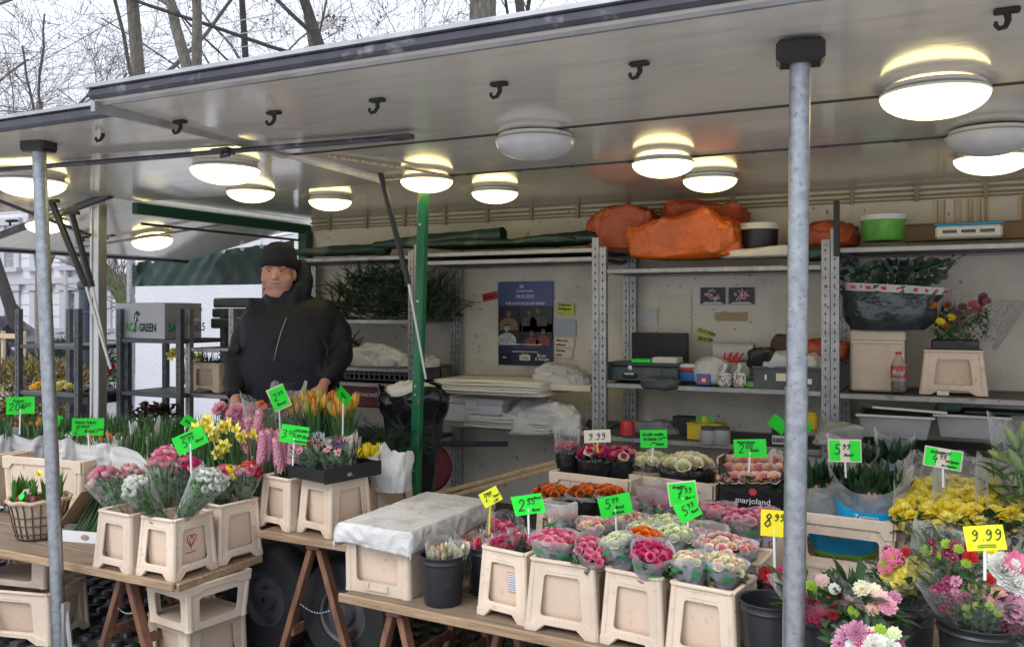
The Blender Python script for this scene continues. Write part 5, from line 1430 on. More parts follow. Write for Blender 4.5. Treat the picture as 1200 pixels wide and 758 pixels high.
# wicker basket
def basket():
    p = SZ(24, 634, TL); s = mpp(p); r = 34 * s; root = thing('wicker_basket', 'burlap lined wire basket planted with hyacinth shoots and a paper bird house', 'basket', p + Vector((0, r * .7, 0)))
    h = 46 * s; prof = [(.0, .004), (.66, .004), (.70, .012), (.80, h * .4), (.92, h * .8), (1.0, h)]
    m = MB(); m.lathe([(a * r, z) for a, z in prof] + [(.95 * r, h - .004), (.9 * r, h * .75)], 36); m.obj('burlap_lining', M['burlap'], root)
    for k in range(22):
        a = k * 2 * pi / 22; MB().tube([((q * r + .004) * cos(a + .02 * (i % 2)), (q * r + .004) * sin(a), z) for i, (q, z) in enumerate(prof[1:])], .0032, 5).obj('wicker_rib', M['wicker'], root)
    for q, z in ((.80, h * .4), (.735, h * .18), (.87, h * .62), (.70, .012)):
        MB().tube([((q * r + .005) * cos(t), (q * r + .005) * sin(t), z) for t in [i * 2 * pi / 36 for i in range(37)]], .0032, 5).obj('wicker_hoop', M['wicker'], root)
    MB().tube([((1.0 * r) * cos(t), (1.0 * r) * sin(t), h + .004 * sin(t * 9)) for t in [i * 2 * pi / 48 for i in range(49)]], .011, 7).obj('rolled_rim', M['burlap'], root)
    m = MB(); m.grid(lambda u, v: (.93 * r * v * cos(u * 2 * pi), .93 * r * v * sin(u * 2 * pi), h * .9 + .03 * (1 - v * v) + .012 * noise.noise((u * 20, v * 9, 1))), 30, 8, closed=True); m.obj('moss_soil', M['moss_soil'], root, 180)
    m = MB(); random.seed(17)
    for i in range(15):
        a = R(0, 6.28); q = r * .8 * sqrt(R(0, 1)); hh = R(.06, .14)
        for k in range(9): strap_leaf(m, (q * cos(a) + R(-.012, .012), q * sin(a) + R(-.012, .012), h * .93), R(0, 6.28), hh * R(.7, 1.1), .022, R(0, .3), R(0, .3), 0, 4)
    m.obj('foliage', M['leaf_lt'], root, 180)
    for x in (.35, .5, -.2): MB().lathe([(.001, 0), (.022, .01), (.026, .022), (.012, .042), (.004, .05)], 12, 0, Matrix.Translation((x * r, -.55 * r, h * .92))).obj('bulb', M['maroon'], root, 180)
    head(daffodil(), root, (.28 * r, -.2 * r, h + .13), (.2, -1, .4), .024)
    m = MB(); m.box((.10 * r, -.55 * r, h + .02), (.03, .02, .035)); m.add([(.10 * r - .022, -.55 * r - .012, h + .037), (.10 * r + .022, -.55 * r - .012, h + .037), (.10 * r, -.55 * r - .012, h + .062), (.10 * r - .022, -.55 * r + .012, h + .037), (.10 * r + .022, -.55 * r + .012, h + .037), (.10 * r, -.55 * r + .012, h + .062)], [(0, 1, 2), (5, 4, 3), (0, 2, 5, 3), (1, 4, 5, 2)]); m.obj('bird_house', M['paper'], root)
    m = MB(); m.lathe([(0, 0), (.018, 0), (.018, .003), (0, .003)], 16, 0, Matrix.Translation((.30 * r, -.85 * r, h + .035)) @ Matrix.Rotation(1.2, 4, 'X')); m.obj('price_dot', M['neon'], root)
basket()

# middle table: hyacinths, anemone tray, tulips, filler bouquets
def hyacinths(label, spots, Y, hpx, group='pink hyacinth bunches'):
    p0 = SY(spots[0][0], spots[0][1] + hpx, Y); root = thing('hyacinth_bunch', label, 'hyacinths', p0, 0, group); me = hyacinth('hyac'); mb = MB(); s = mpp(p0)
    for px, py in spots:
        p = SY(px, py, Y + R(-.06, .06)) - p0; head(me, root, p, (R(-.15, .15), R(-.15, .1), 1), 11.5 * s, squash=1.25)
        for k in range(7): strap_leaf(mb, (p.x + R(-.02, .02), p.y + R(-.02, .02), p.z - 34 * s), R(0, 6.28), 40 * s * R(.7, 1.25), .026, R(0, .2), R(0, .2), 0, 4)
    mb.obj('foliage', M['leaf_tulip'], root, 180)
ym1 = km1.location.y; ym2 = km2.location.y
hyacinths('pink hyacinths with bright leaves in the small table crate', ((306, 545), (316, 540), (325, 543), (333, 546), (342, 544), (311, 552), (328, 552)), ym1, 18)
hyacinths('pink hyacinths between the daffodils and the small table crate', ((290, 528), (298, 520), (303, 534), (287, 540), (296, 546)), ym1 + .02, 30)
def anemone_tray():
    p = Vector((km2.location.x, km2.location.y, .60 + .253)); rz = km2.rotation_euler.z + radians(-2); s = mpp(p); root = thing('flower_tray', 'black cardboard tray on top of the beige hyacinth table crate', 'tray', p, rz); w, d, h = .26, .33, .055; m = MB()
    for sx in (-1, 1): m.box((sx * w / 2, 0, h / 2), (.004, d, h + (.012 if sx > 0 else 0)))
    for sy in (-1, 1): m.box((0, sy * d / 2, h / 2), (w, .004, h))
    m.box((0, 0, .003), (w, d, .004)); m.obj('tray', M['black'], root)
    letters('tray_print', 'cc.', root, (.02 + w / 2 - .0175, -d * .12, .015), .028, M['ink_white'], rot=(pi / 2, 0, pi / 2)).location.x = w / 2 + .0045
    random.seed(9)
    for k, (lab, cols, dx, dy) in enumerate((('bunch of red and pink anemones in film in the black tray', ('red', 'magenta', 'pink'), -.055, -.06), ('bunch of purple and pink anemones in film in the black tray', ('purple', 'plum', 'rosy'), .06, -.04), ('bunch of dark pink anemones lying behind the others in the black tray', ('magenta', 'mauve', 'purple'), .0, .09))):
        b = p + Vector((dx, dy, .01)); t = b + Vector((R(-.05, .05) + dx * .5, -.03, .12)); cone_bunch(lab, b, t, .085, [mum(c, 'purple', 2, 9, .6, 'an') for c in cols], 7, .022, group='anemone bunches', nleaf=70, r0=.5, over=.02, leafm='leaf')
anemone_tray()
def tulip_bunch(label, px, py_top, py_bot, Y, rpx, cols, n, wrapcol='paper', heads_px=7.5, hs=2.0, group='tulip bunches', paper=.5, film_=None, leaf='leaf_tulip', dx=0):
    b = SY(px + dx, py_bot, Y); t = SY(px, py_top, Y); s = mpp(b); L_ = t.z - b.z; r = rpx * s; root = thing('tulip_bunch', label, 'tulips', b, 0, group)
    random.seed(int(px * 3 + py_top)); mb = MB(); off = t - b
    for i in range(n):
        tt = (i + .5) / n; a = i * 2.4; q = r * .85 * sqrt(tt); z = L_ * R(.80, 1.0) - .12 * q; d = (cos(a) * .25 * sqrt(tt), sin(a) * .25 * sqrt(tt), 1)
        head(tulip(*cols[i % len(cols)]), root, (off.x + q * cos(a), q * sin(a), z), d, heads_px * s, squash=hs / 2 * 1.15)
        mb.tube([(off.x + q * cos(a), q * sin(a), z - heads_px * s), (q * cos(a) * .5, q * sin(a) * .5, z * .4)], .003, 4, 0)
    for i in range(n * 4):
        a = R(0, 6.28); q = r * R(.2, .9); strap_leaf(mb, (off.x * .5 + q * cos(a) * .7, q * sin(a) * .7, L_ * .15), a, L_ * R(.5, .85), .024, R(0, .3), R(0, .3), 1, 4)
    mb.obj('foliage', [M['stem'], M[leaf]], root, 180)
    if wrapcol:
        m = MB(); cone_wrap(m, (0, 0, 0), Vector((off.x, 0, L_)), r * .75, r * 1.06, -.01, L_ * paper, 30, 6, .05, 0, int(px), flare=.8); m.obj('paper_wrap', [M[wrapcol]], root, 180)
    if film_:
        m = MB(); cone_wrap(m, (0, 0, 0), Vector((off.x, 0, L_)), r * .82, r * 1.15, 0, L_ * 1.12, 26, 7, .10, 0, int(px) + 3); m.obj('cellophane_wrap', [film_], root, 180)
    return root
T_ = [('tulip', 'tulip'), ('tulip_o', 'tulip'), ('tulip', 'leafy')]
PC['leafy'] = petal_mat('green tulip petal', (.36, .40, .10)); T_ = [('tulip', 'leafy'), ('tulip_o', 'tulip'), ('tulip', 'tulip')]
YT = 3.72
tulip_bunch('orange tulips in white paper just before the man', 372, 463, 545, YT, 20, T_, 17, 'paper', 7.5, paper=.42)
tulip_bunch('orange tulips in tall white paper beside the bin bag', 404, 468, 552, YT - .03, 18, T_, 13, 'paper', 7.5, paper=.46)
tulip_bunch('orange tulips in white paper behind the neon diamond card', 347, 470, 545, YT + .06, 14, T_, 9, 'paper', 7, paper=.42)
tulip_bunch('yellow tulips lying in white paper behind the anemone crate', 432, 524, 572, ym2 + .35, 20, [('tyellow', 'tyellow')], 16, None, 6.2)
pot_bag('white printed paper wrap round the yellow tulips', 440, 480, 532, 572, ym2 + .30, 'paper', .08, seed=21, peak=.03)
def filler(label, px, py, pb, Y, rpx, heads, leafm, n=90, wrap=True, group='mixed filler bunches', lw=.02, cat='bouquet'):
    """loose leafy bunch; heads = [(mesh, px, py, radius px)]"""
    b = SY(px, pb, Y); t = SY(px, py, Y); s = mpp(b); L_ = t.z - b.z; r = rpx * s; root = thing('flower_bouquet', label, cat, b, 0, group); random.seed(int(px * 5 + py)); mb = MB()
    for i in range(n):
        a = R(0, 6.28); q = r * sqrt(R(0, 1)); z = L_ * R(.35, .98); oval_leaf(mb, (q * cos(a), q * sin(a), z), (cos(a), sin(a), R(0, 1.4)), (0, 0, 1), lw * R(1.4, 3), lw * R(.6, 1.3), 0)
    for i in range(26):
        a = R(0, 6.28); q = r * R(.1, .9); mb.tube([(q * .3 * cos(a), q * .3 * sin(a), 0), (q * cos(a), q * sin(a), L_ * R(.75, 1))], .003, 4, 1)
    mb.obj('foliage', [M[leafm], M['stem']], root, 180)
    for me, hx, hy, hr in heads:
        p = SY(hx, hy, Y - r * .55 + R(-.02, .02)); head(me, root, p - b, (R(-.4, .4), -1, R(.3, 1.0)), hr * mpp(p))
    if wrap:
        m = MB(); cone_wrap(m, (0, 0, 0), (0, 0, 1), r * .5, r * 1.15, 0, L_ * 1.10, 26, 8, .12, 0, int(px)); m.obj('cellophane_wrap', [CELLO], root, 180)
    return root
pm = mum('hyac', None, 4, 20, .5)
random.seed(2)
filler('pink chrysanthemum bunch behind the daffodils', 276, 486, 560, YT - .05, 24, [(pm, 262 + R(-6, 32), 484 + R(-6, 12), 9) for k in range(14)], 'leaf', 60, False)
filler('feathery green bunch with pink sprigs below the neon diamond card', 322, 474, 560, YT - .1, 34, [(frill('rosy'), 300 + R(-8, 14), 486 + R(-8, 10), 5) for k in range(9)] + [(frill('orange'), 312 + R(-8, 8), 476 + R(-3, 4), 5) for k in range(4)], 'leaf', 170, True, lw=.012)
filler('green bunch in tall film behind the diamond card', 338, 462, 545, YT + .1, 18, [(frill('limeg'), 335 + R(-12, 12), 474 + R(-6, 8), 4) for k in range(7)], 'leaf', 80, True, lw=.014)
filler('small orange red bunch between the tulips and the edge-on card', 398, 462, 530, YT + .14, 12, [(frill('orange'), 396 + R(-8, 8), 464 + R(-4, 5), 5) for k in range(5)], 'leaf', 40, False)
def fir(label, px0, px1, py0, py1, Y, dep, n, seed, l=.16, cat='fir greens', name='fir_branches'):
    a, b = SY(px0, py1, Y), SY(px1, py1, Y); h = SY((px0 + px1) / 2, py0, Y).z - (a.z + b.z) / 2; w = (b.x - a.x) / 2; root = thing(name, label, cat, ((a.x + b.x) / 2, Y, (a.z + b.z) / 2)); rnd = random.Random(seed); mb = MB(); tw = MB()
    for i in range(n):
        u = rnd.uniform(-1, 1); zz = h * .85 * sqrt(max(0, 1 - u * u * .9)) * rnd.uniform(.05, 1); p = Vector((u * w * .92, rnd.uniform(-dep, dep), zz)); d = Vector((rnd.uniform(-1, 1), rnd.uniform(-.8, .5), rnd.uniform(-.15, .8))).normalized(); L_ = l * rnd.uniform(.5, 1.1)
        tw.tube([p, p + d * L_ * .5 + Vector((0, 0, .01)), p + d * L_], [.003, .0025, .0015], 4, 0, cap=False)
        s = d.orthogonal().normalized(); t2 = d.cross(s)
        for k in range(26):
            q = p + d * L_ * (k / 26); an = rnd.uniform(0, 6.28); e = (s * cos(an) + t2 * sin(an)) * .030 + d * .030; o = d.cross(e).normalized() * .0022
            mb.add([q - o, q + o, q + e], [(0, 1, 2)])
    mb.obj('needles', M['pine'], root, 180); tw.obj('twig', M['pine'], root, 180)
fir('dark fir greens on the floor behind the yellow tulips', 420, 478, 502, 540, 4.05, .12, 130, 4)
fir('heap of dark fir branches on the shelf behind the man', 388, 528, 308, 377, 5.42, .2, 520, 5, .22)
fir('smaller heap of fir sprigs on the lower shelf behind the man', 384, 424, 400, 432, 5.35, .14, 120, 6)

# ------------------------------------------------------------------ rose bunches on the long table
def S(label, pb, pt, Y, rpx, meshes, n, spx, Yt=None, **kw):
    b, t = bpx(pb, pt, Y, Yt); s = mpp(b); return sleeve_roses(label, b, t, rpx * s, meshes, n, spx * s, **kw)
rp = [rose('pink', 'pink', .5, 1), rose('pink', 'rosy', .7, 2), rose('rosy', 'pink', .5, 3)]
rpp = [rose('palepink', 'peach', .6, 4), rose('cream', 'palepink', .5, 5), rose('palepink', 'rosy', .6, 6)]
rcl = [rose('lime', 'cream', .5, 7), rose('cream', 'lime', .6, 8), rose('lime', 'lime', .4, 9)]
rmg = [rose('magenta', 'magenta', .6, 10), rose('pink', 'magenta', .7, 11), rose('magenta', 'pink', .5, 12)]
ror = [rose('orange', 'orange', .6, 13), rose('orange', 'orange2', .5, 14)]
ro2 = [rose('orange2', 'orange', .6, 15), rose('orange2', 'tulip_o', .5, 16), rose('orange2', 'rust', .6, 17)]
rpe = [rose('peach', 'palepink', .8, 18), rose('peach', 'rosy', .9, 19), rose('palepink', 'peach', .8, 20)]
rcr = [rose('cream', 'cream', .9, 21), rose('cream', 'lime', .8, 22), rose('cream', 'cream', .7, 27)]
rmv = [rose('mauve', 'rosy', .6, 23), rose('rosy', 'mauve', .6, 24)]
rrd = [rose('red', 'magenta', .5, 25), rose('magenta', 'red', .6, 26)]
y1, y2, y3, y4, y5 = [k.location.y for k in (k1, k2, k3, k4, k5)]
def C(label, pb, pt, Y, rpx, meshes, n, spx, Yt=None, **kw):
    b, t = bpx(pb, pt, Y, Yt); s = mpp(b); return cone_bunch(label, b, t, rpx * s, meshes, n, spx * s, **kw)
C('red roses in clear film in the crate with the orange edged label', (596, 664), (594, 638), y1, 24, rmg + rrd, 14, 8, group='rose bunches in clear film', r0=.75, nleaf=60)
C('magenta and lime roses in clear film with a white tag', (612, 662), (613, 636), y1 + .02, 18, rmg + [rose('rosy', 'lime', .5, 29)], 10, 8, group='rose bunches in clear film', r0=.75, nleaf=50)
S('large sleeve of bright pink roses in the wide crate', (650, 678), (652, 634), y2, 31, rp, 20, 9.5)
S('pink rose sleeve leaning toward the cream roses in the wide crate', (682, 678), (697, 645), y2, 24, rp, 14, 8, Yt=y2 - .05, film_=FROST2)
S('greenish cream rose sleeve beside the orange roses', (734, 688), (722, 634), y3, 21, rcl, 17, 8)
S('orange rose sleeve squeezed behind the magenta roses', (752, 682), (757, 628), y3 + .09, 23, ror, 12, 8.5)
S('magenta rose sleeve below the orange roses', (757, 692), (764, 648), y3 - .03, 24, rmg, 14, 9, Yt=y3 - .08)
S('peach and cream rose sleeve nearest the table edge', (812, 702), (807, 657), y4 - .02, 24, [rose('cream', 'peach', .6, 30), rose('cream', 'lime', .6, 31), rose('palepink', 'cream', .6, 32)], 15, 9)
S('pale cream rose sleeve right of the peach one at the table edge', (842, 702), (850, 660), y4 + .0, 25, [rose('cream', 'cream', .6, 33), rose('cream', 'peach', .5, 34)], 15, 9)
S('wide peach rose sleeve with upright film collar behind the cream ones', (846, 688), (850, 640), y4 + .14, 36, rpp, 20, 9)
S('rosy sleeve standing behind the peach roses', (826, 676), (826, 632), y4 + .24, 27, rmv, 10, 8, film_=FROST2, over=.05)
Y2 = y2 + .33
S('pale pink roses deep in an upright clear sleeve', (662, 648), (658, 606), Y2, 19, rpp, 11, 7.5, over=.055)
S('cream and pink rose sleeve left of the middle neon card', (700, 660), (699, 616), Y2 - .03, 24, rpp, 16, 8)
S('peach pink rose sleeve under the middle neon card', (735, 658), (738, 610), Y2 + .05, 26, [rose('palepink', 'rosy', .6, 35), rose('peach', 'cream', .6, 36)], 16, 8)
S('small rose sleeve at the back beneath the middle neon card', (752, 650), (752, 618), Y2 + .1, 15, rpp, 8, 7.5)
S('greenish white rose sleeve nearest the orange roses', (755, 660), (754, 622), y3 + .28, 24, rcl, 15, 7.5)
S('cream green rose sleeve under the paired neon cards', (792, 676), (792, 626), y4 + .20, 27, rcl, 18, 8)
S('cream green rose sleeve behind the paired neon card stick', (780, 655), (779, 613), y4 + .40, 22, rcl, 13, 8)
S('lime rose sleeve right of the paired neon cards', (812, 660), (812, 618), y4 + .34, 20, rcl, 12, 7.5)
S('mauve roses in an upright printed sleeve behind the neon pair', (768, 625), (764, 585), y4 + .75, 18, rmv, 9, 7.5, film_=FROST2, over=.07)
S('mauve roses in a tall pink frosted sleeve beside the neon pair', (786, 630), (786, 590), y4 + .70, 20, rmv, 9, 7.5, film_=FROST2, over=.06)
S('dark red roses beneath a silver tag behind the peach roses', (738, 630), (738, 597), y4 + .72, 15, rrd, 8, 7, over=.05)
S('mauve pink roses in frosted sleeve by the black box', (846, 640), (842, 600), y4 + .52, 22, rmv + rp, 12, 8.5, film_=FROST2, over=.03)
S('pink roses spilling over a sleeve below the black box', (874, 650), (872, 608), y4 + .44, 28, rmv + [rose('pink', 'rosy', .6, 37)], 15, 9, film_=FROST2)
S('pink rose sleeve half hidden by the yellow card', (898, 650), (893, 604), y4 + .50, 22, rmv, 11, 8.5, film_=FROST2)
for i, (px, w_) in enumerate(((648, 24), (690, 26), (714, 18))):
    S(('orange roses in black sleeve at the dark end', 'orange roses in black printed sleeve with the letter D', 'orange roses in black sleeve under the red roses')[i], (px, 614), (px, 577), Y2 + .42 - .03 * i, w_, ro2, 14, 8, dark=M['foil_black'], labels=False, cover=.86, over=.0, r0=.7)
YR = kr1.location.y
S('rose bunch in clear printed sleeve with black band at the tray end', (666, 556), (665, 524), YR - .02, 14, rp, 8, 7, dark=M['foil_black'], labels=False, film_=CELLO, cover=.8, over=.09, r0=.85)
S('red and pink roses in black wrap left of the cream card', (700, 562), (700, 532), YR - .02, 24, rmg + [rose('cream', 'magenta', .8, 38)], 14, 9, dark=M['foil_black'], labels=False, cover=.8, over=-.01, r0=.8, film_=CELLO)
S('red and cream roses in black wrap right of the cream card', (728, 562), (728, 532), YR, 19, [rose('cream', 'magenta', .8, 39), rose('magenta', 'pink', .7, 40)], 11, 9, dark=M['foil_black'], labels=False, cover=.8, over=-.01, r0=.8, film_=CELLO)
YR2 = kr2.location.y
S('cream roses with brown printed band below the neon card', (762, 572), (762, 540), YR2 - .03, 23, rcr, 12, 10.5, dark=M['card'], labels=False, cover=.7, over=-.01, r0=.9, film_=CELLO)
S('largest bunch of big cream roses at the tray end', (806, 574), (806, 543), YR2 - .04, 31, rcr, 16, 12, dark=M['foil_black'], labels=False, cover=.72, over=-.012, r0=.9, film_=CELLO)
# black box of peach roses
def black_box():
    Y = 3.72; a, b = SY(842, 606, Y), SY(924, 614, Y); zt = SY(846, 545, Y).z; w = b.x - a.x; z0 = SY(880, 606, Y).z; d = .26; h = zt - z0
    root = thing('rose_box', 'black printed box of peach roses with a red flower emblem', 'box', ((a.x + b.x) / 2, Y, z0), 0); m = MB()
    for s in (-1, 1):
        m.plate([(0, 0), (1, 0), (1, 1.14), (.0, 1.14)], None, .004, lambda s_, t_, k, s=s: (s * (w / 2 - (.004 if k else 0)), d * s_, h * t_))
    m.plate([(-1, 0), (1, 0), (1, 1.12), (.82, 1.1), (.66, .80), (-.62, .80), (-.82, 1.16), (-1, 1.18)], None, .004, lambda s_, t_, k: (s_ * w / 2, .004 if k else 0, h * t_ * .86))
    m.box((0, d, h / 2), (w, .004, h)); m.box((0, d / 2, .003), (w * .98, d * .98, .004)); m.obj('box_shell', M['foil_black'], root)
    letters('box_print', 'marjoland', root, (.0, -.003, h * .28), .034, M['ink_white'], align='CENTER', sx=1.05)
    letters('box_print', 'unique roses', root, (.0, -.003, h * .15), .013, M['ink_white'], align='CENTER')
    m = MB(); m.add([(.0 + .020 * (1 if i % 2 else .6) * sin(i * pi / 8), -.0032, h * .52 + .020 * (1 if i % 2 else .6) * cos(i * pi / 8)) for i in range(16)], [tuple(range(16))]); m.obj('emblem', mat('red emblem', (.6, .05, .06), .5), root)
    for r_ in range(3):
        for k in range(6):
            px = 850 + k * 11.5 + (r_ % 2) * 5; p = SY(px, 561 - r_ * 10, Y + .01 + r_ * .055); head(rpe[(k + r_) % 3], root, p - Vector(root.location), (R(-.2, .2), -.8, 1), 10.5 * mpp(p))
    mb = MB()
    for k in range(40): oval_leaf(mb, (R(-.4, .4) * w, R(-.0, .02), h * R(.62, .78)), (R(-1, 1), -.6, R(-.3, .6)), (0, 0, 1), .05, .03)
    mb.obj('foliage', M['leaf_dk'], root, 180)
black_box()
mm_ = Vector((0, 0, 0))
def stand_box():
    p = SY(883, 640, 3.85); crate('beige tray supporting the black box of peach roses', .32, .26, SY(880, 606, 3.72).z - TL - .004, (p.x, 3.86, TL + .001), 0, 'tray', holes=False)
stand_box()

# blue and lime printed bags of tulips
def printed_bag(label, px, pyt, pyb, Y, rpx, leaf, n, buds, peak, seed, heads=8, bandz=(.0, .22, .48)):
    b = SY(px, pyb, Y); s = mpp(b); L_ = SY(px, pyt, Y).z - b.z; r = rpx * s; root = thing('tulip_bag', label, 'tulips', b, 0, 'printed film bags of tulips')
    rnd = random.Random(seed); ph = rnd.uniform(0, 6)
    def fn(u, v):
        t = u * 2 * pi; k = .72 + .28 * v + .03 * sin(t * 5 + ph + 2 * v) + .02 * sin(t * 11 + ph)
        front = max(0, -sin(t)); ca, sa = cos(t), sin(t)
        z = L_ * v * (1 - .30 * front ** 2 + .22 * abs(ca) ** 3) + peak * v * v * max(0, sin(t * 1 - .6))
        return (r * k * math.copysign(abs(ca) ** .8, ca), r * .62 * k * math.copysign(abs(sa) ** .8, sa), z)
    lo, mid, hi = bandz
    def band(v0, v1): m = MB(); m.grid(lambda u, v: fn(u, lerp(v0, v1, v)), 44, 5, closed=True); return m
    w = band(mid, 1.0).obj('film_bag', [PLAST], root, 180)
    if hi > 0:
        band(0, mid * .5).obj('lime_print', M['sleeve_green'], root, 180); band(mid * .5, hi).obj('blue_print', M['sleeve_blue'], root, 180); w.data.clear_geometry(); mm2 = band(hi, 1.0); me = mm2.mesh('film_bag', [PLAST], 180); w.data = me
    else:
        band(0, mid).obj('grey_print', M['silver'], root, 180)
    mb = MB(); random.seed(seed)
    for i in range(n):
        a = R(0, 6.28); q = r * .62 * sqrt(R(0, 1)); oval_leaf(mb, (q * cos(a), q * .6 * sin(a), L_ * R(.55, .85)), (cos(a) * .7, sin(a) * .5 - .1, R(.3, 1.5)), (cos(a), sin(a), .2), R(.06, .11), R(.022, .034), 0)
    mb.obj('foliage', M[leaf], root, 180)
    for i in range(heads): a = R(3.5, 5.9); q = r * R(.25, .62); head(tulip(*buds), root, (q * cos(a), q * .7 * sin(a), L_ * R(.58, .76)), (R(-.4, .4), -.8, 1), 7 * s)
    if hi > 0 and hi < .8:
        for tx, sx, z in (('Zentoo', -.35, .30),):
            letters('bag_print', tx, root, (sx * r, -r * .62 * .93, L_ * .20), .030, M['ink_white'], rot=(pi / 2 - .12, 0, 0))
    return root
YV = kr3.location.y
printed_bag('tulips in a blue and lime printed bag below the bordered neon card', 1020, 556, 616, YV - .02, 46, 'leaf_dk', 120, ('tpink', 'leafy'), .03, 3, 9)
printed_bag('tulips in a frosted bag just right of the support post', 952, 548, 608, YV + .02, 48, 'leaf_dk', 110, ('tpink', 'leafy'), .03, 4, 8, bandz=(0, .3, 0))
printed_bag('open grey printed tulip bag behind the bordered neon card', 1000, 530, 580, YV + .22, 30, 'leaf_dk', 50, ('tpink', 'leafy'), .05, 5, 2, bandz=(0, .25, 0))
printed_bag('blue banded tulip bag standing upright at the back', 1048, 520, 590, YV + .25, 22, 'leaf_dk', 40, ('tpink', 'leafy'), .02, 6, 0, bandz=(0, .3, .62))
printed_bag('grey printed bag seen through the slot of the tray', 988, 612, 648, YV + .03, 44, 'leaf_dk', 10, ('tpink', 'leafy'), .0, 8, 0, bandz=(0, .3, .9))
# yellow chrysanthemums
def yellow_mass():
    Y = kr4.location.y - .06; my = [mum('yellow2', None, 4, 18, .5, 'a'), mum('yellow', None, 4, 20, .55, 'b')]
    for j, (x0, x1, lab) in enumerate(((1052, 1102, 'yellow chrysanthemum bunch nearest the printed bags'), (1098, 1152, 'yellow chrysanthemum bunch in the middle of the end tray'), (1148, 1204, 'yellow chrysanthemum bunch below the lily buds'))):
        b = SY((x0 + x1) / 2, 628, Y); root = thing('chrysanthemum_bunch', lab, 'chrysanthemums', b, 0, 'yellow chrysanthemum bunches in the end tray'); s = mpp(b); random.seed(40 + j); mb = MB()
        for i in range(84):
            px = R(x0 - 2, x1 + 2); t = (i / 84); py = 564 + t * 46 + R(-4, 4) + (px - 1100) * .03 + (R(0, 16) if t > .8 else 0); p = SY(px, py, Y - .13 + (1 - t) * .34); head(random.choice(my), root, p - b, (R(-.5, .5), -.55, 1), R(7.5, 9.5) * mpp(p))
        for i in range(70): p = SY(R(x0 - 4, x1 + 4), R(606, 630), Y - R(.02, .14)); oval_leaf(mb, p - b, (R(-1, 1), R(-1, .2), R(-.4, .8)), (0, 0, 1), R(.04, .07), R(.025, .045), 0)
        mb.obj('foliage', M['leaf_dk'], root, 180)
        m = MB(); w = (x1 - x0) * s / 2
        m.grid(lambda u, v: (w * 1.08 * cos(u * 2 * pi) * (.8 + .2 * v), -.02 + .19 * sin(u * 2 * pi) * (.8 + .2 * v) + .008 * sin(u * 50), v * (26 + 62 * max(0, min(1, .5 + 1.2 * sin(u * 2 * pi)))) * s + .02 * v * sin(u * 9 * pi + j)), 40, 8, closed=True); m.obj('cellophane_wrap', [CELLO], root, 180)
yellow_mass()
def lilies():
    Y = 3.75; b = SY(1200, 600, Y); root = thing('lily_bunch', 'tall pale green lily buds in film at the photo edge', 'lilies', b, 0); s = mpp(b); mb = MB(); random.seed(4)
    for px, py, l, a in ((1168, 536, 36, -1.1), (1178, 512, 30, -.5), (1192, 506, 30, .1), (1200, 520, 32, .5), (1184, 540, 34, -.5), (1206, 500, 30, .2), (1196, 545, 30, .4)):
        p = SY(px + 7, py, Y + R(-.06, .06)) - b; d = Vector((sin(a), -.25, cos(a))).normalized(); q = orient(d).to_matrix().to_4x4(); L_ = l * s
        m = MB(); m.lathe([(.001, -.55 * L_), (.10 * L_, -.4 * L_), (.16 * L_, 0), (.14 * L_, .25 * L_), (.05 * L_, .45 * L_), (.002, .5 * L_)], 9); o = m.obj('lily_bud', PC['lilybud'], root, 180, loc=p); o.rotation_mode = 'QUATERNION'; o.rotation_quaternion = orient(d)
        mb.tube([p - d * L_ * .5, p * .6 + Vector((0, 0, -.02)), (0, 0, 0)], .004, 5, 1)
    for k in range(50): oval_leaf(mb, (R(-.1, .1), R(-.06, .06), R(.02, .20)), (R(-1, 1), R(-1, .4), R(-.2, 1)), (0, 0, 1), R(.08, .13), R(.02, .03), 0)
    mb.obj('foliage', [M['leaf_lt'], M['stem']], root, 180); m = MB(); cone_wrap(m, (0, 0, 0), (0, 0, 1), .07, .12, 0, .34, 26, 7, .1, 0, 4); m.obj('cellophane_wrap', [CELLO], root, 180)
lilies()

# tulips in the two black buckets
rim = lambda b: Vector(b['rim'][:3])
c1_, c2_ = rim(b1), rim(b2)
tulip_bunch('pink tulips wrapped in clear film in the front black bucket', 516, 640, 690, c1_.y - .02, 15, [('tpink', 'leafy'), ('palepink', 'leafy')], 9, None, 5.6, film_=CELLO)
tulip_bunch('pale tulips leaning in clear film in the front black bucket', 536, 642, 690, c1_.y + .03, 12, [('palepink', 'leafy'), ('white', 'leafy')], 6, None, 5.4, film_=PLAST, dx=-8)
tulip_bunch('red and orange tulips in film below the yellow card', 555, 632, 684, c2_.y - .01, 20, [('tulip_o', 'tulip'), ('red', 'magenta'), ('magenta', 'rosy'), ('tyellow', 'tulip')], 12, None, 6, film_=CELLO)
tulip_bunch('mixed magenta and white tulips in film beside the red roses', 580, 632, 684, c2_.y + .03, 17, [('magenta', 'rosy'), ('palepink', 'rosy'), ('red', 'magenta')], 10, None, 6, film_=CELLO)
C('pink rose bunch behind the yellow card stick', (572, 668), (592, 622), c2_.y + .12, 24, rp + rmg, 13, 7.5, group='rose bunches in clear film', r0=.6)

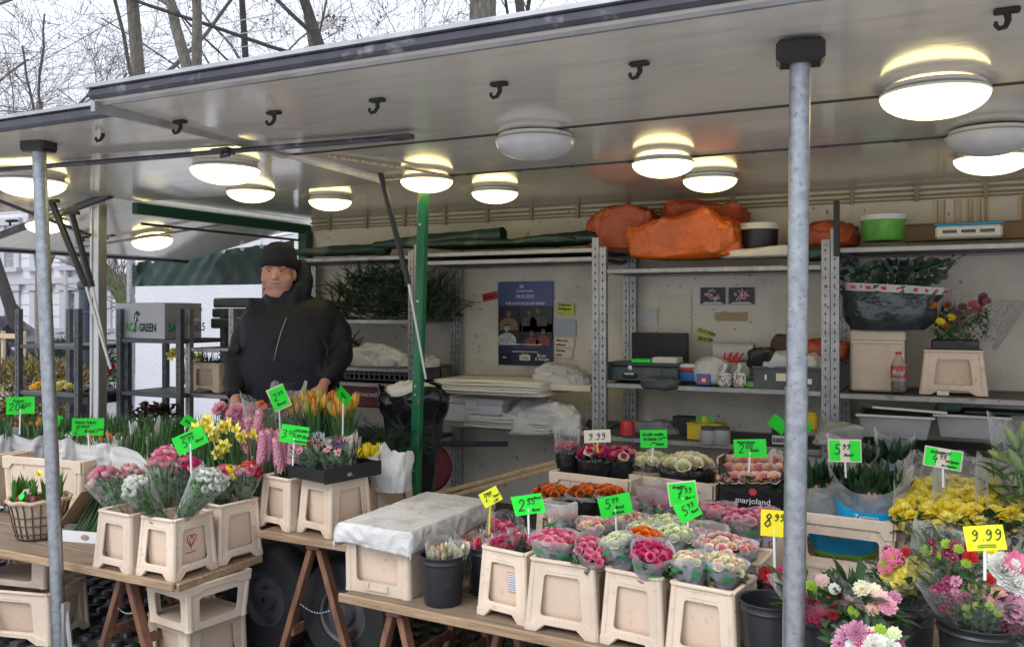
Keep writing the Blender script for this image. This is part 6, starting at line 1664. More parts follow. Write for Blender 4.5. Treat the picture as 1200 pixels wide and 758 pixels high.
# mixed bouquets in the end buckets
g_pink, g_red, g_cer = mum('pink', 'gold', 3, 26, .8, 'g'), mum('red', 'plum', 3, 24, .8, 'g'), mum('magenta', 'magenta', 3, 24, .7, 'g')
m_yel, m_wht, m_plum, m_ros = mum('yellow2', None, 6, 30, .2, 'big'), mum('white', None, 6, 30, .2, 'big'), mum('plum', 'dust', 2, 16, .7, 's'), mum('mauve', 'plum', 2, 16, .7, 's')
c_pk, c_red, c_hy = frill('rosy', 'pink'), frill('red', 'red'), frill('hyac', 'palepink')
lil = tulip('lilybud', 'palepink')
def mixed(label, bk, ctr, rpx, pyb, heads, Y=None, wrap=True, wr=1.12, leafm='leaf', n=90, over=1.08, lw=.03, blades=12):
    base = rim(bk) + Vector((0, 0, -.10)); Y = Y or base.y
    t = SY(ctr[0], ctr[1], Y); ax = t - base; L_ = ax.length; s = mpp(t); r = rpx * s; root = thing('mixed_bouquet', label, 'bouquet', base, 0, 'mixed bouquets in clear film'); random.seed(int(ctr[0] * 3 + ctr[1])); q = orient(ax); mb = MB()
    for i in range(int(n * 1.7)):
        a = R(0, 6.28); tt = R(.35, 1.0); rr = r * tt * sqrt(R(.05, 1)); oval_leaf(mb, q @ Vector((rr * cos(a), rr * sin(a), L_ * tt)), q @ Vector((cos(a), sin(a), R(.1, 1.2))), q @ Vector((0, 0, 1)), lw * R(1, 2.4), lw * R(.45, .95), 0)
    for i in range(blades): a = R(0, 6.28); strap_leaf(mb, q @ Vector((r * .3 * cos(a), r * .3 * sin(a), L_ * .4)), a, L_ * R(.35, .6), .016, R(.1, .5), R(0, .6), 0, 5)
    for i in range(24):
        a = R(0, 6.28); rr = r * R(.1, .9); mb.tube([q @ Vector((rr * .15 * cos(a), rr * .15 * sin(a), 0)), q @ Vector((rr * cos(a), rr * sin(a), L_ * .95))], .003, 4, 1)
    mb.obj('foliage', [M[leafm], M['stem']], root, 180)
    for me, hx, hy, hr in heads:
        p = SY(hx, hy, Y - r * .45 - (hy - ctr[1]) * s * .35 + R(-.02, .02)); head(me, root, p - base, ((hx - ctr[0]) * .012, -1, .75), hr * mpp(p))
    if wrap: m = MB(); cone_wrap(m, (0, 0, 0), ax, r * .30, r * wr, L_ * .05, L_ * over, 28, 9, .10, 0, int(ctr[0])); m.obj('cellophane_wrap', [CELLO], root, 180)
    return root
mixed('cerise flower stems with broad leaves by the empty black buckets', b4, (905, 676), 30, 700, [(c_red, 898, 672, 9), (c_red, 910, 682, 10), (frill('magenta', 'magenta'), 903, 690, 11), (frill('magenta', 'magenta'), 916, 671, 8)], n=40, lw=.04)
mixed('cerise gerbera bouquet with striped film behind the support post', b5, (962, 690), 52, 730, [(g_cer, 946, 708, 13), (frill('magenta', 'magenta'), 956, 718, 13), (g_cer, 938, 720, 12), (c_red, 972, 708, 9), (frill('limeg'), 985, 715, 9), (c_red, 984, 700, 7), (frill('palepink'), 964, 680, 8), (frill('limeg'), 950, 688, 8), (g_cer, 962, 722, 12), (c_red, 976, 718, 8), (frill('white'), 978, 690, 7), (frill('rosy'), 992, 704, 8), (frill('limeg'), 1000, 716, 7)], n=70, lw=.045)
mixed('pale lily bouquet between the cerise and yellow bouquets', b5, (1012, 700), 36, 730, [(mum('cream', None, 4, 16, .5), 1010, 690, 10), (frill('palepink'), 1032, 702, 11), (frill('hyac'), 1040, 710, 11), (frill('cream'), 1024, 692, 9), (lil, 1016, 704, 8), (frill('peach'), 1022, 714, 8), (frill('palepink'), 1006, 708, 8), (frill('mauve'), 1048, 700, 8)], n=60, lw=.05)
mixed('yellow chrysanthemum bouquet in film under the yellow card', b6, (1060, 672), 46, 720, [(m_yel, 1062, 680, 17), (m_yel, 1080, 672, 14), (m_yel, 1046, 672, 13), (g_pink, 1046, 654, 12), (frill('yellow'), 1054, 692, 9), (g_red, 1091, 670, 12), (c_red, 1062, 648, 7), (m_plum, 1040, 645, 6), (frill('yellow'), 1072, 690, 8), (c_red, 1080, 657, 5), (m_yel, 1070, 664, 12), (frill('yellow2'), 1086, 684, 8), (m_plum, 1056, 656, 7), (frill('limeg'), 1036, 660, 6), (g_pink, 1038, 664, 9)], n=90)
mixed('dark red and lime greenery bouquet behind the yellow card stick', b6, (1120, 650), 50, 700, [(m_plum, 1120, 640, 8), (m_plum, 1132, 645, 9), (c_red, 1137, 652, 9), (m_plum, 1110, 648, 7), (frill('limeg'), 1086, 645, 7), (frill('yellow'), 1162, 648, 8), (frill('yellow'), 1172, 654, 8), (m_plum, 1142, 640, 8), (frill('limeg'), 1096, 652, 7)] + [(m_plum if k % 2 else frill('limeg'), R(1088, 1150), R(634, 660), 6) for k in range(12)], Y=3.1, n=130)
random.seed(6)
mixed('biggest mixed bouquet with purple daisies and a white chrysanthemum', b7, (1146, 690), 60, 745, [(m_wht, 1176, 668, 20), (m_wht, 1190, 684, 15), (g_pink, 1190, 660, 14), (c_hy, 1168, 706, 12), (g_pink, 1178, 712, 10)] + [(m_plum if k % 3 else m_ros, 1110 + R(-14, 16), 686 + R(-12, 14), 7) for k in range(13)] + [(m_ros, 1185 + R(-12, 14), 712 + R(-12, 12), 8) for k in range(12)] + [(m_plum, 1120 + R(-18, 20), 706 + R(-8, 10), 6) for k in range(9)] + [(frill('limeg'), 1150 + R(-20, 20), 712 + R(-8, 8), 5) for k in range(6)] + [(lil, 1140, 690, 8), (lil, 1150, 696, 8), (lil, 1158, 688, 7), (c_red, 1160, 678, 7), (frill('peach'), 1170, 694, 9)], n=120, wr=1.1)
mixed('pink and purple bouquet running off the photo edge', b7, (1196, 712), 40, 745, [(m_ros, 1190 + R(-14, 18), 712 + R(-16, 18), 9) for k in range(9)] + [(m_plum, 1180 + R(-10, 18), 728 + R(-8, 12), 8) for k in range(7)] + [(c_hy, 1202, 700, 11)], n=60)
mixed('lowest bouquet of pink and white chrysanthemums at the bottom edge', b8, (1018, 752), 46, 780, [(m_ros, 992, 744, 12), (mum('mauve', None, 4, 22, .4), 1004, 740, 13), (g_cer, 1014, 750, 13), (m_wht, 1026, 758, 15), (m_wht, 1004, 760, 13), (frill('lime'), 1040, 748, 9), (frill('lime'), 1048, 742, 8), (m_plum, 1052, 754, 8), (frill('limeg'), 1032, 738, 7), (m_wht, 1044, 760, 12), (m_ros, 984, 754, 10), (frill('cream'), 1022, 742, 8), (g_pink, 994, 756, 10), (m_plum, 1036, 750, 7)], n=60, Y=2.62, over=.86, wr=.9)

# ================================================================== PRICE CARDS
sign('neon green card reading 20 for 6.00 over the grey bags at the photo edge', 24, 475, YK - .05, 29, 20, 0, big=('20', -.42, -.28, .42), small='600', words_=[('Tulpen', -.3, .2, .22), ('für', -.02, -.2, .26)], stick=('stickw', 24))
sign('neon green card mostly hidden by the slimmer support post', 60, 493, YK + .1, 20, 17, radians(-25), stick=('stickw', 22))
sign('neon green card reading 2 Bund 7.00 in front of the white paper bag', 103, 500, YK - .12, 34, 20, radians(-3), big=('2', -.42, -.40, .36), small=None, words_=[('Kleine Tulpen', -.42, .20, .20), ('10 Stück', -.38, -.03, .20), ('Bund 7⁰⁰', -.12, -.32, .26)], stick=('stickw', 24))
sign('tilted neon green card reading 5.99 above the pink ranunculus cones', 223, 516, YB_ - .02, 36, 22, radians(24), big=('5', -.28, -.22, .44), small='99', words_=[('Ranunkeln', -.25, .30, .16), ('Bund', .12, -.22, .20)], stick=('stickw', 34))
sign('neon green card peeping out behind the daffodils', 222, 495, YC_ + .4, 18, 13, radians(-35), words_=[('Bund', -.3, -.1, .3)], stick=('stickw', 20))
sign('diamond tilted neon card reading 2.99 before the man', 327, 466, YT - .22, 19, 25, radians(24), big=('2', -.35, -.08, .34), small='99', words_=[('Bund', -.3, -.34, .20)], stick=('stickw', 40), skew=.1, border='cream_card')
sign('neon green card reading 3.99 Angebot over the anemones', 345, 509, ym2 - .16, 32, 21, radians(-10), big=('3', -.46, -.25, .45), small='50', words_=[('ANGEBOT', -.04, .18, .2), ('3.99 Bund', -.06, -.15, .26), ('Anemonen', .0, -.40, .18)], stick=('stickw', 26))
sign('neon green card seen nearly edge-on above the tulips', 403, 464, YT - .12, 26, 14, radians(-38), yaw=radians(52), words_=[('Tulpen', -.3, -.1, .3)], stick=('stickw', 46))
sign('small neon yellow diamond card above the mixed tulips', 575, 582, c2_.y - .08, 23, 18, radians(28), 'neon_y', big=('2', -.34, -.14, .36), small='99', words_=[('Tulpen', -.3, .25, .20), ('Bund', .12, -.12, .2), ('1.50', .0, -.4, .2)], stick=('sticky', 36))
sign('neon green card reading 2.55 over the red rose crate', 619, 591, y1 - .03, 36, 23, radians(8), big=('2', -.34, -.28, .58), small='55', words_=[('pro Bund', .0, .24, .18), ('Bund', .08, -.36, .2)], stick=('stickw', 30), skew=-.12)
sign('cream coloured card reading 9.99 over the red and cream roses', 700, 511, YR - .16, 31, 15, radians(3), 'cream_card', big=('9.99', -.34, -.26, .52), stick=('sticky', 12))
sign('neon green card reading 10 Stück 15.00 over the cream roses', 766, 514, YR2 - .16, 31, 21, radians(2), words_=[('Große weiße', -.44, .18, .22), ('10 Stück 15⁰⁰', -.42, -.08, .22), ('1⁵⁰ Stück', -.16, -.36, .2)], stick=('stickw', 18))
sign('neon green card reading 5.99 in the middle of the pale rose sleeves', 721, 592, Y2 - .12, 38, 24, radians(13), big=('5', -.32, -.08, .46), small='99', words_=[('Bund', -.02, -.16, .2), ('10 Stück', -.18, -.40, .18)], stick=('stickw', 20))
sign('upper neon card of the overlapping pair, reading 7.99', 800, 578, y4 + .30, 31, 25, radians(8), big=('7', -.24, -.22, .48), small='99', words_=[('Ecuador', -.36, .28, .18), ('Bund', .06, -.28, .2)], stick=('stickw', 20), border='cream_card')
sign('lower neon card of the overlapping pair, reading 5.99', 806, 598, y4 + .24, 27, 22, radians(30), big=('5', -.26, -.18, .50), small='99', words_=[('Bund', .08, -.22, .2)], stick=('stickw', 34))
sign('neon green card reading 2.00 Stück above the black rose box', 879, 525, 3.66, 37, 21, radians(3), big=('2', -.36, -.26, .50), small='00', words_=[('Pfirsich Rosen', -.40, .28, .17), ('Stück', -.0, -.18, .2)], stick=('stickw', 18))
sign('yellow card reading 8.99 just beside the support post', 907, 613, 3.02, 30, 31, radians(-1), 'sun_y', big=('8', -.40, -.14, .50), small='99', stick=('stickw', 60))
sign('cream bordered neon card reading 5.99 above the printed bag', 990, 528, YV - .1, 34, 24, radians(2), big=('5', -.36, -.18, .50), small='99', words_=[('Bund', -.04, -.26, .2)], border='cream_card', stick=('stickw', 20))
sign('neon green card reading Angebot 4.99 over the yellow chrysanthemums', 1105, 537, kr4.location.y - .22, 38, 21, radians(-7), big=('4', -.30, -.28, .46), small='99', words_=[('ANGEBOT', -.38, .22, .22), ('10 Stück', .06, -.18, .2), ('im Angebot', -.02, -.42, .16)], border='cream_card', stick=('stickw', 24))
sign('bright yellow card reading 9.99 twice underlined over the mixed bouquets', 1154, 630, 2.72, 42, 29, radians(10), 'neon_y', big=('9.99', -.34, -.10, .44), under=True, stick=('stickw', 36))
sign('folded neon card standing on the shelf behind the support post', 912, 497, 4.9, 22, 15, radians(-38), words_=[], yaw=.3)
sign('neon card corner showing right of the support post on the shelf', 944, 500, 4.9, 14, 11, radians(-20), yaw=-.3)

# ================================================================== ON THE SHELVES
def at(root): return Vector(root.location)
def wp(px, py, Y): return SY(px, py, Y)
def tarp_lump(label, px0, px1, py0, py1, Y, dep, matn, seed, amp=.05, cat='tarpaulin', group=None, name='folded_tarpaulin', sharp=2.4, lean=0, base_fill=.9, part='folded_sheet'):
    """a crumpled folded lump standing on a shelf"""
    a, b = SY(px0, py1, Y), SY(px1, py1, Y); h = SY((px0 + px1) / 2, py0, Y).z - a.z; w = (b.x - a.x) / 2
    root = thing(name, label, cat, ((a.x + b.x) / 2, Y, a.z), 0, group); m = MB()
    def fn(u, v):
        t = u * 2 * pi; p = -pi / 2 + v * pi; ct, st = cos(t), sin(t); cp = cos(p); e = .45
        x = math.copysign(abs(ct) ** e, ct) * abs(cp) ** .35 if v not in (0, 1) else 0; y = math.copysign(abs(st) ** e, st) * abs(cp) ** .35 if v not in (0, 1) else 0
        z = .5 + .5 * math.copysign(abs(sin(p)) ** .5, sin(p))
        q = Vector((x * w * 3 + seed, y * dep * 3, z * h * 3)) * sharp
        W = Vector((x * w + seed, y * dep, z * h)); n_ = .62 * (1 - 2.6 * abs(noise.noise(W * 7))) + .42 * (1 - 2.6 * abs(noise.noise(W * 15))) + .2 * (1 - 2.6 * abs(noise.noise(W * 31))); n2 = noise.noise(W * 4.5 + Vector((seed * 3, 0, 0))); n3 = noise.noise(W * 22)
        mn = min(w, h, .16); e = mn * min(.1, amp + .02) * 3.0 * n_ + mn * .55 * n2 + mn * .04 * n3
        return (x * w * .94 + x * e + lean * z * h, y * dep + y * e * .9, max(0, z * h * .95 * (1 - .22 * abs(x) ** 2.5) + (e * .9 if z > .25 else 0)))
    m.grid(fn, 90, 30, closed=True); m.obj(part, M[matn], root, 50); return root
def can(label, px, py0, py1, rpx, Y, body, lid, name, cat, lip=True, print_=None):
    b = SY(px, py1, Y); s = mpp(b); r = rpx * s; h = SY(px, py0, Y).z - b.z; root = thing(name, label, cat, b)
    MB().lathe([(0, .001), (.88 * r, .001), (.91 * r, .008), (.97 * r, h * .80), (0, h * .80)], 32).obj('tub', M[body], root, 40)
    MB().lathe([(.98 * r, h * .78), (1.04 * r, h * .79), (1.05 * r, h * .86), (1.02 * r, h * .88), (1.03 * r, h * .97), (.98 * r, h), (.9 * r, h * .985), (0, h * .985)], 32).obj('lid', M[lid], root, 40)
    if print_:
        ca = atan2(-b.y, -b.x); m = MB()
        for j, (c0, c1, z0, z1, mi) in enumerate(print_[1]): band_patch(m, (0, 0, 0), (0, 0, 1), lambda l: r * .92, ca + c0, ca + c1, h * z0, h * z1, mi, 6, .003 + .0006 * j)
        m.obj('tub_print', [M[k] for k in print_[0]], root, 180)
    return root
YS = 5.40
# top shelf: rolled and folded tarps, tubs, heater
def roll(label, pa, pb, Y, r, seed, matn='green_tarp'):
    a, b = SY(*pa, Y), SY(*pb, Y); root = thing('tarp_roll', label, 'rolled tarpaulin', a, 0, 'rolled green tarpaulins'); m = MB(); d = b - a; L_ = d.length; q = orient(d); rnd = random.Random(seed); ph = rnd.uniform(0, 6)
    def fn(u, v):
        t = u * 2 * pi; rr = r * (1 + .06 * sin(t * 3 + ph + v * 9) + .05 * sin(v * 30 + t)) * (.5 + .5 * min(1, v * 2.0 + .15)); return q @ Vector((rr * cos(t), rr * sin(t) * .9, L_ * v))
    m.grid(fn, 22, 20, closed=True); m.obj('tarp_sheet', M[matn], root, 180)
    m = MB(); P = []
    for i in range(70): t = i / 69; rr = r * (.12 + .85 * t); P.append(q @ Vector((rr * cos(t * 20), rr * sin(t * 20) * .9, L_ * 1.001)))
    m.tube(P, r * .035, 4); m.obj('spiral_edge', M['dark_green'], root, 180)
roll('green tarpaulin rolled into a spiral beside the pillar', (440, 288), (590, 275), 5.35, .055, 2)
roll('dark green tarp roll ending beside the orange bags', (600, 285), (701, 278), 5.33, .05, 4, 'dark_green')
roll('flattened green tarp laid along the shelf behind the man', (345, 296), (455, 292), 5.38, .045, 5)
tarp_lump('flat green tarpaulin folds along the poster rack top', 500, 700, 281, 293, 5.42, .2, 'green_tarp', 3, .02)
tarp_lump('dull orange tarpaulin bundle next to the dark green roll', 700, 776, 246, 297, 5.42, .16, 'orange_dk', 1.7, .05, group='orange tarpaulin bundles')
tarp_lump('bright orange tarpaulin bundle at the front of the shelf', 752, 866, 257, 306, 5.30, .13, 'orange', 4.4, .05, group='orange tarpaulin bundles', lean=.05)
tarp_lump('orange tarpaulin bundle lying on top behind the bright one', 784, 880, 238, 272, 5.50, .14, 'orange_dk', 7.1, .05, group='orange tarpaulin bundles')
tarp_lump('end of an orange tarpaulin seen beyond the support post', 945, 1000, 264, 292, 5.5, .1, 'orange_dk', 9.3, .05, group='orange tarpaulin bundles')
tarp_lump('dark green folded cloth beyond the support post', 945, 985, 289, 306, 5.3, .12, 'green_tarp', 12.3, .03)
tarp_lump('crumpled pale canvas under the black tub', 842, 935, 292, 304, 5.3, .12, 'paper_cream', 6.6, .02)
can('black sauce tub with cream lid on the orange tarpaulins', 890, 262, 297, 22, 5.36, 'black', 'cream', 'lidded_tub', 'tub', print_=(['green_label', 'cream', 'ink_white'], [(-1.1, 1.1, .08, .34, 0), (-.5, -.15, .12, .40, 1), (.0, .35, .12, .40, 1), (.5, .85, .12, .40, 1), (-.3, .3, .55, .66, 2)]))
can('green printed tub with white lid above the eucalyptus', 1035, 252, 283, 25, 5.45, 'green_label', 'white_pl', 'lidded_tub', 'tub', print_=(['ink_white'], [(-.3, -.18, .12, .22, 0), (-.1, .0, .12, .22, 0), (.08, .18, .12, .22, 0), (.26, .36, .12, .22, 0), (-.9, -.5, .5, .6, 0)]))
def simple(label, name, cat, px0, px1, py0, py1, Y, dep, parts, group=None):
    """a box-like thing seen front-on; parts = [(name, material, x0,x1,z0,z1,y0,y1, chamfer)] in fractions"""
    a, b = SY(px0, py1, Y), SY(px1, py1, Y); h = SY((px0 + px1) / 2, py0, Y).z - SY((px0 + px1) / 2, py1, Y).z; w = b.x - a.x
    root = thing(name, label, cat, ((a.x + b.x) / 2, Y, (a.z + b.z) / 2), 0, group)
    for n, mt, x0, x1, z0, z1, y0, y1, c in parts:
        MB().box(((x0 + x1 - 1) / 2 * w, (y0 + y1) / 2 * dep, (z0 + z1) / 2 * h), ((x1 - x0) * w, (y1 - y0) * dep, (z1 - z0) * h), ch=c).obj(n, M[mt], root)
    return root, w, h, dep
simple('long brown cardboard strip lying behind the white heater', 'cardboard_box', 'box', 1058, 1205, 261, 281, 5.62, .1, [('carton', 'card', 0, 1, 0, 1, 0, 1, .003), ('flap', 'card', .02, .98, .94, 1.02, -.25, .05, .001)])
r_, w, h, d = simple('white electric heater with three slots on the top shelf', 'electric_heater', 'heater', 1096, 1175, 261, 279, 5.30, .14, [('casing', 'cream', 0, 1, .0, .86, 0, 1, .012), ('top_cover', 'sleeve_blue', -.02, 1.02, .88, 1.0, -.05, 1, .004)])
for k in range(3): MB().box(((k - 1) * w * .28, -.004, h * .46), (w * .22, .008, h * .22), ch=.003).obj('heater_slot', M['grey_dk'], r_); MB().box(((k - 1) * w * .28, -.002, h * .46), (w * .26, .006, h * .36), ch=.003).obj('slot_frame', M['white_pl'], r_)
a = SY(981, 292, 5.14); m = MB(); m.box((a.x, 5.12, (a.z + SY(981, 236, 5.14).z) / 2 - .02), (.030, .03, SY(981, 236, 5.14).z - a.z + .04), ch=.003); m.wthing('black_pole', 'short black square pole standing up from the rack corner', 'pole', M['black'], (a.x, 5.12, a.z))

# poster and notes on the wall
def flat(label, name, cat, px0, px1, py0, py1, matn, tilt=0, off=.003, Y=None, group=None, part='sheet'):
    Yw = (Y or YW) ; a, b = SY(px0, (py0 + py1) / 2, Yw), SY(px1, (py0 + py1) / 2, Yw); c = SY((px0 + px1) / 2, (py0 + py1) / 2, Yw); h = SY((px0 + px1) / 2, py0, Yw).z - SY((px0 + px1) / 2, py1, Yw).z; w = b.x - a.x
    root = thing(name, label, cat, (c.x, Yw - off, c.z), 0, group); root.rotation_euler = (0, tilt, 0)
    m = MB(); m.grid(lambda u, v: ((u - .5) * w, -.004 * sin(u * 5 + v * 3) ** 2 - .0015, (v - .5) * h), 8, 8); m.grid(lambda u, v: ((.5 - u) * w, .001 - .004 * sin((1 - u) * 5 + v * 3) ** 2, (v - .5) * h), 8, 8); m.obj(part, M[matn], root, 180); return root, w, h
def poster():
    M['poster'] = mat('dark navy poster', (.018, .022, .06), .35, noise_=(2, .1)); M['poster_blue'] = mat('blue poster band', (.06, .085, .25), .35, noise_=(3, .15)); M['photo_bk'] = mat('photo black', (.008, .007, .008), .35)
    M['ph_skin'] = mat('photo skin', (.24, .11, .06), .4, noise_=(60, .5)); M['ph_coat'] = mat('photo tan coat', (.20, .11, .06), .4, noise_=(60, .5)); M['ph_red'] = mat('photo red guitar', (.20, .045, .03), .4, noise_=(30, .3)); M['ph_bw'] = mat('photo pale grey', (.4, .42, .46), .4, noise_=(50, .5)); M['ph_dk'] = mat('photo dark jacket', (.06, .045, .04), .4, noise_=(30, .4))
    root, w, h = flat('blue and black concert poster with band photographs on the wall', 'concert_poster', 'poster', 584, 648, 330, 428, 'poster')
    y = -.009
    def pane(n, mt, x0, x1, z0, z1, yy=y): m = MB(); m.add([(x0 * w, yy, z0 * h), (x1 * w, yy, z0 * h), (x1 * w, yy, z1 * h), (x0 * w, yy, z1 * h)], [(0, 1, 2, 3)]); return m.obj(n, M[mt], root)
    pane('blue_band', 'poster_blue', -.5, .5, .21, .5)
    def fig(m, cx, cz, s, mi_head=0, mi_body=1, hat=None):
        def ell(x, z, a, b, mi, yy): m.add([(x * w + a * w * cos(t), yy, z * h + b * w * sin(t)) for t in [i * pi / 8 for i in range(16)]], [tuple(range(16))], mi)
        m.add([((cx + a_ * s) * w, y - .0008, (cz + b_ * s) * h) for a_, b_ in ((-.17, -.20), (-.16, -.10), (-.11, -.075), (-.03, -.05), (.03, -.05), (.11, -.075), (.16, -.11), (.18, -.20))], [tuple(range(8))], mi_body)
        ell(cx, cz, .042 * s, .052 * s, mi_head, y - .0012); ell(cx, cz + .038 * s, .05 * s, .018 * s, 2, y - .0014); ell(cx, cz + .006, .034 * s, .008 * s, 2, y - .0016)
    for nm, x0, x1, z0, z1, figs, mts in (('photograph', -.49, -.12, .005, .205, [(-.30, .12, 1.0)], ('ph_skin', 'ph_coat', 'photo_bk')), ('photograph', -.10, .49, -.10, .205, [(.08, .13, .8), (.24, .15, .9)], ('ph_skin', 'ph_dk', 'photo_bk')), ('photograph', -.49, -.06, -.21, -.005, [(-.33, -.06, 1.0)], ('ph_bw', 'ph_bw', 'photo_bk')), ('photograph', -.04, .49, -.21, .0, [(.12, -.12, .8), (.33, -.10, .8)], ('ph_skin', 'ph_red', 'photo_bk'))):
        p = pane(nm, 'photo_bk', x0, x1, z0, z1); m = MB()
        for f in figs: fig(m, *f)
        m.obj('photo_figure', [M[k] for k in mts], p)
    L = lambda t, z, s, mt='ink_white', x=0, al='CENTER', sx=1: letters('poster_text', t, root, (x * w, y - .001, z * h), s, M[mt], align=al, sx=sx, bold=.0004)
    L('in', .42, .048, x=-.06); L('DOWNTOWN', .375, .020); L('18.03.2023', .305, .034); L('THE LATOUR BLUES BAND', .225, .0265, sx=.98)
    L('and full on-stage crew, live Guitar Summerjam', -.255, .0142); L('Einlass 19:00   Beginn 20:00', -.295, .0165, 'ink_blue'); L('THEATER FABRIK KULTURHAUS', -.345, .0145); L('Eintritt frei', -.375, .012)
    for k in range(3): m = MB(); m.add([(w * (.22 + .03 * k), y - .001, h * (.40 - .012 * k)), (w * (.235 + .03 * k), y - .001, h * (.405 - .012 * k)), (w * (.38 + .01 * k), y - .001, h * (.365 - .02 * k)), (w * (.37 + .01 * k), y - .001, h * (.355 - .02 * k))], [(3, 2, 1, 0)]); m.obj('slash_mark', M['card'], root)
    for x0, x1, mt, tx in ((-.45, -.30, 'photo_bk', 'BAR'), (-.10, .10, 'cream_card', 'Lounge')):
        pane('sponsor_panel', mt, x0, x1, -.44, -.375, y - .0006); L(tx, -.418, .018, 'ink_white' if mt == 'photo_bk' else 'ink', x=(x0 + x1) / 2)
    L('Blues', -.395, .034, x=.30); L('& Boogie', -.435, .030, x=.31)
poster()
def note(label, px0, px1, py0, py1, matn, lines, ink='ink', tilt=0, frame=None, group=None, cat='note', name='paper_note'):
    root, w, h = flat(label, name, cat, px0, px1, py0, py1, matn, tilt, group=group)
    for i, (t, sz) in enumerate(lines): letters('note_text', t, root, (-.44 * w, -.0065, h * (.5 - (i + .85) / (len(lines) + .25))), sz * h, M[ink], shear=.2, bold=.0006)
    return root
M['red_note'] = mat('red sticker', (.62, .03, .05), .5); M['yel_note'] = mat('lime sticker', (.55, .60, .05), .5); M['blue_note'] = mat('pale blue sheet', (.42, .45, .53), .7); M['tan_note'] = mat('tan sticker', (.46, .32, .17), .6)
note('red handwritten sticker left of the concert poster', 566, 583, 343, 352, 'red_note', [('Verkauf', .5)], tilt=radians(-10))
note('lime yellow handwritten sticker right of the concert poster', 653, 673, 355, 369, 'yel_note', [('2 Stangen', .30), ('Eukalyptus', .28), ('-------', .2)], tilt=radians(2))
note('pale blue sheet below the lime sticker', 649, 675, 374, 393, 'blue_note', [('- - - - -', .15)])
note('upper torn cream note below the pale blue sheet', 651, 673, 396, 407, 'cream_card', [('Bitte nicht', .32), ('anfassen', .32)], tilt=radians(3))
note('lower torn cream note below the pale blue sheet', 650, 671, 408, 419, 'cream_card', [('Danke', .42), ('schön', .32)], tilt=radians(4))
note('white typed sheet near the rack upright', 743, 770, 361, 382, 'paper', [('- - -', .12), ('----', .1)])
note('large tan sheet pinned above the dark screen', 774, 810, 346, 392, 'cream_card', [])
note('brown sticker below the two rose photographs', 838, 875, 366, 376, 'tan_note', [('-  -', .2)])
note('upper black and yellow label strip on the wall', 817, 835, 386, 392, 'yel_note', [('CUTTING', .8)], tilt=radians(18), group='label strips')
note('lower black and yellow label strip on the wall', 818, 832, 394, 401, 'yel_note', [('BLADES', .7)], tilt=radians(10), group='label strips')
note('large brownish sheet pinned half behind the support post', 903, 964, 345, 382, 'wall_note', []) if 'wall_note' in M else note('large brownish sheet pinned half behind the support post', 903, 964, 345, 382, 'cream_card', [])
for i, (x0, x1) in enumerate(((821, 850), (854, 884))):
    root, w, h = flat(('pinned rose photograph with curled corners', 'pinned rose photograph nearer the support post')[i], 'rose_photograph', 'photograph', x0, x1, 337, 357, 'photo_bk'); m = MB(); random.seed(i)
    for k in range(26): a = R(0, 6.28); q = sqrt(R(0, 1)) * .32; cx, cz = q * cos(a) * w, q * sin(a) * h + .05 * h; m.add([(cx + .008 * cos(t), -.0075 - .0001 * k, cz + .008 * sin(t)) for t in [j * pi / 3 for j in range(6)]], [(0, 1, 2, 3, 4, 5)], k % 2)
    m.obj('printed_roses', [PC['rosy'], PC['palepink']], root); m = MB(); m.add([(-.48 * w, -.0072, -.48 * h), (.48 * w, -.0072, -.48 * h), (.3 * w, -.0072, -.34 * h), (-.3 * w, -.0072, -.34 * h)], [(0, 1, 2, 3)]); m.obj('printed_border', M['paper'], root)

# rack with paper stacks
def paper_stack(label, px0, px1, py0, py1, Y, dep, matn, n=9, seed=0, group='stacks of wrapping paper'):
    a, b = SY(px0, py1, Y), SY(px1, py1, Y); h = SY((px0 + px1) / 2, py0, Y).z - SY((px0 + px1) / 2, py1, Y).z; w = b.x - a.x; root = thing('paper_stack', label, 'paper', ((a.x + b.x) / 2, Y, (a.z + b.z) / 2), 0, group); rnd = random.Random(seed)
    for k in range(n):
        t = h / n; dx, dy = rnd.uniform(-.012, .012), rnd.uniform(-.01, .01); m = MB()
        m.grid(lambda u, v: ((u - .5) * w + dx, v * dep + dy, t * (k + .92) + .004 * sin(u * 7 + k) * (k / n) + .003 * noise.noise((u * 6, v * 5, k))), 10, 5)
        o = m.obj('paper_sheets', M[matn], root, 180); s = o.modifiers.new('t', 'SOLIDIFY'); s.thickness = t * .86; s.offset = -1
    return root
paper_stack('thick cream stack of wrapping paper beside the green pillar', 508, 632, 446, 463, 5.02, .48, 'paper_cream', 5, 2)
paper_stack('white stack of folded paper on the lower shelf', 545, 640, 489, 503, 5.12, .4, 'paper', 4, 3)
tarp_lump('crumpled white tissue paper over the lower paper stack', 600, 688, 474, 506, 5.30, .16, 'paper', 2.2, .06, cat='paper', name='tissue_paper', part='crumpled_sheet')
tarp_lump('small clear bag of paper scraps below the cream notes', 634, 694, 430, 452, 5.35, .12, 'paper_grey', 5.1, .05, cat='bag', name='plastic_bag', part='crumpled_film')
simple('narrow tan board lying under the scrap bag', 'shelf_board', 'board', 600, 692, 450, 457, 5.18, .4, [('plank_face', 'paper_cream', 0, 1, 0, 1, 0, 1, .002)])
simple('white lidded plastic box below the cream paper stack', 'storage_box', 'box', 517, 590, 466, 499, 5.25, .3, [('tub', 'white_pl', .03, .97, 0, .78, 0, 1, .01), ('lid', 'white_pl', 0, 1, .78, 1, -.03, 1.03, .008), ('clip', 'white_pl', .42, .6, .6, .95, -.08, 0, .004)])
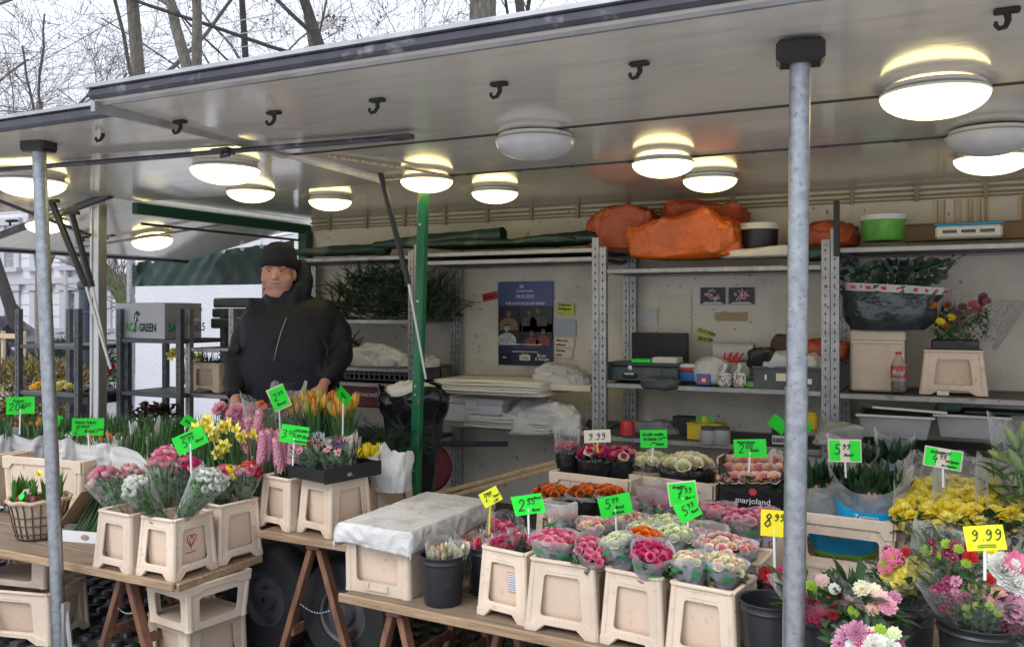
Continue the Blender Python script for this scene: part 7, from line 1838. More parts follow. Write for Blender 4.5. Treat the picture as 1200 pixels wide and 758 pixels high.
for i, (pa, pb) in enumerate((((486, 585), (650, 541)), ((498, 590), (655, 546)))):
    a, b = SY(*pa, 4.35), SY(*pb, 4.85); m = MB(); d = b - a; m.box((0, 0, 0), (.03, .02, d.length), ch=.003, M=Matrix.Translation((a + b) / 2) @ orient(d).to_matrix().to_4x4()); m.wthing('wooden_batten', ('long thin batten leaning behind the sheet covered box', 'long thin batten leaning closest to the roses')[i], 'batten', M['wood_lt'], a, group='leaning battens')
a, b = SY(508, 520, 5.3), SY(594, 520, 5.3); MB().tube([a, b], .018, 8).wthing('dark_pipe', 'dark pipe held level under the lower paper shelf', 'pipe', M['grey_dk'], a)
c = SY(506, 548, 5.2); m = MB(); m.lathe([(.02, -.02), (.15, -.02), (.16, 0), (.15, .02), (.03, .025), (.01, .03)], 26, 0, Matrix.Translation(c) @ Matrix.Rotation(radians(80), 4, 'X') ); m.wthing('cable_reel', 'dark red cable reel standing behind the green pillar', 'reel', M['maroon'], c)
# rack left of the pillar
def crate_black(label, px0, px1, py0, py1, Y, matn, rows=3, cols=14, letters_=None):
    r, w, h, d = simple(label, 'vented_crate', 'crate', px0, px1, py0, py1, Y, .34, [('rim', matn, 0, 1, .84, 1, -.02, 1.0, .004), ('base_panel', matn, 0, 1, 0, .12, 0, 1, .003), ('end_panel', matn, 0, .03, .1, .9, 0, 1, .0), ('end_panel', matn, .97, 1, .1, .9, 0, 1, 0), ('back_panel', matn, 0, 1, .1, .9, .95, 1, 0)])
    m = MB()
    for k in range(cols + 1): m.box(((k / cols - .5) * w, 0, h * .48), (.012, .008, h * .76))
    m.box((0, .002, h * .48), (w, .006, .012)); m.obj('lattice_front', M[matn], r); return r, w, h
crate_black('black lattice crate below the paper wrapped flowers', 404, 487, 430, 446, 5.16, 'grey_dk')
r_, w, h, d = simple('dark red plastic crate with pale print behind the bin bag', 'bottle_crate', 'crate', 398, 484, 449, 478, 5.16, .36, [('crate_shell', 'maroon', 0, 1, 0, 1, 0, 1, .008), ('handle_rim', 'maroon', .0, 1, .86, 1.02, -.03, 1, .006)])
letters('crate_text', 'Schwarzwälder', r_, (-.05, -.003, h * .45), .05, M['ink_white'], align='CENTER', sx=.8)
def wrapped_flowers():
    for i, (px0, px1, lab) in enumerate(((424, 456, 'tissue wrapped flowers with a raised paper corner'), (452, 482, 'tissue wrapped flowers in the middle of the tray'), (476, 508, 'tissue wrapped flowers beside the green pillar'))):
        r = tarp_lump(lab, px0, px1, 409 + (i != 0) * 5, 430, 5.22 + .02 * i, .1, 'paper', 3.3 + i, .09, cat='wrapped flowers', name='wrapped_flowers', group='tissue wrapped flowers on the shelf', part='tissue_wrap'); mb = MB(); random.seed(i)
        for k in range(14): oval_leaf(mb, (R(-.08, .08), -.10, R(.01, .05)), (R(-1, 1), -.6, R(-.3, .6)), (0, 0, 1), .035, .02)
        mb.obj('foliage', M['leaf_lt'], r, 180)
wrapped_flowers()
def bin_bag():
    Yb = 4.55; b = SY(484, 590, Yb); top = SY(484, 452, Yb); s = mpp(b); root = thing('bin_bag', 'black bin bag on a frame filled with white paper', 'bin bag', (b.x, Yb, .2)); h = top.z - .2; rnd = random.Random(5)
    def fn(u, v):
        t = u * 2 * pi; z = .2 + h * (v * .98) - .2; k = .56 + .36 * v ** 1.6 + (.10 if v > .86 else 0); k *= 1 + .05 * sin(t * 7 + v * 5) + .04 * sin(t * 13 - v * 9) + .03 * sin(t * 4 + v * 14)
        r = 40 * s * k; dz = -.03 * sin(t * 3) * v; return (r * cos(t), r * sin(t), z + dz)
    m = MB(); m.grid(fn, 48, 22, closed=True)
    m.grid(lambda u, v: (lerp(36, 42, sin(v * pi)) * s * (1 + .05 * sin(u * 40)) * cos(u * 2 * pi), lerp(36, 42, sin(v * pi)) * s * sin(u * 2 * pi), h * .98 - .10 * v * (1 + .4 * sin(u * 22)) - .03 * sin(u * 6 * pi)), 48, 6, closed=True); m.obj('bag', M['bag'], root, 180)
    tl = thing('crumpled_paper', 'crumpled white tissue stuffed in the black bin bag', 'paper', (b.x, Yb, .2 + h * .93)); m = MB()
    def f2(u, v):
        t = u * 2 * pi; p = -1.2 + v * 2.7; q = Vector((cos(t) * 2, sin(t) * 2, p * 2)); n_ = noise.ridged_multi_fractal(q, 1, 2.1, 3, 1, 2) * .16
        return (33 * s * cos(t) * cos(p) * (.85 + n_), 33 * s * sin(t) * cos(p) * (.85 + n_) - .02, .09 * max(-.3, sin(p)) * (.8 + n_ * 1.6) + .0)
    m.grid(f2, 40, 20, closed=True); m.obj('tissue', M['paper'], tl, 60)
bin_bag()

# rack with cash box and tools
YT2 = 5.22
r_, w, h, d = simple('dark flat screen propped behind the cash box', 'flat_screen', 'screen', 740, 805, 390, 428, 5.58, .05, [('bezel', 'black', 0, 1, 0, 1, 0, 1, .004), ('screen_face', 'monitor', .03, .97, .06, .94, -.06, .0, 0)])
r_, w, h, d = simple('grey green metal cash box with a key lock', 'cash_box', 'cash box', 711, 794, 425, 447, YT2, .24, [('box_body', 'cash', 0, 1, 0, .78, 0, 1, .008), ('lid', 'cash', 0, 1, .80, 1, 0, 1, .008), ('handle', 'black', .24, .44, .18, .42, -.10, -.02, .008), ('handle_grip', 'cream', .27, .41, .36, .44, -.11, -.03, .004), ('panel', 'grey_dk', .52, .78, .06, .74, -.02, 0, .002)])
MB().lathe([(.014, 0), (.014, .006), (.004, .007), (.004, .003)], 16, 0, Matrix.Translation((-.16 * w, -.001, h * .72)) @ Matrix.Rotation(pi / 2, 4, 'X')).obj('lock', M['alu'], r_)
tz = lambda px, py: SY(px, py, YT2)
simple('neon green card block lying on the cash box', 'note_pad', 'note pad', 740, 762, 421, 426, YT2 + .03, .12, [('pad', 'neon', 0, 1, 0, 1, 0, 1, .001)])
simple('white paper pad lying on the cash box', 'note_pad', 'note pad', 764, 793, 419, 427, YT2 + .05, .14, [('pad', 'paper', 0, 1, 0, .8, 0, 1, .001), ('cover_card', 'cream_card', .02, .98, .8, 1, .02, .98, .001)])
simple('small blue tub with red label behind the tissue', 'label_tub', 'tub', 795, 816, 427, 447, YT2 + .06, .1, [('tub', 'blue_pl', 0, 1, 0, .6, 0, 1, .006), ('lid', 'white_pl', .0, 1, .8, 1, 0, 1, .006), ('label', 'red_pl', 0, 1, .60, .8, 0, 1, .003)])
simple('blue box with a red square label on the tool shelf', 'small_box', 'box', 816, 832, 438, 451, YT2 - .03, .1, [('box_body', 'blue_pl', 0, 1, 0, 1, 0, 1, .003), ('label', 'red_pl', .28, .8, .15, .8, -.03, 0, 0), ('label_face', 'paper', .40, .70, .3, .6, -.05, -.03, 0)])
tarp_lump('blue grey cleaning cloth draped at the shelf edge', 752, 795, 443, 455, YT2 - .05, .05, 'grey_dk', 8.8, .04, cat='cloth', name='cleaning_cloth')
tarp_lump('crumpled clear bag beside the red handled tools', 822, 852, 424, 450, YT2 + .08, .06, 'paper_grey', 11.8, .08, cat='bag', name='plastic_bag', part='crumpled_film')
for i, (x0, x1) in enumerate(((842, 857), (859, 874))):
    b = SY((x0 + x1) / 2, 453, YT2 - .04); s = mpp(b); w_ = (x1 - x0) * s; root = thing('paper_sachet', ('knotted patterned paper sachet nearer the tools', 'knotted patterned paper sachet nearer the green box')[i], 'paper sachet', b, 0, 'knotted paper sachets')
    MB().box((0, 0, .04), (w_, .04, .08), ch=.012).obj('sachet', M['paper'], root); m = MB(); random.seed(i + 3)
    for k in range(40): x, z = R(-.45, .45) * w_, R(.01, .07); m.box((x, -.0205, z), (R(.003, .008), .002, R(.003, .007)), R(0, .5))
    m.obj('sachet_print', M['brown_bag'], root, kind='stuff')
    MB().tube([(-.012, 0, .075), (-.004, 0, .10), (.004, 0, .12), (.0, 0, .135)], [.018, .007, .014, .006], 9).obj('knot', M['paper'], root, 180)
simple('small green box beside the paper sachets', 'small_box', 'box', 874, 886, 446, 454, YT2 - .02, .08, [('box_body', 'green_label', 0, 1, 0, 1, 0, 1, .003), ('lid', 'green_paint', 0, 1, .8, 1.05, 0, 1, .002)])
a, b = SY(838, 412, 5.62), SY(884, 412, 5.62); r = 11 * mpp(a); root = thing('paper_roll', 'white paper towel roll on a wall rod', 'paper roll', a)
MB().lathe([(r * .3, 0), (r, 0), (r, (b - a).length), (r * .3, (b - a).length)], 28, 0, Matrix.Rotation(pi / 2, 4, 'Y')).obj('paper', M['paper'], root, 40); MB().tube([(-.06, 0, -r - .01), (.35, 0, -r - .01)], .008, 8).obj('rod', M['galv'], root)
def tools():
    for i, (px, dx, lab) in enumerate(((851, 6, 'red handled shears standing upright in the clear tub'), (862, 10, 'red handled shears leaning in the clear tub'), (853, 12, 'second red handled shears close behind the upright pair'))):
        b = SY(px - 4, 430, YT2 + .10); s = mpp(b); root = thing('garden_shears', lab, 'shears', b, 0, 'red handled shears')
        for k in (-1, 1): MB().tube([(0, 0, 0), (k * 2 * s + dx * .5 * s, 0, 8 * s), (dx * s + k * 3 * s, 0, 17 * s)], [.006, .007, .006], 7).obj('handle', M['red_pl'], root)
        MB().tube([(0, 0, 0), (-.01, 0, -.05)], [.006, .002], 6).obj('blade', M['alu'], root)
tools()
r_, w, h, d = simple('clear plastic tub holding the red handled shears', 'clear_tub', 'tub', 838, 878, 425, 440, YT2 + .07, .14, [('base_panel', 'white_pl', 0, 1, 0, .05, 0, 1, 0)]); m = MB()
for q, sz in (((0, 0, h / 2), (w, .003, h)), ((0, d, h / 2), (w, .003, h)), ((w / 2, d / 2, h / 2), (.003, d, h)), ((-w / 2, d / 2, h / 2), (.003, d, h))): m.box(q, sz)
m.obj('tub_side', PLAST, r_)
r_, w, h, d = simple('dark grey plastic tray of odds and ends by the post', 'plastic_tray', 'tray', 883, 963, 428, 458, YT2 - .03, .26, [('front_panel', 'grey_dk', .02, .98, 0, .86, 0, .02, .004), ('back_panel', 'grey_dk', .02, .98, 0, .86, .97, 1, .003), ('side_panel', 'grey_dk', .0, .03, 0, .86, 0, 1, .003), ('side_panel', 'grey_dk', .97, 1, 0, .86, 0, 1, .003), ('base_panel', 'grey_dk', .02, .98, 0, .06, 0, 1, .002), ('rim', 'grey_dk', -.02, 1.02, .84, .94, -.05, .02, .003), ('label', 'cream_card', .34, .52, .38, .68, -.02, -.006, 0), ('tag', 'white_pl', .17, .20, .40, .62, -.02, -.006, 0), ('tag', 'white_pl', .80, .86, .3, .5, -.02, -.006, 0)])
tarp_lump('black cloth heaped in the dark grey tray', 876, 906, 408, 431, YT2 + .05, .07, 'black', 14.1, .08, cat='cloth', name='dark_cloth'); tarp_lump('grey strap and rags piled in the dark grey tray', 902, 935, 412, 432, YT2 + .05, .08, 'paper_grey', 15.1, .12, cat='rags', name='rag_heap'); tarp_lump('pale coiled strap at the end of the dark grey tray', 936, 962, 414, 432, YT2 + .06, .07, 'paper_cream', 16.4, .08, cat='strap', name='coiled_strap')
tarp_lump('dark brown cap hung behind the dark grey tray', 906, 936, 392, 416, 5.5, .05, 'brown_bag', 17.3, .05, cat='cap', name='cloth_cap', part='cap_crown'); tarp_lump('reddish brown cloth stuffed between the rack uprights', 948, 994, 397, 422, 5.5, .07, 'orange_dk', 18.3, .04, cat='cloth', name='brown_cloth')
# lower shelf of the tool rack
b = SY(735, 509, 5.12); s = mpp(b); root = thing('red_cup', 'red plastic cup upside down on the shelf', 'cup', b); MB().lathe([(.0, 0), (9 * s, 0), (9 * s, .008), (8.2 * s, .07), (7.4 * s, .085), (0, .087)], 24).obj('cup_body', M['red_pl'], root); MB().lathe([(9.2 * s, .0), (9.5 * s, .004), (9.2 * s, .010)], 24).obj('cup_rim', M['red_pl'], root)
simple('black folder tilted against the wall on the lower shelf', 'black_folder', 'folder', 788, 822, 488, 514, 5.45, .1, [('cover', 'black', 0, 1, 0, 1, 0, .2, .003), ('cover', 'black', .02, .98, 0, .97, .8, 1, .003), ('pages', 'paper_grey', .04, .96, .03, .92, .2, .8, 0)])
r_, w, h, d = simple('yellow cardboard seed box on the lower shelf', 'yellow_box', 'box', 805, 846, 496, 517, 5.28, .14, [('carton', 'sticky', 0, 1, 0, .94, 0, 1, .003), ('lid_flap', 'sticky', 0, 1, .94, 1, -.1, .9, .001)])
for k in range(3): MB().box((w * (-.2 + .16 * k), .05, h * 1.15), (.04, .003, h * .4), rz=.3).obj('seed_packet', M['yel_note' if k % 2 else 'green_label'], r_)
for i, px in enumerate((830, 846)):
    b = SY(px, 520, 5.16); s = mpp(b); root = thing('preserving_jar', ('grey lidded jar before the yellow box', 'grey lidded jar nearer the black rose box')[i], 'jar', b, 0, 'grey jars on the lower shelf'); MB().lathe([(0, 0), (9 * s, 0), (10 * s, .01), (10 * s, .07), (8 * s, .085), (0, .085)], 20).obj('jar_glass', M['grey_tub'], root); MB().lathe([(8.6 * s, .084), (8.8 * s, .10), (0, .102)], 20).obj('jar_lid', M['grey_dk'], root)
r_, w, h, d = simple('black box with a barcode label on the lower shelf', 'barcode_box', 'box', 904, 922, 502, 522, 4.98, .1, [('box_body', 'black', 0, 1, 0, 1, 0, 1, .003), ('label', 'paper', .05, .95, .08, .6, -.02, 0, 0)]); m = MB(); random.seed(2)
for k in range(14): m.box((w * (-.38 + k * .058), -.0045, h * .32), (w * R(.012, .035), .002, h * .26))
m.obj('barcode', M['ink'], r_, kind='stuff')
tarp_lump('dull brown folded cloth at the shelf end by the bordered card', 952, 1010, 497, 520, 4.9, .1, 'grey_tub', 19.9, .05, cat='cloth', name='folded_cloth'); tarp_lump('grey rags behind the yellow box on the lower shelf', 740, 800, 494, 508, 5.5, .06, 'grey_tub', 21.3, .08, cat='rags', name='rag_heap')
simple('yellow plastic bag standing beyond the support post', 'yellow_bag', 'bag', 938, 958, 485, 505, 5.2, .05, [('bag_body', 'sticky', 0, 1, 0, 1, 0, 1, .012), ('bag_fold', 'sticky', .1, .9, .95, 1.08, .3, .7, .005)])
# right rack
def eucalyptus():
    Y = 5.3; b = SY(1040, 388, Y); s = mpp(b); h = 78 * s; root = thing('eucalyptus_bundle', 'dark eucalyptus bundle in clear film with a printed white band', 'greenery', b); random.seed(5); mb = MB(); tw = MB()
    for i in range(420):
        a = R(0, 6.28); t = R(.55, 1.05); rr = R(.1, .98) * 60 * s * (.72 + .28 * t); p = Vector((rr * cos(a) + (t - .6) * 20 * s, rr * sin(a) * .45, h * t)); d = Vector((cos(a), sin(a) * .5, R(-.3, 1.0)))
        oval_leaf(mb, p, d, (R(-1, 1), -1, R(-1, 1)), R(.03, .055), R(.025, .045), 1 if random.random() < .06 else 0)
    for k in range(12):
        p = Vector((R(20, 50) * s, R(-.05, .05), h * .92)); d = Vector((R(.8, 1.2), R(-.2, .2), R(.05, .45))); L_ = R(12, 34) * s
        tw.tube([p, p + d * L_], .003, 4)
        for j in range(6): oval_leaf(mb, p + d * L_ * j / 5, (R(-.3, .8), R(-1, 1), R(-.4, 1)), (0, 0, 1), .028, .024)
    mb.obj('foliage', [M['leaf_blue'], M['leaf_lt']], root, 180); tw.obj('twig', M['stem'], root)
    def fn(u, v):
        t = u * 2 * pi; k = (.74 + .26 * v) * (1 + .04 * sin(t * 9 + v * 6) + .03 * sin(t * 15) + .10 * noise.noise((cos(t) * 2, sin(t) * 2, v * 3)) + .05 * noise.noise((cos(t) * 6, sin(t) * 6, v * 9))) * (.82 + .18 * min(1, v * 5)); return (60 * s * k * cos(t) + v * 4 * s, 60 * s * .48 * k * sin(t), h * (.02 + .80 * v) - v * .10 * s * 60 * cos(t) * .8)
    M['dkfilm'] = mat('dark crinkled film', (.035, .045, .05), .18, noise_=(6, .4), bump=[(9, 1.0), (26, .8)], spec=.8)
    m = MB(); m.grid(lambda u, v: fn(u, v * .82), 40, 10, closed=True); m.obj('film_wrap', [M['dkfilm']], root, 180)
    def off(u, v, e): x, y, z = fn(u, v); return (x * (1 + e), y * (1 + e), z)
    m = MB(); m.grid(lambda u, v: off(u, .70 + .14 * v, .012), 48, 2, closed=True); m.obj('white_band', M['paper_grey'], root, 180)
    m = MB()
    for k in range(22):
        u0 = k / 22; m.grid(lambda u, v: off(u0 + u * .016, .735 + v * .06, .018), 2, 1)
    m.obj('band_print', M['red_note'], root, 180, kind='stuff')
eucalyptus()
def lidded():
    r, w, h, d = simple('lidded beige box under the eucalyptus bundle', 'storage_box', 'box', 995, 1061, 387, 459, 5.26, .3, [('box_body', 'crate', .02, .98, 0, .84, 0, 1, .012), ('lid', 'crate', 0, 1, .82, 1, -.03, 1.03, .01), ('lid_step', 'crate', .03, .97, .78, .83, -.02, 1.0, .004)])
lidded()
q = SY(1117, 463, 5.28); s = mpp(q)
up = crate('upturned beige crate carrying a tray of chrysanthemums', 70 * s, .26, 52 * s, (q.x, 5.40, 1.162), 0, 'bucket', taper=.86)
def mum_tray():
    Y = 5.32; b = SY(1117, 411, Y); s = mpp(b); r, w, h, d = simple('black tray of dark chrysanthemums in film on the upturned crate', 'flower_tray', 'tray', 1091, 1148, 398, 411, Y, .18, [('tray', 'black', 0, 1, 0, 1, 0, 1, .008)]); mb = MB(); random.seed(3)
    for i in range(260): a = R(0, 6.28); oval_leaf(mb, (R(-.55, .62) * w + .02, R(-.2, 1) * d, h * R(.8, 1) + R(0, .16)), (R(-1, 1), R(-1, .6), R(-.2, 1.3)), (0, 0, 1), R(.03, .05), R(.01, .02), 0)
    for i in range(30): mb.tube([(R(-.4, .4) * w, R(.1, .9) * d, h), (R(-.7, .8) * w, R(-.1, 1) * d, h + R(.1, .2))], .0025, 4, 1)
    mb.obj('foliage', [M['leaf_dk'], M['stem']], r, 180); fr = [frill('rust'), frill('orange2'), frill('plum'), frill('red'), frill('yellow')]
    for px, py, k in ((1094, 358, 1), (1096, 370, 1), (1102, 377, 4), (1108, 382, 1), (1115, 372, 4), (1088, 378, 0), (1090, 372, 0), (1128, 360, 2), (1140, 357, 3), (1150, 355, 2), (1146, 362, 3), (1136, 366, 3), (1156, 353, 2), (1120, 366, 0), (1152, 348, 2), (1110, 358, 0), (1125, 375, 0)): head(fr[k], r, SY(px, py, Y - .04 + R(-.02, .1)) - at(r), (R(-.4, .4), -.8, .7), 5.2 * s)
    m = MB(); cone_wrap(m, (.08, d / 2, h * .5), (.25, 0, 1), .12, .20, 0, .27, 24, 6, .1, 0, 5); m.obj('cellophane_wrap', [CELLO], r, 180)
mum_tray()
def bottle():
    b = SY(1053, 459, 5.17); s = mpp(b); r = 8.6 * s; h = 47 * s; root = thing('drink_bottle', 'half empty cola bottle with red cap and label', 'bottle', b)
    MB().lathe([(0, .002), (.8 * r, 0), (.96 * r, .01), (r, .04), (.92 * r, h * .30), (.98 * r, h * .36), (r, h * .62), (.9 * r, h * .70), (.5 * r, h * .84), (.32 * r, h * .90), (.32 * r, h * .95)], 22).obj('bottle_body', GLASSY, root, 180)
    MB().lathe([(0, .004), (.78 * r, .004), (.94 * r, .012), (.97 * r, .04), (.89 * r, h * .26), (0, h * .26)], 20).obj('cola_fill', M['cola'], root); MB().lathe([(1.0 * r, h * .36), (1.02 * r, h * .38), (1.03 * r, h * .62), (1.0 * r, h * .64)], 22).obj('label', M['red_pl'], root); MB().lathe([(.40 * r, h * .93), (.40 * r, h), (0, h)], 16).obj('cap', M['red_pl'], root)
    m = MB(); ca = atan2(-b.y, -b.x)
    for k in range(9): a = ca - .75 + k * .17; z = h * (.47 + .03 * sin(k * 1.7)); m.tube([(1.045 * r * cos(a), 1.045 * r * sin(a), z - .012), (1.045 * r * cos(a + .09), 1.045 * r * sin(a + .09), z + .018), (1.045 * r * cos(a + .17), 1.045 * r * sin(a + .17), z - .008)], .003, 4)
    m.obj('label_script', M['ink_white'], root, 180)
bottle()
simple('white tag lying before the upturned crate', 'white_tag', 'tag', 1098, 1112, 458, 463, 5.15, .02, [('tag_card', 'paper', 0, 1, 0, 1, 0, 1, .001)])
for i, (x0, x1) in enumerate(((1006, 1092), (1097, 1182))):
    a, b = SY(x0, 486, 5.2), SY(x1, 486, 5.2); z0 = SY((x0 + x1) / 2, 514, 5.2).z; w = b.x - a.x; h = a.z - z0; root = thing('grey_tub', ('grey flared tub under the lidded beige box', 'grey flared tub under the upturned crate')[i], 'tub', ((a.x + b.x) / 2, 5.2, z0), 0, 'grey flared tubs'); m = MB(); k0 = .86
    vs = [(-w / 2 * k0, .02, 0), (w / 2 * k0, .02, 0), (w / 2 * k0, .36, 0), (-w / 2 * k0, .36, 0), (-w / 2, 0, h), (w / 2, 0, h), (w / 2, .38, h), (-w / 2, .38, h)]
    m.add(vs, [(0, 3, 2, 1), (0, 1, 5, 4), (1, 2, 6, 5), (2, 3, 7, 6), (3, 0, 4, 7)]); o = m.obj('tub', M['grey_tub'], root, 30); o.modifiers.new('t', 'SOLIDIFY').thickness = .005
    m = MB(); m.box((0, -.004, h), (w + .03, .018, .014), ch=.003); m.box((-w / 2 - .004, .19, h), (.018, .38, .0138)); m.box((w / 2 + .004, .19, h), (.018, .38, .0138)); m.obj('rim', M['cream'], root)
a, b = SY(1022, 477, 5.16), SY(1110, 484, 5.16); d = b - a; m = MB(); m.box((0, 0, 0), (d.length, .12, .012), ch=.002, M=Matrix.Translation((a + b) / 2 + Vector((0, .06, 0))) @ Matrix.Rotation(-atan2(d.z, d.x), 4, 'Y')); m.wthing('cream_board', 'thin cream board lying across the grey tubs', 'board', M['cream'], (a + b) / 2)
a, b = SY(1130, 482, 5.15), SY(1205, 487, 5.15); m = MB(); m.box(((a.x + b.x) / 2, 5.25, (a.z + b.z) / 2), (b.x - a.x, .2, .014), ch=.003); m.wthing('green_board', 'thin dark green board on the grey tub by the photo edge', 'board', M['dark_green'], ((a.x + b.x) / 2, 5.25, a.z))
tarp_lump('torn green leaf of film caught under the shelf', 1100, 1126, 469, 481, 5.2, .02, 'green_tarp', 23.2, .05, cat='film scrap', name='film_scrap', part='crumpled_film')

# ================================================================== TROLLEYS AT THE STALL END
def trolley(label, x, y, shelves, yb=None, L_=1.1, dep=.5, m='rack_t', rz=0, top=1.62):
    return rack(label, x, x + L_, shelves, top, y, y + dep, m, z0=.02, group='perforated flower trolleys')
pL = SY(142, 362, 4.55); pR = SY(253, 362, 4.55)
trolley('perforated trolley carrying the grey printed carton', pL.x - .03, 4.55, (1.02, 1.405, .5), L_=SY(210, 362, 4.55).x - pL.x + .06, dep=.42)
trolley('perforated trolley beside the man with the daffodil crate', SY(206, 362, 4.62).x + .07, 4.66, (1.02, 1.345), L_=pR.x - SY(206, 362, 4.62).x, m='rack', dep=.4)
pa = SY(22, 362, 4.25); pb = SY(92, 362, 4.25)
trolley('perforated trolley carrying the tray of primroses', pa.x - .02, 4.25, (1.02, 1.36), L_=pb.x - pa.x + .04, dep=.42)
def carton():
    Y = 4.5; z = 1.408
    p0, p1, p2 = SY(135, 393, 4.62), SY(193, 394, 4.50), SY(236, 392, 4.92)
    u = (p1 - p0); u.z = 0; n = (p2 - p1); n.z = 0; zt = SY(193, 355, 4.5).z; root = thing('printed_carton', 'grey printed carton with a leaping orca emblem on the trolley', 'carton', (p1.x, p1.y, z), 0); h = zt - z; P = [p0 - p1, Vector((0, 0, 0)), n, p0 - p1 + n]; P = [Vector((p.x, p.y, 0)) for p in P]; m = MB()
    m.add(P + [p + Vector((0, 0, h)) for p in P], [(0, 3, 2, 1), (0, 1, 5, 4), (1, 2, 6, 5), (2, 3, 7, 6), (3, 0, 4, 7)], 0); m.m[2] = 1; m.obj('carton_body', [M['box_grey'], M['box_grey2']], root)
    m = MB(); m.add([p * 1.0 + Vector((0, 0, h + .002)) for p in (P[0], P[0].lerp(P[1], .5), P[3].lerp(P[2], .5), P[3])] + [p + Vector((0, 0, h + .002)) for p in (P[0].lerp(P[1], .505), P[1], P[2], P[3].lerp(P[2], .505))], [(0, 1, 2, 3), (4, 5, 6, 7)]); m.obj('flap', M['box_grey'], root)
    a1 = atan2(u.y, u.x); a2 = atan2(n.y, n.x); un, nn = u.normalized(), n.normalized(); o1 = Vector((un.y, -un.x, 0)) * .002; o2 = Vector((nn.y, -nn.x, 0)) * .002; W = u.length
    def put(t, base, an, s, mt, b=.002, sx=1): l = letters('carton_print', t, root, base, s, M[mt], rot=(pi / 2, 0, an), bold=b, sx=sx); return l
    put('RCA', P[0].lerp(P[1], .22) + o1 + Vector((0, 0, h * .20)), a1, .085, 'ink_green', .003); put('GREEN', P[0].lerp(P[1], .50) + o1 + Vector((0, 0, h * .20)), a1, .080, 'ink', .003, .9)
    put('SAFE', P[1].lerp(P[2], .08) + o2 + Vector((0, 0, h * .20)), a2, .085, 'ink_green', .002); put('TIP x25', P[1].lerp(P[2], .48) + o2 + Vector((0, 0, h * .20)), a2, .085, 'ink_blue', .002)
    m = MB(); S_ = [(-.30, -.95), (-.10, -.55), (-.02, -.1), (-.16, .25), (-.10, .55), (.12, .80), (.42, .84), (.62, .70), (.80, .48), (.55, .50), (.40, .44), (.30, .20), (.62, .02), (.30, .06), (.16, -.2), (.06, -.6), (.12, -.95), (-.06, -.78)]
    sc = h * .36; b0 = P[0].lerp(P[1], .42) + o1 + Vector((0, 0, h * .48)); m.add([b0 + un * (x * sc) + Vector((0, 0, y * sc)) for x, y in S_], [tuple(range(len(S_)))]); m.obj('orca_emblem', M['ink'], root)
    m = MB(); m.add([b0 + o1 * .4 + un * (x * sc) + Vector((0, 0, y * sc)) for x, y in ((.0, .15), (.12, .5), (.26, .55), (.18, .25), (.08, -.1))], [(0, 1, 2, 3, 4)]); m.obj('orca_patch', M['ink_white'], root)
    for t in (.62, .7):
        m = MB(); q = P[1].lerp(P[2], t - .06) + o2; w_ = nn * .16; z_ = Vector((0, 0, h * (.48 if t < .65 else .78))); m.add([q + z_, q + w_ + z_, q + w_ + z_ + Vector((0, 0, .02)), q + z_ + Vector((0, 0, .02))], [(0, 1, 2, 3)]); m.obj('carton_mark', M['ink_white'] if t < .65 else M['tan_note'], root)
carton()
simple('dark green black folded crate stack on the trolley beside the man', 'folding_crate', 'crate', 246, 292, 349, 385, 4.95, .3, [('lower_crate', 'cash', 0, 1, 0, .34, 0, 1, .01), ('middle_crate', 'cash', .02, 1.0, .36, .66, 0.02, 1, .01), ('upper_crate', 'cash', .06, 1.0, .68, 1, 0, 1, .012)])
q = SY(238, 474, 4.72); s = mpp(q); cd = crate('beige crate of daffodils on the trolley shelf', 44 * s, .25, 34 * s, (q.x, 4.86, 1.022), 0, 'bucket', taper=1.06)
q = SY(272, 474, 4.80); crate('beige crate half hidden beside the man', 36 * s, .25, 33 * s, (q.x, 4.96, 1.022), 0, 'bucket', taper=1.06)
shoots('daffodils standing in the beige crate on the trolley', 216, 250, 410, 4.86, 70, 40, .16, name='daffodil_plant', w=.016, group='daffodils', m_='leaf_tulip')
daffs(((201, 416), (207, 412), (225, 418), (234, 418), (221, 412)), 4.80, 7)
shoots('dark bronze leaves in the half hidden beige crate', 258, 270, 418, 4.9, 40, 22, .12, m_='leaf_dk', name='leafy_plant', group='dark potted plants')
def dark_plant():
    b = SY(180, 494, 4.4); s = mpp(b); root = thing('dark_plant', 'dark bronze leafed plants low behind the tulip shoots', 'plant', b); mb = MB(); random.seed(5)
    for i in range(240): a = R(0, 6.28); oval_leaf(mb, (R(-28, 28) * s, R(-.1, .1), R(2, 18) * s), (cos(a), sin(a), R(-.1, 1)), (0, 0, 1), R(.04, .08), R(.03, .05), 0)
    M['bronze'] = mat('bronze leaf', (.07, .028, .025), .5, var=.4); mb.obj('foliage', M['bronze'], root, 180)
dark_plant()
def primroses():
    Y = 4.36; r, w, h, d = simple('black tray of yellow and cream primroses on the trolley', 'flower_tray', 'tray', 38, 104, 462, 472, Y, .3, [('tray', 'black', 0, 1, 0, 1, 0, 1, .004)]); random.seed(8); mb = MB(); f1, f2, f3 = frill('yellow', 'orange'), frill('yellow2', 'cream'), frill('white', 'cream')
    for i in range(150): a = R(0, 6.28); p = Vector((R(-.5, .5) * w, R(-.05, 1) * d, h + R(-.01, .035))); oval_leaf(mb, p, (cos(a), sin(a), R(.0, .8)), (0, 0, 1), R(.04, .07), R(.02, .035), 0)
    mb.obj('foliage', [M['leaf_dk']], r, 180)
    for k, (px, py) in enumerate(((40, 454), (45, 451), (50, 453), (46, 456), (68, 452), (74, 450), (80, 453), (85, 455), (72, 455), (92, 454), (100, 455), (96, 457))): head(f1 if k < 4 else f2 if k < 9 else f3, r, SY(px, py, Y + .04 + R(-.02, .06)) - at(r), (R(-.3, .3), -.6, 1), 5.5 * mpp(at(r)))
primroses()
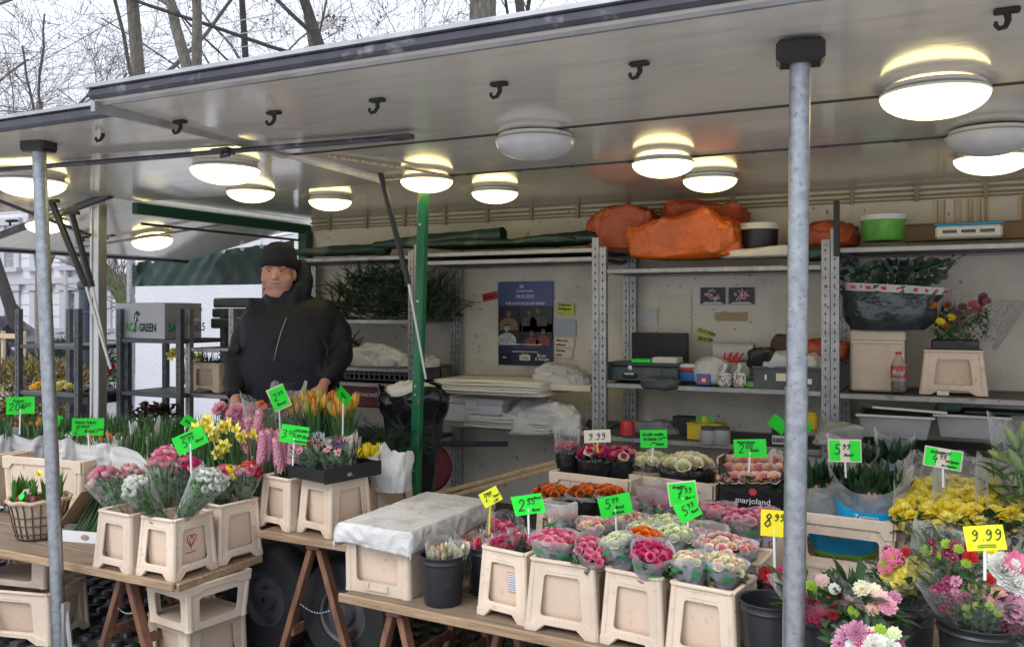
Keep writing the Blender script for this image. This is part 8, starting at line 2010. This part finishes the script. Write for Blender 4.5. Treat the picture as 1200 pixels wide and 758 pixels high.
p = SY(131, 431, 4.6); root = thing('red_flower', 'single red cyclamen bloom beside the aluminium pillar', 'flower', p); head(frill('red', 'red'), root, (0, 0, 0), (0, -1, .5), 6 * mpp(p)); MB().tube([(0, 0, 0), (.0, .02, -.08), (.01, .02, -.20)], .004, 5).obj('stem', M['stem'], root)

# ================================================================== THE MAN
def remesh(mb, name, mats, parent, voxel, smooth_it=2, loc=None, it2=.5):
    me = mb.mesh(name, mats, 180); bm = bmesh.new(); bm.from_mesh(me); bmesh.ops.recalc_face_normals(bm, faces=bm.faces[:]); bm.to_mesh(me); bm.free()
    o = link(name, me, None); rm = o.modifiers.new('r', 'REMESH'); rm.mode = 'VOXEL'; rm.voxel_size = voxel; rm.use_smooth_shade = True
    sm = o.modifiers.new('s', 'SMOOTH'); sm.iterations = smooth_it; sm.factor = it2
    dg = bpy.context.evaluated_depsgraph_get(); me2 = bpy.data.meshes.new_from_object(o.evaluated_get(dg)); o.modifiers.clear(); o.data = me2
    me2.materials.clear()
    for m_ in (mats if isinstance(mats, list) else [mats]): me2.materials.append(m_)
    me2.polygons.foreach_set('use_smooth', [True] * len(me2.polygons))
    if parent: o.parent = parent
    if loc is not None: o.location = loc
    return o
def ball(mb, c, r, n=14, M_=None): 
    rx, ry, rz = r if hasattr(r, '__len__') else (r, r, r); Mx = Matrix.Translation(c) @ (M_ or Matrix.Identity(4))
    mb.lathe([(max(1e-4, cos(t)), sin(t)) for t in [-pi / 2 + pi * i / n for i in range(n + 1)]], n * 2, 0, Mx @ Matrix.Diagonal((rx, ry, rz, 1)))
def caps(mb, pts, rad, n=14):
    P = [Vector(p) for p in pts]
    mb.tube(P, rad, n)
    for p, r in zip(P, rad): ball(mb, p, r, 8)
def loft(mb, rings, n=28):
    """rings of (z, cx, cy, rx, ry, power)"""
    vs = []; fs = []
    for z, cx, cy, rx, ry, e in rings:
        for k in range(n):
            t = 2 * pi * k / n; c, s = cos(t), sin(t); vs.append((cx + rx * math.copysign(abs(c) ** e, c), cy + ry * math.copysign(abs(s) ** e, s), z))
    for i in range(len(rings) - 1):
        for k in range(n): k2 = (k + 1) % n; fs.append((i * n + k, i * n + k2, (i + 1) * n + k2, (i + 1) * n + k))
    fs += [tuple(range(n - 1, -1, -1)), tuple((len(rings) - 1) * n + k for k in range(n))]; mb.add(vs, fs)
def man():
    Y = 4.36; p = SY(340, 362, Y); s = mpp(p); base = Vector((p.x, Y, .2)); rz = facing(base) * .72
    X = lambda px: (px - 340) * s                     # his left is +x
    Z = lambda py: EYE + (362 - py) * s - .2
    # front of the body is -y
    hx, hz = X(328), Z(322)
    B = MB()
    k = s / .0052
    ball(B, (hx, -.035, hz + .012 * k), (.091 * k, .105 * k, .118 * k), 18)
    ball(B, (hx, -.060, hz - .052 * k), (.088 * k, .078 * k, .068 * k), 14)      # jaw and cheeks
    ball(B, (hx, -.090, hz - .092 * k), (.050 * k, .034 * k, .028 * k), 10)      # chin
    ball(B, (hx, -.050, hz - .112 * k), (.084 * k, .072 * k, .050 * k), 12)      # double chin
    for q in (-1, 1): ball(B, (hx + q * .050 * k, -.102, hz - .030 * k), (.041 * k, .030 * k, .033 * k), 10); ball(B, (hx + q * .036 * k, -.125, hz + .038 * k), (.030 * k, .014 * k, .009 * k), 8); ball(B, (hx + q * .092 * k, -.02, hz - .005 * k), (.014 * k, .026 * k, .036 * k), 8)
    caps(B, [(hx, -.128, hz + .028 * k), (hx, -.146, hz - .008 * k), (hx, -.150, hz - .020 * k)], [.011 * k, .014 * k, .018 * k], 8)
    for q in (-1, 1): ball(B, (hx + q * .014 * k, -.138, hz - .022 * k), (.011 * k, .012 * k, .010 * k), 8)
    ball(B, (hx, -.122, hz - .054 * k), (.030 * k, .020 * k, .009 * k), 8); ball(B, (hx, -.118, hz - .068 * k), (.026 * k, .018 * k, .009 * k), 8)
    caps(B, [(hx, .0, hz - .06 * k), (X(334), .02, Z(358))], [.072 * k, .085 * k])
    loft(B, [(.86, 0, 0, .20, .16, .9), (1.0, 0, 0, .22, .165, .9), (1.15, 0, 0, .22, .165, .9), (Z(385), 0, 0, .22, .14, .9), (Z(362), 0, .02, .17, .11, .9)])
    # arms to the hands, legs to the feet, one body
    lh, rh = Vector((X(290), -.30, Z(466))), Vector((X(386), -.24, Z(449)))
    caps(B, [(-.20, .02, Z(374)), (X(286), -.04, Z(430)), lh + Vector((0, .05, .03))], [.055, .05, .032]); caps(B, [(.20, .02, Z(374)), (X(395), -.03, Z(416)), rh + Vector((.01, .05, .03))], [.055, .05, .032])
    for q in (-1, 1): caps(B, [(q * .12, 0, .90), (q * .13, -.01, .48), (q * .13, .02, .08)], [.12, .085, .06]); ball(B, (q * .13, -.06, .045), (.05, .13, .045), 8)
    for h_, sg in ((lh, -1), (rh, 1)):
        d = Vector((-sg * .30, -.45, -.80)).normalized(); side = Vector((1, 0, -.2)).normalized(); nrm = d.cross(side).normalized()
        caps(B, [h_ + Vector((0, .03, .02)), h_ + d * .035, h_ + d * .07], [.030, .036, .034], 10); 
        for j in range(4):
            o = side * (.024 * (j - 1.5)); L_ = (.062, .072, .068, .054)[j]; c0 = h_ + d * .075 + o; c1 = c0 + d * L_ * .45 + Vector((0, -.004, 0)); c2 = c1 + (d + Vector((-sg * .25, .45, 0))).normalized() * L_ * .32; c3 = c2 + (d + Vector((-sg * .4, .9, 0))).normalized() * L_ * .25
            caps(B, [c0, c1, c2, c3], [.0105, .0098, .009, .0078], 8)
        t0 = h_ + d * .02 - side * sg * .032; caps(B, [t0, t0 + (d * .6 - side * sg * .6).normalized() * .032, t0 + (d - side * sg * .35).normalized() * .062], [.014, .0115, .009], 8)
    body = remesh(B, 'person', M['skin'], None, .0055, 3)
    body.location = base; body.rotation_euler = (0, 0, rz)
    tag(body, 'person in dark parka and knitted hat smiling behind the tulips', 'person')
    # parka: one cloth surface with sleeves, hood bunched at the neck
    Cc = MB()
    loft(Cc, [(.58, 0, 0, .31, .22, .75), (.70, 0, 0, .315, .23, .75), (.95, 0, -.01, .305, .23, .75), (1.12, 0, -.01, .30, .225, .75), (Z(395), 0, -.0, .30, .205, .8), (Z(372), 0, .0, .30, .175, .85), (Z(361), X(341), .01, .26, .15, .9), (Z(351), X(338), .02, .175, .125, 1), (Z(342), X(336), .02, .115, .12, 1)])
    caps(Cc, [(X(304), .02, Z(369)), (X(290), .02, Z(396)), (X(284), -.05, Z(428)), (X(284), -.15, Z(445)), (X(287), -.225, Z(454))], [.098, .10, .092, .078, .056]); caps(Cc, [(X(376), .02, Z(367)), (X(392), .02, Z(391)), (X(396), -.04, Z(416)), (X(393), -.11, Z(429)), (X(390), -.165, Z(438))], [.098, .106, .10, .08, .056])
    rnd = random.Random(3)
    for j in range(24):                                # cloth folds
        q = -1 if j % 2 else 1; x = q * rnd.uniform(.05, .30); z = rnd.uniform(.75, 1.30); l = rnd.uniform(.08, .2); y = -.222 * (1 - abs(x / .33) ** 4) ** .35 + .006
        caps(Cc, [(x, y, z), (x + q * rnd.uniform(-.02, .05), y - .002, z - l * .5), (x + q * rnd.uniform(-.02, .07), y, z - l)], [.006, .013, .006], 8)
    for zc in (.40, .55, .70):
        for xs, zs in (((283, 277), (398, 432)), ((399, 401), (392, 420))):
            c = Vector((lerp(X(xs[0]), X(xs[1]), zc), -.0, lerp(Z(zs[0]), Z(zs[1]), zc))); caps(Cc, [c + Vector((-.10, -.06, .01)), c + Vector((-.03, -.115, -.01)), c + Vector((.06, -.10, .015))], [.008, .016, .008], 8)
    # collar ring and hood rolls
    for j in range(14):
        t = j / 13 * 2 * pi; z = Z(340) + .035 * (1 - cos(t + pi / 2)) * .5 - .035 * max(0, -sin(t)); ball(Cc, (X(335) + .105 * k * cos(t), .015 + .105 * sin(t), z), .034, 8)
    caps(Cc, [(X(318), -.075, Z(344)), (X(323), -.105, Z(358)), (X(330), -.13, Z(374))], [.026, .028, .02]); caps(Cc, [(X(350), -.06, Z(338)), (X(347), -.10, Z(354)), (X(342), -.13, Z(374))], [.035, .035, .022])
    caps(Cc, [(X(352), .05, Z(312)), (X(355), .02, Z(328)), (X(356), -.03, Z(342))], [.05, .062, .055]); caps(Cc, [(X(316), .06, Z(334)), (X(330), .12, Z(326)), (X(348), .10, Z(316))], [.05, .06, .05])
    coat = remesh(Cc, 'parka', M['navy'], body, .010, 5, it2=.5)
    m = MB(); m.tube([(X(343), -.185, Z(372)), (X(338), -.218, Z(388)), (X(334), -.236, Z(405)), (X(331), -.240, Z(420))], .0026, 6); m.obj('zip_placket', M['grey_tub'], coat, 180)
        # hat
    H = MB(); tilt = Matrix.Translation((hx, -.02, hz + .054 * k)) @ Matrix.Rotation(radians(-3), 4, 'X') @ Matrix.Rotation(radians(4), 4, 'Y')
    H.lathe([(.104 * k, -.016), (.110 * k, -.012), (.112 * k, .02), (.111 * k, .045), (.106 * k, .050), (.105 * k, .052), (.100 * k, .085), (.086 * k, .115), (.060 * k, .138), (.030 * k, .148), (.001, .150)], 36, 0, tilt, 1, 1.12); H.obj('knitted_hat', M['navy_hat'], body, 180)
    # eyes, brows, lips
    for q in (-1, 1):
        ex, ez = hx + q * .034 * k, hz + .016 * k
        e = MB(); ball(e, (ex, -.130, ez), (.0115 * k, .010, .0048 * k), 10); eo = e.obj('eye', M['eyew'], body, 180); e = MB(); ball(e, (ex, -.1378, ez), (.0052 * k, .004, .0046 * k), 8); e.obj('iris', M['iris'], eo, 180)
        e = MB(); e.tube([(ex - q * .020 * k, -.142, ez + .019 * k), (ex, -.146, ez + .023 * k), (ex + q * .022 * k, -.132, ez + .016 * k)], [.003, .0045, .0025], 6); e.obj('eyebrow', M['brow'], body, 180)
        e = MB(); e.tube([(ex - .015 * k, -.135, ez + .004 * k), (ex, -.143, ez + .0085 * k), (ex + .015 * k, -.133, ez + .004 * k)], [.002, .0035, .002], 6); e.obj('eyelid', M['skin'], body, 180)
    e = MB(); e.tube([(hx - .040 * k, -.130, hz - .045 * k), (hx - .018 * k, -.147, hz - .059 * k), (hx + .018 * k, -.147, hz - .059 * k), (hx + .040 * k, -.130, hz - .045 * k)], [.0015, .0032, .0032, .0015], 8); e.obj('lips', M['lip'], body, 180)
    t = MB(); t.tube([(0, 0, .98), (0, 0, .90)], [.25, .24], 20)
    for q in (-1, 1): t.tube([(q * .12, 0, .92), (q * .13, -.01, .48), (q * .13, .02, .06)], [.15, .115, .095], 16)
    t.obj('trousers', M['trouser'], body, 180)
man()
